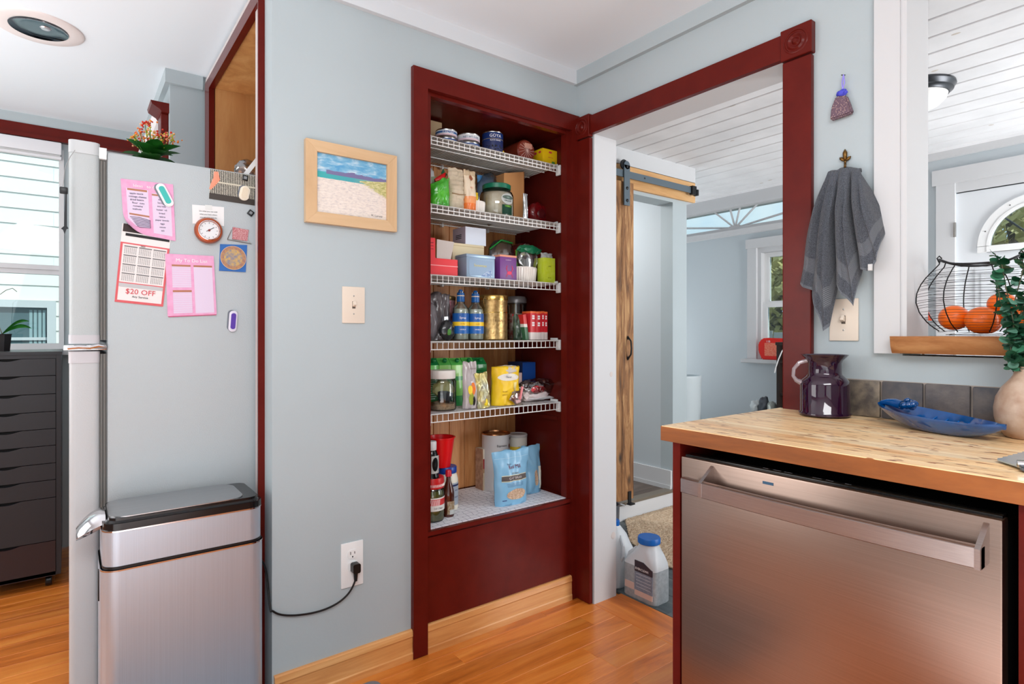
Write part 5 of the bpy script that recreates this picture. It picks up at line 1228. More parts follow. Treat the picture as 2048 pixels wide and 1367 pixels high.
# -- shelf 5
z = Z5+LZ
GC = BANDS('green carton', [(0, (18, 110, 52)), (.3, (30, 140, 66)), (.68, (70, 176, 70)), (.86, (96, 190, 80))], coat=.4)
GC3 = BANDS('light green carton', [(0, (30, 140, 66)), (.25, (120, 196, 84)), (.62, (36, 150, 70)), (.72, (150, 208, 110))], coat=.4)
GC2 = BANDS('green white carton', [(0, (24, 130, 58)), (.34, (226, 236, 228)), (.74, (30, 128, 60))], coat=.4)
LT = M('green cap', (20, 120, 60), .35); TXTW = M('white carton print', (220, 232, 222), .5)
labs = ['dark green drink carton at far left of lowest wire shelf', 'bright green drink carton, second from left, behind the jar', 'bright green drink carton, third from left, behind jar', 'bright green drink carton behind the grey pouch', 'green and white drink carton at right end of row']
for i, (a, b_, pt, y_) in enumerate(((858, 878, 716, .215), (878.5, 902.5, 716, .215), (903, 927, 716, .215), (927.5, 950, 715, .215), (950.5, 974, 715, .215))):
    t, w, h = put('drink_carton', labs[i], 'carton', a, b_, pt, y_, z, 'green drink cartons on the lowest wire shelf')
    loc_obj('carton', box(-w/2+.0012, w/2-.0012, 0, w*1.1, 0, h*.86, bev=.0015), [GC, GC3, GC3, GC3, GC2][i], t)
    loc_obj('gable', prism([(0, h*.86), (w*1.1, h*.86), (w*.68, h*.97), (w*.6, h*1.0), (w*.45, h*1.0), (w*.4, h*.97)], 0, -w/2+.0012, w/2-.0012), M('carton gable green', (86, 180, 80), .35) if i in (1, 2, 3) else LT, t, smooth=False)
    c_ = lathe([(.008, 0), (.009, .002), (.009, .010), (.0075, .012), (0, .012)], 18); c_.transform(Matrix.Translation((0, w*.14, h*.93)) @ Matrix.Rotation(.6, 4, 'X')); loc_obj('cap', c_, LT, t)
    if i in (0, 4):
        loc_obj('print', boxes(*[(-w*.38, w*(.1+.25*((k*7) % 3)/2), -.0006, 0, h*(.18+.045*k), h*(.195+.045*k)) for k in range(13)]), TXTW if i == 0 else M('dark print green', (30, 80, 50), .5), t, smooth=False)
    elif i == 1: ltext(t, 'ORGANIC', .006, (0, -.001, h*.7), TXTW)
t, w, h = put('snack_jar', 'clear plastic jar with white lid and black scoop', 'jar', 873, 924, 741, .105, z)
r = w/2; loc_obj('jar', lathe([(0, 0), (r*.95, 0), (r, .006), (r, h*.72), (r*.92, h*.78), (r*.84, h*.8)], 40, (0, r, 0)), JG, t)
loc_obj('lid', lathe([(r*.82, h*.79), (r*.92, h*.79), (r*.94, h*.81), (r*.94, h*.97), (r*.9, h), (0, h)], 44, (0, r, 0), fn=lambda a, zz: 1+.008*math.cos(a*16)), M('cream white lid', (226, 220, 214), .4), t)
bm = lathe([(0, .004), (r*.9, .004), (r*.9, h*.16), (r*.5, h*.2), (0, h*.22)], 30, (0, r, 0)); loc_obj('grain', bm, M('tan grain', (206, 170, 140), .9, bmp=(150, 1), var=(120, (170, 130, 100))), t)
bm = lathe([(r*.50, 0), (r*.55, .002), (r*.36, -.034), (0, -.036)], 24); bm.transform(Matrix.Translation((-.001, r*.55, h*.40)) @ Matrix.Rotation(-.35, 4, 'X') @ Matrix.Rotation(.3, 4, 'Y')); loc_obj('scoop', bm, M('black scoop', (44, 50, 58), .4), t)
loc_obj('inner_bag', ball((.004, r, h*.52), (r*.75, r*.55, h*.24), 3, .3, 6, seed=4), FILM('yellowish sachet', (196, 180, 120), .55), t)
t, w, h = put('ravioli_pouch', 'grey pouch printed Ravioli with leafy picture', 'pouch', 925, 953, 723, .125, z)
loc_obj('pouch', bag(w, h, .04, .15, .8, .004, 61), M('pearl grey film', (176, 166, 166), .25, coat=.5), t); drape(ltext(t, 'Ravioli', .0105, (0, -.0225, h*.86), M('brown script', (90, 50, 40), .5)), t.children[0], .0026)
pm = [q for q in t.children if q.name.startswith('pouch')][0]
pr = lambda nm, x0, x1, z0, z1, mat, ov=True, off=.0016: drape(loc_obj(nm, pgrid(x0, x1, z0, z1, 10, ov), mat, t), pm, off)
pr('orange_print', -.008, .016, h*.28, h*.56, M('orange print', (230, 120, 40), .5)); pr('green_print', -.017, .010, h*.08, h*.34, M('olive leaf print', (150, 160, 50), .5), True, .0021); pr('yellow_print', -.018, .0, h*.3, h*.5, M('yellow sweets', (240, 210, 40), .35), True, .0021); pr('dark_print', .004, .016, h*.06, h*.26, BLACK, True, .0026)
t, w, h = put('lemon_pouch', 'slim clear pouch of yellow sweets on dotted liner', 'pouch', 956, 980, 744, .11, z)
bm = bag(w, h, .035, .15, .8, .006, 66, tilt=.0); bm.transform(Matrix.Rotation(-.12, 4, 'Y')); loc_obj('pouch', bm, M('silver yellow film', (176, 178, 160), .2, .3, var=(16, (216, 196, 90)), coat=.5), t)
loc_obj('sweets', ball((.0, -.014, h*.16), (.010, .006, .016), 2, .2, 5), M('yellow sweets', (240, 210, 40), .35), t)
t, w, h = put('flour_bag', 'open crumpled yellow flour bag on lowest wire shelf', 'bag', 983, 1037, 728, .14, z)
bm = bag(w, h*.95, .07, .75, .95, .006, 71)
loc_obj('bag', bm, M('yellow paper bag', (240, 200, 26), .45, var=(10, (226, 180, 20)), bmp=(40, .6)), t)
loc_obj('torn_top', ball((.002, -.004, h*.86), (w*.40, .028, h*.12), 3, .3, 7, seed=5), M('crumpled white paper', (206, 198, 188), .6), t)
pm = t.children[0]
pr('label_band', -w*.40, w*.34, h*.60, h*.78, M('off white paper', (226, 222, 212), .6)); drape(ltext(t, 'Flour', .013, (-.004, 0, h*.69), M('navy print', (36, 52, 110), .5)), pm, .0030); drape(ltext(t, 'Enriched', .007, (-w*.18, 0, h*.34), M('brown print', (140, 70, 20), .5)), pm, .0026); drape(ltext(t, 'Unbleached', .006, (-w*.18, 0, h*.26), M('brown print', (140, 70, 20), .5)), pm, .0026)
pr('pale_stripe', w*.14, w*.24, .004, h*.56, M('cream stripe', (240, 226, 150), .6), False)
t, w, h = put('blue_box', 'deep blue carton behind the yellow flour bag', 'box', 1045, 1071, 724, .24, z)
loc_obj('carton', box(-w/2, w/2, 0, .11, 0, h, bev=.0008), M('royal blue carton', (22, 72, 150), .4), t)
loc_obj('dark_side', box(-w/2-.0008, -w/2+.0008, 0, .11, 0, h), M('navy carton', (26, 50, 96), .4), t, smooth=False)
text(t, 'SPICE', .016, (-w/2-.0012, .05, h*.78), (0, -1, 0), (0, 0, 1), WP, world=False, ext=.0002)
t, w, h = put('small_pale_box', 'small pale box beside the flour bag, before blue carton', 'box', 1036, 1044, 745, .19, z)
loc_obj('carton', box(-w/2, w/2, 0, .04, 0, h, bev=.0008), M('rose grey carton', (206, 180, 176), .5), t)
t, w, h = put('pink_clip_bag', 'small clear bag with a pink clip right of flour bag', 'bag', 1026, 1052, 772, .083, z)
loc_obj('film', ball((0, .015, h*.4), (w*.5, .010, h*.36), 3, .3, 6, seed=33), GLASS('clear film', (246, 247, 248), .18, .90), t)
loc_obj('contents', ball((.002, .015, h*.32), (w*.34, .010, h*.26), 3, .3, 6, seed=34), M('pink contents', (214, 176, 174), .7), t)
bm = box(-.004, .004, -.004, .004, 0, h*.7, bev=.001); bm.transform(Matrix.Translation((.002, 0, h*.3)) @ Matrix.Rotation(.25, 4, 'Y')); loc_obj('clip', bm, M('pink clip', (222, 130, 136), .4), t)
t, w, h = put('clear_sack', 'large clear crinkled bag of white and red sweets', 'bag', 1047, 1119, 756, .13, z)
loc_obj('film', ball((.004, .04, h*.54), (w*.46, .042, h*.42), 4, .32, 5, seed=44), GLASS('clear film', (246, 247, 248), .18, .90), t)
loc_obj('sweets', ball((-.012, .036, h*.26), (w*.38, .034, h*.27), 3, .25, 7, seed=45), M('white sweets', (232, 214, 214), .5, var=(40, (240, 236, 236))), t)
loc_obj('red_label', ball((-.016, .008, h*.52), (w*.2, .006, h*.16), 3, .15, 5, seed=46), M('red label', (226, 74, 80), .4), t); ltext(t, 'F', .016, (-.010, -.002, h*.52))
loc_obj('white_paper', ball((.02, .03, h*.12), (w*.42, .04, h*.07), 2, .3, 6, seed=47), M('white wrap', (232, 232, 234), .5), t)
# -- bottom of the pantry
z = ZB
t, w, h = put('pickle_jar', 'pickle jar with a red and white striped lid', 'jar', 855, 898, 957, .05, z)
r = w/2; loc_obj('glass', lathe([(0, 0), (r*.92, 0), (r, .01), (r*1.0, h*.6), (r*.95, h*.72), (r*.84, h*.77)], 40, (0, r, 0)), JG, t)
loc_obj('brine', lathe([(0, .004), (r*.9, .004), (r*.95, .012), (r*.95, h*.6), (r*.88, h*.7), (0, h*.7)], 32, (0, r, 0)), M('pickle brine', (150, 140, 70), .2, trans=.3, var=(30, (90, 100, 50))), t)
loc_obj('label', lathe([(r*1.0, h*.26), (r*1.01, h*.26), (r*1.01, h*.56), (r, h*.56)], 40, (0, r, 0)), BANDS('pickle label', [(0, (226, 224, 220)), (.42, (206, 44, 44)), (.9, (230, 226, 220))]), t)
wraptext(t, 'Dill Chips', .0095, r, h*.32, INKB, a0=-1.55, cy=r)
bm = bmesh.new()
for k in range(8): curved = 0
loc_obj('lid', lathe([(r*.86, h*.76), (r*.96, h*.76), (r*.97, h*.78), (r*.97, h*.97), (r*.93, h), (0, h)], 44, (0, r, 0)), M('red lid', (196, 34, 36), .3), t)
bm = bmesh.new()
for k in range(26):
    a = -2.9+k*.11; tube([(r*.975*math.cos(a), r+r*.975*math.sin(a), h*.80), (r*.975*math.cos(a+.05), r+r*.975*math.sin(a+.05), h*.86)], .0011, 4, bm)
k = loc_obj('white_stripes', bm, WP, t)
bm = bmesh.new()
for k in range(10):
    a0_ = -2.25+k*.085
    tube([((r*1.014)*math.cos(a0_), r+r*1.014*math.sin(a0_), h*.39), ((r*1.014)*math.cos(a0_+.06), r+r*1.014*math.sin(a0_+.06), h*.52)], .0009, 4, bm)
loc_obj('label_stripes', bm, WP, t)
zj = z+h
t, w, h = put('squeeze_bottle', 'black and white bottle standing on the striped pickle lid', 'bottle', 857, 884, 884, .055, zj+.0005)
r = w/2; loc_obj('body', lathe([(0, 0), (r*1.0, 0), (r, h*.05), (r*.92, h*.1), (r*.95, h*.55), (r*.7, h*.72), (r*.6, h*.76)], 30, (0, r, 0)), M('gloss black glass', (14, 14, 16), .1), t)
curved_patch(t, 'white_label', r*.95, -2.1, -.5, h*.14, h*.62, M('white label', (232, 234, 232), .5), cy=r)
curved_patch(t, 'black_panel', r*.95, -2.0, -1.1, h*.2, h*.58, BLACK, True, .0012, cy=r)
loc_obj('cap', lathe([(r*.62, h*.76), (r*.66, h*.78), (r*.66, h*.97), (r*.6, h), (0, h)], 30, (0, r, 0)), M('grey white cap', (216, 218, 220), .4), t)
t, w, h = put('mayonnaise_jar', 'white mayonnaise jar with a blue lid behind sauce bottle', 'jar', 885, 925, 935, .14, z)
r = w/2; MW = M('mayonnaise white', (226, 220, 204), .3)
loc_obj('jar', lathe([(0, 0), (r*.95, 0), (r, .008), (r, h*.68), (r*.9, h*.8), (r*.76, h*.86)], 40, (0, r, 0)), MW, t)
loc_obj('lid', lathe([(r*.76, h*.85), (r*.86, h*.85), (r*.88, h*.87), (r*.88, h*.98), (r*.84, h), (0, h)], 44, (0, r, 0)), M('blue lid', (24, 62, 150), .3), t)
curved_patch(t, 'label', r, -1.8, -.2, h*.12, h*.64, M('pale blue label', (206, 214, 226), .5), cy=r)
curved_patch(t, 'label_band', r, -1.8, -.2, h*.56, h*.60, M('navy print', (36, 52, 110), .5), cy=r, off=.0012)
bm = bmesh.new()
wraptext(t, 'REAL', .009, r, h*.46, M('navy print', (36, 52, 110), .5), a0=-1.1, cy=r); wraptext(t, 'MAYO', .009, r, h*.30, M('navy print', (36, 52, 110), .5), a0=-1.1, cy=r)
zm = z+h; 
t = thing('red_cup', 'bright red plastic cup standing on the blue lidded jar', 'cup', (AY(.15, 893).x, .15+.045, zm+.0005))
hh = AY(.16, 893, 875).z-zm; rt = (AY(.16, 918).x-AY(.16, 869).x)/2
bm = lathe([(0, 0), (rt*.68, 0), (rt*.97, hh*.97), (rt*1.03, hh*.98), (rt*1.03, hh), (rt*.94, hh), (rt*.64, .004), (0, .004)], 40); loc_obj('cup', bm, M('bright red plastic', (214, 14, 20), .3), t)
loc_obj('rim', lathe([(rt*1.0, hh-.004), (rt*1.04, hh-.003), (rt*1.04, hh), (rt*1.0, hh+.001)], 40), M('bright red plastic', (214, 14, 20), .3), t)
t, w, h = put('sauce_bottle', 'slim brown sauce bottle with a red cap', 'bottle', 893, 913, 941, .075, z)
r = w/2; loc_obj('glass', lathe([(0, 0), (r*.94, 0), (r, .006), (r, h*.48), (r*.9, h*.58), (r*.42, h*.76), (r*.36, h*.9)], 30, (0, r, 0)), M('brown sauce glass', (70, 26, 16), .08, coat=.5), t)
loc_obj('cap', lathe([(r*.5, h*.86), (r*.56, h*.87), (r*.52, h*.98), (r*.4, h), (0, h)], 24, (0, r, 0)), M('crimson cap', (190, 26, 46), .35), t); curved_patch(t, 'label', r, -2.3, -.7, h*.06, h*.34, M('tan label', (176, 140, 90), .5, var=(120, (230, 220, 200))), cy=r)
curved_patch(t, 'label_edge', r, -1.9, -.7, h*.06, h*.16, M('white label', (232, 234, 232), .5), cy=r, off=.0014)
# cereal box
t, w, h = put('cereal_box', 'brown and cream cereal box leaning against pantry planks', 'box', 966, 983, 897, .315, z)
loc_obj('carton', box(-w/2, w/2, 0, .06, 0, h, bev=.001), BANDS('cereal front', [(0, (206, 190, 160)), (.42, (170, 130, 90)), (.52, (150, 26, 30)), (.76, (226, 216, 196))]), t)
loc_obj('side_panel', box(-w/2-.001, -w/2+.001, 0, .06, 0, h), M('cereal side', (186, 150, 124), .5, var=(60, (150, 110, 90))), t, smooth=False)
loc_obj('bowl_print', ball((.002, -.0005, h*.30), (.016, .0012, .026), 2), M('grain print', (190, 150, 100), .6, var=(160, (120, 84, 50))), t); loc_obj('red_dot', ball((-.004, -.0008, h*.09), (.008, .001, .008), 2), REDP, t)
t, w, h = put('coffee_canister', 'white printed canister with copper rim behind blue pouch', 'canister', 985, 1032, 868, .25, z)
r = w/2; loc_obj('body', lathe([(0, 0), (r*.98, 0), (r, .004), (r*.985, .008), (r*.985, h-.006), (r, h-.004)], 40, (0, r, 0)), M('white canister', (206, 204, 204), .35), t)
loc_obj('rim', lathe([(r, h-.005), (r*1.02, h-.004), (r*1.02, h), (r*.95, h), (r*.93, h-.006), (0, h-.006)], 40, (0, r, 0)), M('copper lid', (190, 140, 100), .2, .95), t)
wraptext(t, 'Espresso', .0145, r+.0008, h*.80, M('dark grey print', (70, 66, 72), .5), a0=-1.75, cy=r); wraptext(t, 'CHOCOLATE', .012, r+.0008, h*.68, M('dark red print', (120, 16, 24), .5), a0=-1.7, cy=r)
curved_patch(t, 'dark_dot', r, -1.0, -.8, h*.88, h*.93, BLACK, True, cy=r); curved_patch(t, 'brown_seal', r, -1.15, -.95, h*.74, h*.82, M('brown seal', (150, 90, 60), .5), True, cy=r)
t, w, h = put('oat_tub', 'white tub with yellow band right of the white canister', 'tub', 1032, 1062, 869, .29, z)
r = w/2; loc_obj('body', lathe([(0, 0), (r, 0), (r*1.0, h*.95)], 40, (0, r, 0)), BANDS('tub label', [(0, (222, 214, 200)), (.60, (40, 40, 44)), (.68, (238, 200, 60)), (.8, (226, 220, 208))]), t); loc_obj('lid', lathe([(r, h*.94), (r*1.04, h*.945), (r*1.04, h*.99), (r*.98, h), (r*.9, h*.985), (0, h*.985)], 40, (0, r, 0)), M('clear grey lid', (196, 190, 186), .25), t)
wraptext(t, 'OLD FASHIONED', .008, r, h*.76, INKB, a0=-1.5, cy=r)
PB = M('light blue pouch', (130, 182, 214), .4, coat=.2, var=(8, (118, 172, 206)))
def oatpouch(label, px0, px1, pyt, y, front, seed):
    t, w, h = put('oat_pouch', label, 'pouch', px0, px1, pyt, y, z)
    b2 = bag(w, h, .07, .1, .85, .005, seed)
    for v in b2.verts:
        k = v.co.z/h; v.co.x *= (.84+.16*min(1, k*1.15)) if front else .92
        if k > .78: v.co.x += (-.006)*(k-.78)
    loc_obj('pouch', b2, PB, t); return t, w, h
t, w, h = oatpouch('large light blue Oat Bran pouch standing in front, pantry bottom', 984, 1057, 899, .085, True, 81)
pm = t.children[0]; NV = M('navy print', (36, 52, 110), .5)
def pr(nm, x0, x1, z0, z1, mat, oval=False, off=.0016): return drape(loc_obj(nm, pgrid(x0, x1, z0, z1, 14, oval), mat, t), pm, off)
pr('seal_line', -w*.46, w*.46, h*.865, h*.872, M('pouch line', (170, 206, 226), .4))
drape(ltext(t, "Bob's", .0095, (-.022, 0, h*.755), NV), pm, .0026); drape(ltext(t, 'Red Mill', .021, (.004, 0, h*.70), M('red violet print', (150, 30, 70), .5), sx=.95), pm, .0026)
pr('dark_band', -w*.32, w*.34, h*.46, h*.545, M('brown grey band', (86, 78, 74), .5)); drape(ltext(t, 'OAT BRAN', .0135, (.002, 0, h*.502)), pm, .0030); drape(ltext(t, 'ORGANIC', .008, (.004, 0, h*.585), M('dark gold print', (120, 92, 44), .4)), pm, .0026)
for z0_, z1_ in ((.548, .558), (.447, .457)): pr('cream_line', -w*.32, w*.34, h*z0_, h*z1_, M('cream line', (226, 214, 170), .5))
for z0_ in (.40, .375, .35): pr('fine_text', -w*(.1+z0_*.3), w*.22, h*z0_, h*(z0_+.007), M('pale text', (80, 110, 150), .5))
pr('oat_window', -w*.22, w*.30, h*.10, h*.30, M('oat flakes', (214, 186, 160), .8, var=(170, (176, 140, 110)), bmp=(200, .6)), True, .0018)
pr('net_weight', -w*.32, -w*.22, h*.10, h*.115, NV)
t, w, h = oatpouch('smaller light blue pouch tucked behind the large Oat Bran pouch', 1040, 1081, 890, .17, False, 88)
pm = t.children[0]; drape(loc_obj('window', pgrid(-.002, .020, h*.16, h*.5, 12, True), M('oat flakes', (214, 186, 160), .8, var=(170, (176, 140, 110)), bmp=(200, .6)), t), pm)
drape(loc_obj('back_label', pgrid(.024, .038, .02, h*.56, 12), M('cream label', (222, 222, 206), .5), t), pm)
# ================================================================ RIGHT: counter, dishwasher and what stands there
CTOP = .926; CB0 = .889
BUT = WOOD('butcher block', [(214, 160, 102), (250, 210, 156), (255, 232, 192)], 1, 4, 10, .35, coat=.15, bmp=.06)
# small dark flecks worn into the block
t_ = BUT.node_tree; b = t_.nodes['Principled BSDF']; src = b.inputs['Base Color'].links[0].from_socket
n1 = noisef(t_, coords(t_, (34, 9, 34)), 2.4, 2, .5); n2 = noisef(t_, coords(t_, (3, 3, 3)), 1.2, 2)
k1 = ramp(t_, n1, [(.60, (0, 0, 0)), (.64, (255, 255, 255))]); k2 = ramp(t_, n2, [(.36, (0, 0, 0)), (.46, (255, 255, 255))])
mu = t_.nodes.new('ShaderNodeMath'); mu.operation = 'MULTIPLY'; t_.links.new(k1, mu.inputs[0]); t_.links.new(k2, mu.inputs[1])
mx = t_.nodes.new('ShaderNodeMixRGB'); mx.inputs[2].default_value = L((150, 92, 46)); t_.links.new(mu.outputs[0], mx.inputs[0]); t_.links.new(src, mx.inputs[1]); t_.links.new(mx.outputs[0], b.inputs['Base Color'])
EDGE = WOOD('butcher block edge', [(112, 60, 22), (150, 86, 36), (174, 108, 52)], 1, 4, 10, .35, coat=.2, bmp=.06)  # edge wood is darker and browner than the staves
ct = thing('countertop', 'thick butcher block countertop with a darker orange front edge', 'countertop', (-.3, -1.7, CB0))
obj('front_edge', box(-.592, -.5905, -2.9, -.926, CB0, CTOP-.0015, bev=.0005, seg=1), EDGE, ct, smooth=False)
x = -.5905; i = 0
while x < -.006:
    w_ = min(.042, -.004-x)
    obj('stave', box(x+.0001, x+w_-.0001, -2.9, -.9265, CB0, CTOP, bev=.0006 if i else .0015, seg=1), BUT, ct, smooth=False); x += w_; i += 1
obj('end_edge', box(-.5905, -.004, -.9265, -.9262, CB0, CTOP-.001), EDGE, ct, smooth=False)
cb_ = thing('base_cabinet', 'maroon base cabinet frame around the stainless dishwasher', 'cabinet', (-.3, -1.5, 0))
obj('end_panel', box(-.578, -.002, -.975, -.953, .002, CB0-.0005), MAROON, cb_, smooth=False)
obj('side_stile', box(-.578, -.01, -2.7, -1.622, .1, CB0-.0005), MAROON, cb_, smooth=False)
obj('side_door', box(-.597, -.579, -2.2, -1.66, .13, .86, bev=.003), MAROON, cb_, smooth=False)
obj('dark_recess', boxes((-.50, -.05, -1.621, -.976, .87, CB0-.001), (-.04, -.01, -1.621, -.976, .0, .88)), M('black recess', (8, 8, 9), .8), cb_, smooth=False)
dw = thing('dishwasher', 'stainless steel dishwasher with a wide flat bar handle', 'dishwasher', (-.59, -1.296, 0))
DWS = STEEL('dishwasher steel', (164, 142, 130), 1, .3)
DWH = STEEL('dishwasher handle steel', (168, 160, 158), 1, .3)
dy0, dy1, dz0, dz1 = -1.6045, -.9875, .10, .858
obj('door', box(-.59, -.556, dy0, dy1, dz0, dz1, bev=.003), DWS, dw, angle=50)
obj('tub', boxes((-.554, -.06, dy0+.006, dy1-.006, .02, .846)), M('black tub', (12, 12, 13), .6), dw, smooth=False)
cs_ = obj('control_strip', box(-.576, -.545, dy0+.003, dy1-.003, dz1-.002, dz1+.004, bev=.001), M('gloss black panel', (10, 10, 12), .15), dw)
for yy, s_ in ((-1.19, 'Delay'), (-1.215, 'Heated'), (-1.24, 'Sanitize'), (-1.30, 'Normal'), (-1.325, 'Heavy'), (-1.36, 'Start')):
    text(cs_, s_, .006, (-.562, yy, dz1+.0042), (0, -1, 0), (1, 0, 0), M('pale key print', (150, 150, 156), .5), ext=.0001)
obj('blue_film_mark', box(-.5908, -.5895, -1.222, -1.198, .8345, .8405), M('blue mark', (70, 104, 132), .3, .4), dw, smooth=False)
obj('kick_plate', box(-.545, -.535, dy0, dy1, .005, .095), BLACK, dw, smooth=False)
bm = bmesh.new(); R = []; n = 30; hy0, hy1 = -1.588, -1.018
for i in range(n+1):
    u = i/n; y = hy1+(hy0-hy1)*u; bow = math.sin(math.pi*u)**.8; xo = -.634-.012*bow
    z0, z1 = .7835, .8185
    R.append([bm.verts.new(p) for p in ((xo, y, z0+.002), (xo, y, z1-.002), (xo+.003, y, z1), (xo+.018, y, z1), (xo+.018, y, z0), (xo+.003, y, z0))])
for p, q in zip(R, R[1:]):
    for i in range(6): bm.faces.new((p[i], p[(i+1) % 6], q[(i+1) % 6], q[i]))
bm.faces.new(R[0]); bm.faces.new(R[-1][::-1])
h_ = obj('handle', bm, DWH, dw, angle=40)
for y in (hy1, hy0):
    s_ = 1 if y == hy0 else -1
    yb_ = y+.004*s_-(.052 if y == hy1 else 0)
    obj('handle_bracket', prism([(-.640, .7845), (-.640, .8175), (-.59, .850), (-.588, .850), (-.588, .7845)], 1, yb_-.004, yb_+.004), DWH, h_, smooth=False)
# ---------------------------------------------------------------- purple pitcher
PC = Vector((-.083, -1.098, CTOP))
PG = M('purple glass', (58, 14, 54), .04, trans=.55, ior=1.5, coat=.5)
pt = thing('purple_pitcher', 'dark purple glass pitcher with a flared rim and clear handle', 'pitcher', PC)
prof = [(0, .002), (.058, .002), (.0655, .004), (.067, .010), (.0635, .014), (.0635, .088), (.061, .100), (.050, .112), (.044, .118), (.043, .125), (.043, .150), (.046, .158), (.056, .168), (.061, .174)]
inner = [(.058, .1735), (.053, .167), (.0425, .157), (.0395, .15), (.0395, .122), (.047, .108), (.0595, .096), (.0605, .088), (.0605, .016), (0, .014)]
bm = lathe(prof+inner, 48, (0, 0, 0), fn=lambda a, z: 1+(.10*max(0, math.cos(a-.35))**6*max(0, (z-.15)/.024) if z > .15 else 0)); obj('body', bm, PG, pt, world=False, angle=60)
d_ = Vector((-.62, .78, 0)).normalized()
bm = tube([d_*.046+Vector((0, 0, .156)), d_*.066+Vector((0, 0, .150)), d_*.080+Vector((0, 0, .132)), d_*.082+Vector((0, 0, .112)), d_*.074+Vector((0, 0, .100)), d_*.062+Vector((0, 0, .094))], [.006, .0055, .005, .005, .006, .008], 10)
obj('handle', bm, M('pale lilac glass', (206, 190, 196), .05, trans=.6, coat=.5), pt, world=False)
# ---------------------------------------------------------------- blue leaf dish
BG = M('cobalt glaze', (0, 84, 156), .1, coat=1, var=(18, (0, 62, 116)))
ld_ = thing('leaf_dish', 'glossy cobalt blue leaf shaped ceramic dish with a curled stem', 'dish', (-.16, -1.39, CTOP))
A0, A1 = Vector((-.082, -1.243, 0)), Vector((-.215, -1.527, 0)); D = (A1-A0); Nn = Vector((-D.y, D.x, 0)).normalized()
nu, nv = 44, 16; T_, U_ = [], []
bm = bmesh.new()
for i in range(nu+1):
    u = i/nu; wd = .058*(math.sin(math.pi*min(1, max(0, u))**.85)**.62 if 0 < u < 1 else 0)+.004
    if u > .85: wd *= 1-.35*((u-.85)/.15)
    zr = .054-.016*u-.006*math.sin(math.pi*u)+.004*(u > .9)*(u-.9)*10
    dep = .040*math.sin(math.pi*(u**.9))**.8 if 0 < u < 1 else .004
    c = A0+D*u; rt, rb = [], []
    for j in range(nv+1):
        v = j/nv*2-1; f_ = (1-abs(v)**2.2)
        zz = zr-dep*f_+.0022*math.sin(abs(v)*6+u*60)*f_*(.15 < u)
        p = c+Nn*wd*v; rt.append(bm.verts.new((p.x, p.y, CTOP+max(zz, .007)))); z2_ = zr-dep*f_; rb.append(bm.verts.new((p.x, p.y, CTOP+max(z2_-.008*(1-.5*abs(v)), .0005))))
    T_.append(rt); U_.append(rb)
for i in range(nu):
    for j in range(nv):
        bm.faces.new((T_[i][j], T_[i][j+1], T_[i+1][j+1], T_[i+1][j])); bm.faces.new((U_[i][j], U_[i+1][j], U_[i+1][j+1], U_[i][j+1]))
    for j in (0, nv): bm.faces.new((T_[i][j], T_[i+1][j], U_[i+1][j], U_[i][j]))
for i in (0, nu):
    for j in range(nv): bm.faces.new((T_[i][j], T_[i][j+1], U_[i][j+1], U_[i][j]))
obj('bowl', bm, BG, ld_, angle=60)
vb = bmesh.new()
for k in range(7):
    u = .28+.09*k
    for s_ in (-1, 1):
        pts = []
        for q in range(6):
            v = s_*q/5*.82; uu = min(.97, u+.09*q/5); c = A0+D*uu
            wd = .058*(math.sin(math.pi*uu**.85)**.62); zr = .054-.016*uu-.006*math.sin(math.pi*uu); dep = .040*math.sin(math.pi*(uu**.9))**.8
            p = c+Nn*wd*v; pts.append((p.x, p.y, CTOP+max(zr-dep*(1-abs(v)**2.2), .007)+.0008))
        tube(pts, .0012, 5, vb)
obj('veins', vb, M('pale blue glaze', (20, 104, 188), .08, coat=1), ld_)
kn = A0+D*.27
bm = tube([(A0.x, A0.y, CTOP+.052), (A0.x+D.x*.07, A0.y+D.y*.07, CTOP+.056), (A0.x+D.x*.14, A0.y+D.y*.14, CTOP+.055), (A0.x+D.x*.2, A0.y+D.y*.2, CTOP+.052)], [.006, .009, .012, .012], 12)
for i in range(12):
    a = i*.8; rr_ = .016-.0009*i; ball((kn.x+rr_*math.cos(a)*.8, kn.y+rr_*math.sin(a), CTOP+.050+.0016*i), .0095-.0003*i, 2, .1, bm=bm)
obj('stem_knob', bm, BG, ld_)
# ---------------------------------------------------------------- stoneware vase with eucalyptus
VC = Vector((-.085, -1.541, CTOP))
vs_ = thing('vase', 'speckled beige bottle shaped ceramic vase right of the blue dish', 'vase', VC)
CER = M('beige pottery', (200, 176, 156), .35, var=(22, (160, 122, 96)), bmp=(60, .5), coat=.2)
prof = [(0, 0), (.040, 0), (.046, .004), (.058, .022), (.0635, .045), (.064, .065), (.060, .090), (.050, .112), (.036, .130), (.030, .140), (.028, .150), (.029, .160), (.025, .160), (.023, .148), (.02, .12), (0, .10)]
obj('body', lathe(prof, 56, fn=lambda a, z: 1+.008*math.sin(5*a+z*60)), CER, vs_, world=False, angle=60)
bm = bmesh.new()
for i in range(9):
    z = .04+.011*i; r_ = .0642 if z < .075 else .0642-(z-.075)*.35; tube([(r_*math.cos(-2.9+.1*k), r_*math.sin(-2.9+.1*k), z+.0006*math.sin(k)) for k in range(24)], .0007, 4, bm)
obj('throwing_lines', bm, M('brown slip', (176, 138, 110), .5), vs_, world=False)
eu = thing('eucalyptus', 'trailing green eucalyptus stems standing in the beige pottery vase', 'plant', VC+Vector((0, 0, .13)))
LF = [M('eucalyptus green', (54, 116, 84), .45, var=(25, (78, 138, 108))), M('eucalyptus pale green', (92, 142, 120), .45, var=(25, (118, 164, 144)))]
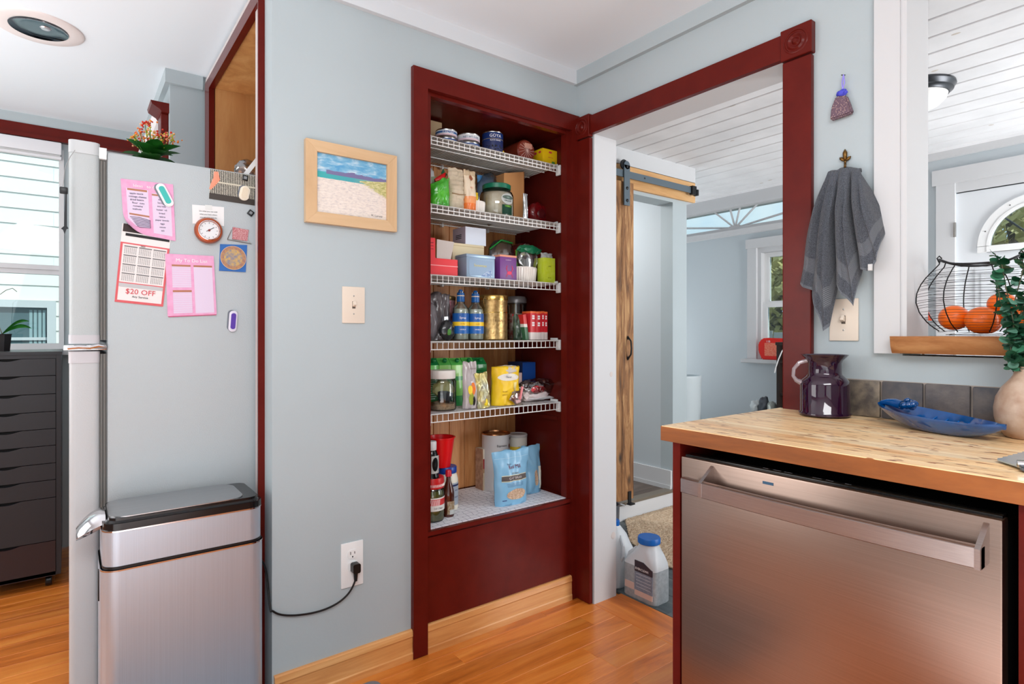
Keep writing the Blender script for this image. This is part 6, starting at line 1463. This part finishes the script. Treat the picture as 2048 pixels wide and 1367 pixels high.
def disc_leaf(r):
    bm = bmesh.new(); c = bm.verts.new((r*.9, 0, -.001)); R = [bm.verts.new((r*.95-r*math.cos(a)*1.0, r*.92*math.sin(a), .12*r*math.cos(2*a))) for a in [i*2*math.pi/14 for i in range(14)]]
    for i in range(14): bm.faces.new((c, R[i], R[(i+1) % 14]))
    bmesh.ops.solidify(bm, geom=bm.faces[:], thickness=.0008); return bm
lm = []
for r_, m_ in ((.0125, LF[0]), (.0105, LF[1]), (.0085, LF[0])):
    o_ = obj('leaf', disc_leaf(r_), m_, eu, world=False); lm.append(o_.data); bpy.data.objects.remove(o_)
random.seed(31)
def P2(px, py, x=-.10): return AX(x, px, py)
stems = [[(2032, 728), (2030, 690), (2026, 640), (2012, 575), (2004, 530), (1990, 508)], [(2036, 728), (2034, 680), (2030, 600), (2046, 540), (2044, 500)], [(2036, 728), (2042, 690), (2052, 620), (2066, 560), (2060, 510)],
         [(2032, 728), (2022, 700), (2018, 670), (2013, 640), (2000, 600), (1995, 560)], [(2040, 728), (2052, 700), (2070, 660), (2090, 600), (2100, 540)], [(2036, 728), (2026, 712), (2040, 690), (2036, 650), (2050, 590)]]
for si, s_ in enumerate(stems):
    xo = -.10+.018*((si % 3)-1)
    pts = [VC+Vector((0, 0, .12))]+[P2(px, py, xo) for px, py in s_]
    sm = []
    for i in range(len(pts)-1):
        for k in range(6): sm.append(pts[i].lerp(pts[i+1], k/6))
    sm.append(pts[-1])
    obj('stem', tube(sm, [.0018-.001*i/len(sm) for i in range(len(sm))], 5), M('stem brown green', (86, 84, 62), .6), eu)
    for i in range(5, len(sm), 1):
        for sd in (-1, 1):
            if random.random() < .06: continue
            o_ = bpy.data.objects.new('leaf', lm[(i+si) % 3 if i < len(sm)-5 else 2]); COL.objects.link(o_); o_.parent = eu
            a = random.uniform(0, 6.28)
            o_.matrix_local = Matrix.Translation(sm[i]-(VC+Vector((0, 0, .13)))) @ Matrix.Rotation(a, 4, 'Z') @ Matrix.Rotation(random.uniform(-.9, .9), 4, 'Y') @ Matrix.Rotation(random.uniform(-.8, .8), 4, 'X')
# ---------------------------------------------------------------- serrated tool on the counter
gt = thing('serrated_scraper', 'pale blue serrated edged tool on a grey oval base', 'kitchen tool', (-.42, -1.60, CTOP))
gm = M('pale blue steel', (176, 196, 206), .25, .5)
pa, pb_, pc_, pd_ = Vector((-.45, -1.566, 0)), Vector((-.27, -1.585, 0)), Vector((-.30, -1.68, 0)), Vector((-.50, -1.612, 0))
poly = []
nn = 16
for i in range(nn+1):
    p = pa.lerp(pb_, i/nn); q = Vector((0, .003 if i % 2 else 0, 0)); poly.append((p.x+q.x, p.y+q.y))
poly += [(pc_.x, pc_.y), (pd_.x, pd_.y)]
obj('plate', prism(poly, 2, CTOP+.004, CTOP+.0065), gm, gt, smooth=False)
for i in range(4): obj('roller', tube([(-.50+.045*i, -1.604-.008*i, CTOP+.012), (-.485+.045*i, -1.64-.008*i, CTOP+.014)], .006, 10), CHROME, gt)
bb = lathe([(0, 0), (.05, 0), (.054, .003), (.052, .006), (0, .0065)], 36, (-.49, -1.66, CTOP+.0002), sx=.8, sy=1.0); obj('oval_base', bb, M('grey smoked base', (110, 114, 118), .2, .3), gt)
# ---------------------------------------------------------------- wire basket with oranges
BC_ = Vector((.115, -1.400, 1.1525))
bk = thing('wire_basket', 'round black wire basket on the live edge ledge', 'basket', BC_)
bp = [(.060, .002), (.085, .012), (.110, .032), (.130, .062), (.1385, .092), (.136, .118), (.124, .146), (.104, .172), (.087, .190), (.083, .200)]
def br(z):
    for (r0, z0), (r1, z1) in zip(bp, bp[1:]):
        if z0 <= z <= z1: return r0+(r1-r0)*(z-z0)/(z1-z0)
    return bp[-1][0] if z > bp[-1][1] else bp[0][0]
random.seed(8)
WM = M('black wire', (26, 26, 28), .4, .5)
bm = bmesh.new()
for i in range(23):
    z = .006+.0076*i; ph_ = random.uniform(0, 6); am_ = random.uniform(.0008, .003)
    tube([(br(z)*math.cos(a), br(z)*math.sin(a), z+am_*math.sin(2*a+ph_)+.001*math.sin(5*a)) for a in [k*2*math.pi/48 for k in range(48)]], .0006, 4, bm, closed=True)
w_ = obj('side_wires', bm, WM, bk, world=False)
fa = math.atan2(CAM[1]-BC_.y, CAM[0]-BC_.x)
for k in range(8):
    a = fa+.25+k*math.pi/4
    zr_ = .203+.008*abs(math.sin(a-fa))**4-.022*max(0, math.cos(a-fa))**2-.004
    obj('rib', tube([(br(zr_*f_)*math.cos(a), br(zr_*f_)*math.sin(a), zr_*f_) for f_ in [q/16 for q in range(1, 17)]], .0015, 6), WM, bk, world=False)
rim = [(.084*math.cos(a), .084*math.sin(a), .203+.008*abs(math.sin(a-fa))**4*1.0-.022*max(0, math.cos(a-fa))**2-.004) for a in [k*2*math.pi/48 for k in range(48)]]
obj('rim', tube(rim, .003, 7, closed=True), WM, bk, world=False)
for s_ in (-1, 1):
    c = Vector((.084*math.cos(fa+s_*math.pi/2), .084*math.sin(fa+s_*math.pi/2), .205))
    obj('loop_handle', tube([c+Vector((0, 0, -.006)), c+Vector((-.004, .004, .006)), c+Vector((0, 0, .012)), c+Vector((.004, -.004, .006)), c+Vector((0, 0, -.004))], .0018, 6), WM, bk, world=False)
tube_b = bmesh.new()
for k in range(5): tube([(-.055+.0275*k, -.05, .003), (-.055+.0275*k, .05, .003)], .0012, 4, tube_b)
obj('base_wires', tube_b, WM, bk, world=False)
ORM = M('orange peel', (246, 110, 10), .32, bmp=(260, .35), coat=.2)
def orange(label, c, r):
    t = thing('orange', label, 'orange', c, 0, 'oranges in the wire basket')
    INV[t.name] = Matrix.Identity(4)
    obj('fruit', ball((0, 0, 0), (r, r, r*.94), 4), ORM, t, world=False)
    obj('stem_scar', ball((r*.3, .2*r, r*.88), (.003, .003, .0015), 1), M('stem scar', (90, 110, 40), .7), t, world=False)
# placed across the view direction
vx = Vector((math.cos(fa+math.pi/2), math.sin(fa+math.pi/2), 0)); vf = Vector((math.cos(fa), math.sin(fa), 0))
for lb, sx_, df, r_ in (('large orange at the front middle of the basket', .006, .040, .037), ('orange at the left of the basket, partly behind the largest', -.052, .006, .035), ('orange behind the largest one, low in the basket', .015, -.042, .034),
                        ('orange at right of the basket beside the eucalyptus leaves', .072, .002, .033)):
    c = BC_+vx*sx_+vf*df; c.z = 1.1525+r_*.94+.006+(.010 if abs(sx_) > .05 else .0); orange(lb, c, r_)
c = BC_+vx*.046+vf*.0; c.z = 1.1525+.083; orange('reddish top orange lying on the others, mostly behind leaves', c, .031)
# ---------------------------------------------------------------- hanging things on the right wall
DT = random
fl = thing('hook', 'small antique brass lily shaped wall hook above the towel', 'hook', (0, -1.117, 1.665))
BR = M('antique brass', (120, 88, 44), .35, .85, bmp=(150, .6))
def hk(px, py, x=-.006): return AX(x, px, py)
for (p0, p1, w0) in (((1690, 322), (1690, 298), .008), ((1689, 322), (1679, 315), .006), ((1691, 322), (1702, 312), .006), ((1690, 318), (1691, 334), .004)):
    a_, b_ = hk(*p0), hk(*p1); bm = tube([a_, a_.lerp(b_, .35), a_.lerp(b_, .7), b_], [w0*.3, w0*.75, w0*.8, .0008], 8); obj('petal', bm, BR, fl)
obj('hook_arm', tube([hk(1690, 325, -.004), hk(1690, 330, -.02), hk(1690, 336, -.032), hk(1690, 332, -.038)], .0032, 8), BR, fl)
sc = thing('lavender_sachet', 'small net sachet of lavender seeds hanging on a nail by purple ribbon', 'sachet', AX(-.004, 1686, 150))
obj('nail', tube([AX(-.0005, 1690, 150), AX(-.022, 1683, 150)], .0014, 6), BLACKM, sc)
RB = M('violet ribbon', (150, 140, 230), .35, coat=.4); NB = M('blue violet net', (70, 74, 196), .6, bmp=(200, .6))
for q in (-2, 3): obj('ribbon', tube([AX(-.018, 1687, 149), AX(-.012, 1686+q, 165), AX(-.012, 1685, 180)], .0018, 5), RB, sc)
c = AX(-.013, 1684, 186); obj('gathered_net', ball(tuple(c), (.009, .014, .010), 3, .35, 6), NB, sc)
pts = [(1673, 194), (1694, 191), (1700, 205), (1707, 226), (1688, 233), (1662, 242), (1664, 218)]
poly = [(AX(-.012, *p).y, AX(-.012, *p).z) for p in pts]
bm = prism(poly, 0, -.021, -.003); bmesh.ops.bevel(bm, geom=bm.edges[:], offset=.004, segments=2, affect='EDGES')
SPM = SPOTS('lavender seeds', (104, 82, 96), (190, 160, 148), 260, .28, .8); obj('seed_bag', bm, SPM, sc)
# towel
m, t_, b = newmat('grey terry towel'); uvn = t_.nodes.new('ShaderNodeUVMap'); se = t_.nodes.new('ShaderNodeSeparateXYZ'); t_.links.new(uvn.outputs[0], se.inputs[0])
cbase = ramp(t_, noisef(t_, coords(t_), 420, 2), [(.3, (84, 88, 98)), (.7, (136, 142, 153))])
band = ramp(t_, se.outputs[1], [(0, (0, 0, 0)), (.74, (255, 255, 255)), (.86, (0, 0, 0))], True)
cw = ramp(t_, se.outputs[1], [(0, (150, 156, 168)), (.5, (150, 156, 168))])
wvn = t_.nodes.new('ShaderNodeTexWave'); wvn.inputs['Scale'].default_value = 26; wvn.bands_direction = 'Y'; t_.links.new(uvn.outputs[0], wvn.inputs[0])
cstripe = ramp(t_, wvn.outputs['Fac'], [(.3, (112, 118, 128)), (.7, (168, 172, 180))])
mx = t_.nodes.new('ShaderNodeMixRGB'); t_.links.new(band, mx.inputs[0]); t_.links.new(cbase, mx.inputs[1]); t_.links.new(cstripe, mx.inputs[2])
hem = ramp(t_, se.outputs[1], [(0, (0, 0, 0)), (.975, (255, 255, 255))], True)
mx2 = t_.nodes.new('ShaderNodeMixRGB'); mx2.inputs[2].default_value = L((150, 156, 166)); t_.links.new(hem, mx2.inputs[0]); t_.links.new(mx.outputs[0], mx2.inputs[1])
t_.links.new(mx2.outputs[0], b.inputs['Base Color']); b.inputs['Roughness'].default_value = .95; b.inputs['Sheen Weight'].default_value = .4
bump(t_, b, noisef(t_, coords(t_), 500, 2), .9, .003)
tw = thing('hand_towel', 'dark grey terry towel bunched and hanging from the brass hook', 'towel', (0, -1.12, 1.64))
# columns: (bottom px, bottom py, depth of the fold at the bottom, top px)
cols_ = [(1592, 566, .030, 1663), (1604, 574, .062, 1664), (1622, 580, .040, 1666), (1638, 625, .070, 1668), (1646, 662, .078, 1671), (1656, 652, .045, 1674), (1668, 560, .030, 1677), (1678, 566, .062, 1681),
         (1694, 592, .085, 1685), (1708, 613, .080, 1690), (1714, 570, .050, 1695), (1719, 522, .030, 1699), (1726, 538, .060, 1703), (1740, 542, .085, 1707), (1752, 520, .070, 1711), (1760, 480, .045, 1714), (1762, 450, .022, 1716)]
NC, NR = 96, 46; G = []
bm = bmesh.new(); uvl = bm.loops.layers.uv.new('UVMap')
for i in range(NC+1):
    f_ = i/NC*(len(cols_)-1); k = min(int(f_), len(cols_)-2); w_ = f_-k; w_ = w_*w_*(3-2*w_)
    bx, bz, dp, tx = [cols_[k][q]*(1-w_)+cols_[k+1][q]*w_ for q in range(4)]
    top = AX(-.036, tx, 334+abs(tx-1690)*.28); bot = AX(-.05, bx, bz); col_ = []
    for j in range(NR+1):
        v = j/NR; e = v**.72 if bx < 1660 or bx > 1730 else v**.85
        y = top.y+(bot.y-top.y)*e; z = top.z+(bot.z-top.z)*v+(.006*(1-v)*math.sin(v*8)*0)
        fold = (dp-.05)*min(1, v*2.6)*1.0
        ripple = .011*math.sin(f_*2.6+1.5*math.sin(v*2.2))*min(1, v*3)
        ar = math.sin(min(1, v/.07)*math.pi/2)
        x = -(.010+.030*ar+.018*math.sin(math.pi*min(1, v*1.2))+fold*.9+ripple)
        x = min(x, -.006); z += .014*(math.sin(min(1, v/.07)*math.pi)) if v < .07 else 0
        y += .004*math.sin(v*5+f_*1.3)*v
        col_.append(bm.verts.new((x, y, z)))
    G.append(col_)
for i in range(NC):
    for j in range(NR):
        f = bm.faces.new((G[i][j], G[i+1][j], G[i+1][j+1], G[i][j+1]))
        for lp, uv in zip(f.loops, ((i/NC, j/NR), ((i+1)/NC, j/NR), ((i+1)/NC, (j+1)/NR), (i/NC, (j+1)/NR))): lp[uvl].uv = uv
bmesh.ops.solidify(bm, geom=bm.faces[:], thickness=.005)
o_ = obj('cloth', bm, m, tw, angle=80)
# top bunch where it hangs over the hook
tb = ball((-.026, AX(-.034, 1690).y, AX(-.034, 1690, 345).z), (.012, .030, .010), 3, .18, 5); obj('bunched_top', tb, M('grey terry plain', (108, 113, 124), .95, bmp=(500, .9), sheen=.4), tw)
obj('hanging_tag', box(-.085, -.078, AX(-.08, 1745).y, AX(-.08, 1737).y, AX(-.08, 1740, 541).z, AX(-.08, 1740, 528).z, bev=.001), M('white tag', (206, 206, 206), .6), tw)
# ================================================================ MUDROOM things
OLD = WOOD('reclaimed board', [(70, 44, 24), (142, 96, 56), (190, 148, 100)], 2, 9, 7, .6, knots=1.1, bmp=.6, ringd=1.5)
bd = thing('barn_door', 'reclaimed wooden barn door slid open on a black track', 'door', (.55, .54, .14))
x = .142; i = 0
while x < .985:
    w_ = min(.106, .992-x); obj('plank', box(x+.001, x+w_-.001, .53, .556, .14, 2.085, bev=.002, seg=1), OLD, bd, smooth=False); x += w_
obj('pull', tube([AY(.524, 1256, 673), AY(.50, 1262, 682), AY(.492, 1263, 696), AY(.50, 1262, 708), AY(.524, 1256, 718)], .005, 8), BLACKM, bd)
for py in (675, 716):
    c = AY(.527, 1256, py); obj('pull_plate', ball(tuple(c), (.009, .003, .013), 2), BLACKM, bd)
hx0, hx1 = .880, .930
IR = M('blue black iron', (92, 106, 116), .45, .1)
hg_ = obj('hanger_strap', boxes((hx0, hx1, .508, .516, 1.936, 2.18)), IR, bd, smooth=False)
w_ = lathe([(0, -.005), (.030, -.005), (.032, -.002), (.032, .002), (.030, .005), (0, .005)], 28); w_.transform(Matrix.Translation((.893, .5225, 2.1835)) @ Matrix.Rotation(math.pi/2, 4, 'X')); obj('wheel', w_, BLACKM, hg_)
w_ = lathe([(0, -.004), (.025, -.004), (.025, .004), (0, .004)], 24); w_.transform(Matrix.Translation((.905, .512, 2.18)) @ Matrix.Rotation(math.pi/2, 4, 'X')); obj('strap_top', w_, IR, hg_)
for z in (1.965, 2.04, 2.17): obj('bolt', ball((.905, .506, z), (.010, .005, .010), 2), BLACK, hg_)
obj('floor_guide', boxes((.925, .968, .50, .53, .112, .12), (.935, .960, .523, .530, .12, .19)), BLACKM, bd, smooth=False)
HP = WOOD('header pine', [(196, 140, 86), (222, 170, 112), (234, 190, 136)], 0, 4, 9, .5, knots=.5, bmp=.1)
hz_t = AY(.56, 1257, 331).z; 
hd = thing('door_track', 'black sliding door track on a raw pine header board', 'track', (.9, .57, 2.07))
obj('header_board', box(.14, 1.66, .558, .579, 2.062, hz_t, bev=.002), HP, hd, smooth=False)
obj('rail', box(.14, 1.585, .519, .526, 2.108, 2.150, bev=.001), IR, hd, smooth=False)
for x in (.3, 1.08, 1.56): obj('spacer', box(x-.008, x+.008, .526, .558, 2.122, 2.138), BLACKM, hd); obj('bolt', ball((x, .518, 2.13), (.007, .003, .007), 1), BLACK, hd)
obj('end_stop', boxes((1.555, 1.60, .505, .530, 2.098, 2.156), (1.60, 1.617, .500, .530, 2.095, 2.135)), BLACKM, hd, smooth=False)
# litter jug, milk jug, pail
MILK = M('milky polyethylene', (226, 230, 234), .35, trans=.25)
CLAY = M('grey granules seen through plastic', (150, 156, 160), .5, var=(60, (170, 176, 180)))
BLC = M('bright blue cap', (10, 96, 180), .4)
lj = thing('litter_jug', 'translucent jug of grey granules with a bright blue screw lid', 'jug', (.226, -.20, 0))
def loft(rings, bm=None):
    bm = bm or bmesh.new(); R = [[bm.verts.new(p) for p in r] for r in rings]
    n = len(R[0])
    for p, q in zip(R, R[1:]):
        for i in range(n): bm.faces.new((p[i], p[(i+1) % n], q[(i+1) % n], q[i]))
    bm.faces.new(R[0][::-1]); bm.faces.new(R[-1]); return bm
def rr3(cx, cy, hx, hy, r, z, n=6): return [(p[0], p[1], z) for p in rrect(cx-hx, cx+hx, cy-hy, cy+hy, r, n)]
JX, JY = .232, -.196
secs = [(0.0, .050, .086, .02), (.006, .054, .090, .022), (.145, .054, .090, .022)]
obj('filled_body', loft([rr3(JX, JY, hx, hy, r, z) for z, hx, hy, r in secs]), CLAY, lj)
up_ = [(.1452, .0538, .0898, .022, 0), (.165, .053, .082, .025, -.006), (.195, .050, .062, .03, -.014), (.220, .046, .050, .04, -.016), (.236, .042, .042, .0415, -.016), (.246, .041, .041, .0405, -.016)]
obj('upper_body', loft([rr3(JX, JY+dy, hx, hy, min(r, hx-.0005, hy-.0005), z) for z, hx, hy, r, dy in up_]), MILK, lj)
obj('lid', lathe([(0, .244), (.046, .244), (.049, .247), (.049, .266), (.046, .271), (0, .272)], 60, (JX, JY-.016, 0), fn=lambda a, z: 1+.008*math.cos(a*40) if z < .268 else 1), BLC, lj)
obj('grip', tube([(JX-.02, JY+.084, .10), (JX-.01, JY+.094, .13), (JX-.005, JY+.085, .17), (JX, JY+.05, .2)], .012, 10), MILK, lj)
fx_ = JX-.0545
obj('dark_label', prism([(JY-.078, .150), (JY-.078, .125), (JY+.018, .125), (JY+.018, .172), (JY-.03, .172)], 0, fx_-.001, fx_+.003), M('label maroon black', (52, 40, 50), .45), lj, smooth=False)
text(lj, 'EVERCLEAN', .0135, (fx_-.0015, JY-.022, .1385), (0, -1, 0), (0, 0, 1), WP, ext=.0002)
obj('grey_label', box(fx_-.0008, fx_+.003, JY-.078, JY+.018, .045, .124), M('label blue grey', (112, 122, 138), .45, var=(90, (132, 140, 154))), lj, smooth=False)
obj('salmon_label', boxes((fx_-.0012, fx_+.003, JY-.078, JY+.018, .022, .044), (fx_-.0012, fx_+.003, JY+.022, JY+.074, .04, .07)), M('label salmon', (206, 176, 164), .45), lj, smooth=False)
obj('label_lines', boxes(*[(fx_-.0012, fx_+.002, JY-.07, JY+.01, .06+.014*k, .0615+.014*k) for k in range(5)]), M('pale label line', (196, 200, 208), .5), lj, smooth=False)
mj = thing('water_jug', 'cloudy white plastic jug with a small blue cap behind litter jug', 'jug', (.245, .0, 0))
obj('body', loft([rr3(.245, .0, a, a, .03, z) for a, z in ((.068, 0), (.072, .006), (.072, .15))]+[rr3(.245, .0, a, a, a*.8, z) for a, z in ((.066, .185), (.050, .225), (.028, .255), (.018, .268))]), MILK, mj)
obj('cap', lathe([(0, .262), (.021, .262), (.022, .266), (.022, .286), (.019, .289), (0, .289)], 30, (.245, .0, 0)), BLC, mj)
obj('grip', tube([(.215, -.062, .12), (.21, -.082, .15), (.215, -.078, .19), (.235, -.045, .225)], .009, 8), MILK, mj)
pl = thing('grey_pail', 'small dark grey pail with a thin handle beyond the white jamb', 'pail', (.36, .15, 0))
obj('pail', lathe([(0, 0), (.045, 0), (.056, .30), (.060, .302), (.060, .307), (.052, .307), (.042, .01), (0, .01)], 30, (.36, .15, 0)), M('dark grey plastic', (78, 80, 86), .4), pl)
obj('handle', tube([(.414, .155, .296), (.46, .16, .285), (.50, .17, .268)], [.003, .0035, .0045], 6), M('light grey plastic', (170, 170, 172), .4), pl)
# rug: looped pile
rg = thing('rug', 'beige chunky loop pile rug on the mudroom floor', 'rug', (1.1, 0, 0))
c0_ = Vector((.963, .560, 0)); c1_ = Vector((.575, .10, 0)); c1_ = Vector((.600, .03, 0)); c2_ = Vector((.585, -.10, 0))
poly = [(.95, .562), (.69, .297), (.56, .02), (.578, -.10), (1.30, -.30), (1.75, -.1), (1.9, .3), (1.43, .563)]
RUGM = M('beige rug yarn', (206, 186, 160), .95, bmp=(180, 1.0), var=(70, (170, 144, 118)))
obj('backing', prism(poly, 2, .0005, .010), RUGM, rg, smooth=False)
def inside(x, y):
    c = False; n = len(poly)
    for i in range(n):
        x1, y1 = poly[i]; x2, y2 = poly[(i+1) % n]
        if (y1 > y) != (y2 > y) and x < (x2-x1)*(y-y1)/(y2-y1)+x1: c = not c
    return c
bm = bmesh.new(); random.seed(12)
for k in range(9000):
    x, y = random.uniform(.55, 1.5), random.uniform(-.3, .562)
    if not inside(x, y): continue
    r_ = random.uniform(.006, .010); a = random.uniform(0, 3.14)
    vs = [bm.verts.new((x+r_*1.3*math.cos(a+q)*(1 if q in (0, math.pi) else .6), y+r_*1.3*math.sin(a+q)*(1 if q in (0, math.pi) else .6), .009)) for q in (0, math.pi/2, math.pi, 3*math.pi/2)]
    t1 = bm.verts.new((x, y, .009+r_*random.uniform(.3, .75)))
    for q in range(4): bm.faces.new((vs[q], vs[(q+1) % 4], t1))
k = obj('pile', bm, RUGM, rg, smooth=False); k['kind'] = 'stuff'
# red jug on the window sill
rj = thing('red_jug', 'bright red plastic detergent jug on the white mudroom window sill', 'jug', (MX-.045, .475, .955))
RP = M('red jug plastic', (226, 34, 22), .3)
yl, yr_ = .585, .34
prof_ = [(yl-.03, .955), (yl-.0, 1.02), (yl-.0, 1.08), (yl-.03, 1.118), (yl-.06, 1.124), (yr_+.02, 1.12), (yr_, 1.08), (yr_, .99), (yr_+.03, .955)]
bm = prism(prof_, 0, MX-.078, MX-.012); bmesh.ops.bevel(bm, geom=bm.edges[:], offset=.008, segments=2, affect='EDGES'); obj('jug', bm, RP, rj)
obj('label', boxes((MX-.0795, MX-.077, .41, .53, .985, 1.085)), M('label red orange', (238, 96, 70), .4, var=(120, (244, 160, 130))), rj, smooth=False)
text(rj, '11B', .022, (MX-.08, .50, 1.096), (0, -1, 0), (0, 0, 1), WP, ext=.0002)
# dark bookcase and bags
dk = thing('dark_shelf', 'dark brown wooden shelf unit standing before the mudroom window', 'shelf unit', (2.25, .1, 0))
DKW = M('espresso wood', (44, 34, 30), .45, bmp=(40, .2))
yl = AX(2.2, 1553).y
obj('side', box(2.2, 2.45, yl-.022, yl, 0, 1.075), DKW, dk, smooth=False); obj('side', box(2.2, 2.45, -.52, -.498, 0, 1.075), DKW, dk, smooth=False)
obj('top', box(2.19, 2.46, -.53, yl+.004, 1.075, 1.097, bev=.002), DKW, dk, smooth=False)
for z in (.08, .4, .72, .95): obj('board', box(2.205, 2.45, -.498, yl-.022, z, z+.018), DKW, dk, smooth=False)
obj('back', box(2.445, 2.455, -.5, yl-.02, .05, 1.07), DKW, dk, smooth=False)
wc = thing('white_cable', 'thin white cable looping down from the dark shelf top', 'cable', (2.19, .22, .9))
obj('cable', tube([AX(2.185, 1572, 692), AX(2.18, 1564, 702), AX(2.178, 1557, 718), AX(2.18, 1552, 733), AX(2.185, 1549, 745)], .004, 6), M('white cable', (226, 226, 226), .5), wc)
bn = thing('bench', 'low white bench behind the counter end holding crumpled bags', 'bench', (2.32, .42, 0))
obj('seat', box(2.12, 2.5, .29, .62, .50, .535), WHITE, bn, smooth=False)
for xx in (2.14, 2.46):
    for yy in (.31, .58): obj('leg', box(xx, xx+.03, yy, yy+.03, 0, .5), WHITE, bn, smooth=False)
for i, (px, py, r_, mt, lb) in enumerate(((1512, 812, .055, M('white film2', (214, 222, 224), .4), 'white plastic bag, leftmost of three on the low bench'), (1528, 806, .055, M('dark grey bag', (78, 84, 92), .35), 'dark grey plastic bag in the middle of the low bench'), (1544, 812, .042, M('grey green film', (176, 184, 180), .4), 'grey green plastic bag beside the dark shelf unit'))):
    c = AX(2.25, px, py); h_ = c.z-.536+r_*.6
    t = thing('plastic_bag', lb, 'bag', (2.25, c.y, .536)); obj('bag', ball((2.25, c.y, .536+h_*.62), (.05, r_*.66, h_*.46), 3, .38, 7, seed=60+i), mt, t)
    t.location.z = .536
# white bin and wall panel
c = AY(1.0, 1364)
wb = thing('white_bin', 'tall white cylindrical bin beyond the pale wall end', 'bin', (c.x, 1.0, 0))
obj('body', lathe([(0, 0), (.135, 0), (.14, .01), (.148, .80), (.150, .805), (.150, .825), (.140, .825), (.13, .02), (0, .02)], 40, (c.x, 1.0, 0)), M('cool white plastic', (216, 226, 230), .4), wb)
wp = thing('wall_panel', 'narrow white electrical panel on the end of pale wall', 'electrical panel', (1.60, .62, 1.2))
obj('door', box(1.592, 1.612, .60, .90, 1.20, 1.83, bev=.003), M('panel white', (226, 232, 236), .4), wp); obj('latch', box(1.612, 1.616, .62, .64, 1.48, 1.54, bev=.001), NICKEL, wp)
# broom like orange duster by the door
br_ = thing('orange_duster', 'orange duster on a black pole leaning beside the entry door', 'duster', (2.52, -.527, 0))
yb = -.523
obj('pole', tube([(2.5, yb, .0), (2.53, yb, 1.86)], .007, 8), BLACK, br_)
obj('head', prism([(yb+.02, 1.46), (yb-.02, 1.40), (yb-.035, 1.30), (yb-.06, 1.24), (yb+.01, 1.235), (yb+.02, 1.3)], 0, 2.47, 2.49), M('orange plastic', (240, 84, 40), .4), br_, smooth=False)
# ceiling light in the mudroom
c = AZ(MC, 1832, 176)
cl = thing('ceiling_light', 'flush ceiling light with dark metal ring and white glass bowl', 'light', (c.x, c.y, MC))
obj('ring', lathe([(.0, 0), (.150, 0), (.152, -.010), (.146, -.018), (.142, -.030), (.132, -.036), (.126, -.046), (.118, -.048), (.0, -.03)], 48, (c.x, c.y, MC)), M('dark pewter', (70, 72, 76), .3, .8), cl)
obj('bowl', lathe([(.122, -.044), (.116, -.065), (.09, -.092), (.05, -.108), (0, -.113)], 40, (c.x, c.y, MC)), M('opal glass', (232, 232, 230), .3), cl)
# trees outside the mudroom
random.seed(77)
LV = [M('autumn leaf', (158, 150, 84), .7, var=(3, (214, 204, 150))), M('olive leaf', (110, 116, 66), .7)]
def tree(label, x, y, h, r):
    t = thing('tree', label, 'tree', (x, y, -1.0)); tb = tube([(x, y, -1), (x+.05, y, h*.4), (x, y+.1, h*.7)], [.12, .09, .05], 8)
    obj('trunk', tb, M('bark', (84, 74, 64), .9), t); bb = bmesh.new(); bm = bmesh.new()
    for k in range(16):
        a = random.uniform(0, 6.28); e = (x+r*.9*math.cos(a), y+r*.9*math.sin(a), h*.5+random.uniform(.2, 1)*r); tube([(x, y, h*.35), e], [.03, .008], 5, bb)
    obj('branches', bb, M('bark', (84, 74, 64), .9), t)
    for k in range(4200):
        v = Vector((random.gauss(0, 1), random.gauss(0, 1), random.gauss(0, 1))).normalized()*random.random()**.4
        p = Vector((x+v.x*r, y+v.y*r, h*.62+v.z*r*1.1)); s_ = random.uniform(.03, .07); a, b2 = random.uniform(0, 6.28), random.uniform(0, 3)
        d1_ = Vector((math.cos(a), math.sin(a), math.cos(b2)))*s_; d2_ = Vector((-math.sin(a), math.cos(a), math.sin(b2)))*s_
        vs = [bm.verts.new(p+q) for q in (d1_, d2_, -d1_, -d2_)]; bm.faces.new(vs)
    k = obj('foliage', bm, LV[0], t, smooth=False); k['kind'] = 'stuff'
tc_ = AX(6.9, 2010, 440); tree('autumn tree seen through the fan light of the entry door', 6.9, tc_.y-.2, 3.4, 1.5)
tc_ = AX(6.6, 1556, 600); tree('tall olive tree seen through the mudroom sash window', 6.6, tc_.y, 2.4, 1.0)
fn_ = thing('fence', 'weathered grey fence outside the mudroom window', 'fence', (5.0, .8, -1))
for i in range(22): obj('board', box(5.0, 5.02, -.9+.16*i, -.755+.16*i, -1, 1.15+.02*((i*7) % 3), bev=.004, seg=1), M('grey fence', (150, 150, 148), .8), fn_, smooth=False)
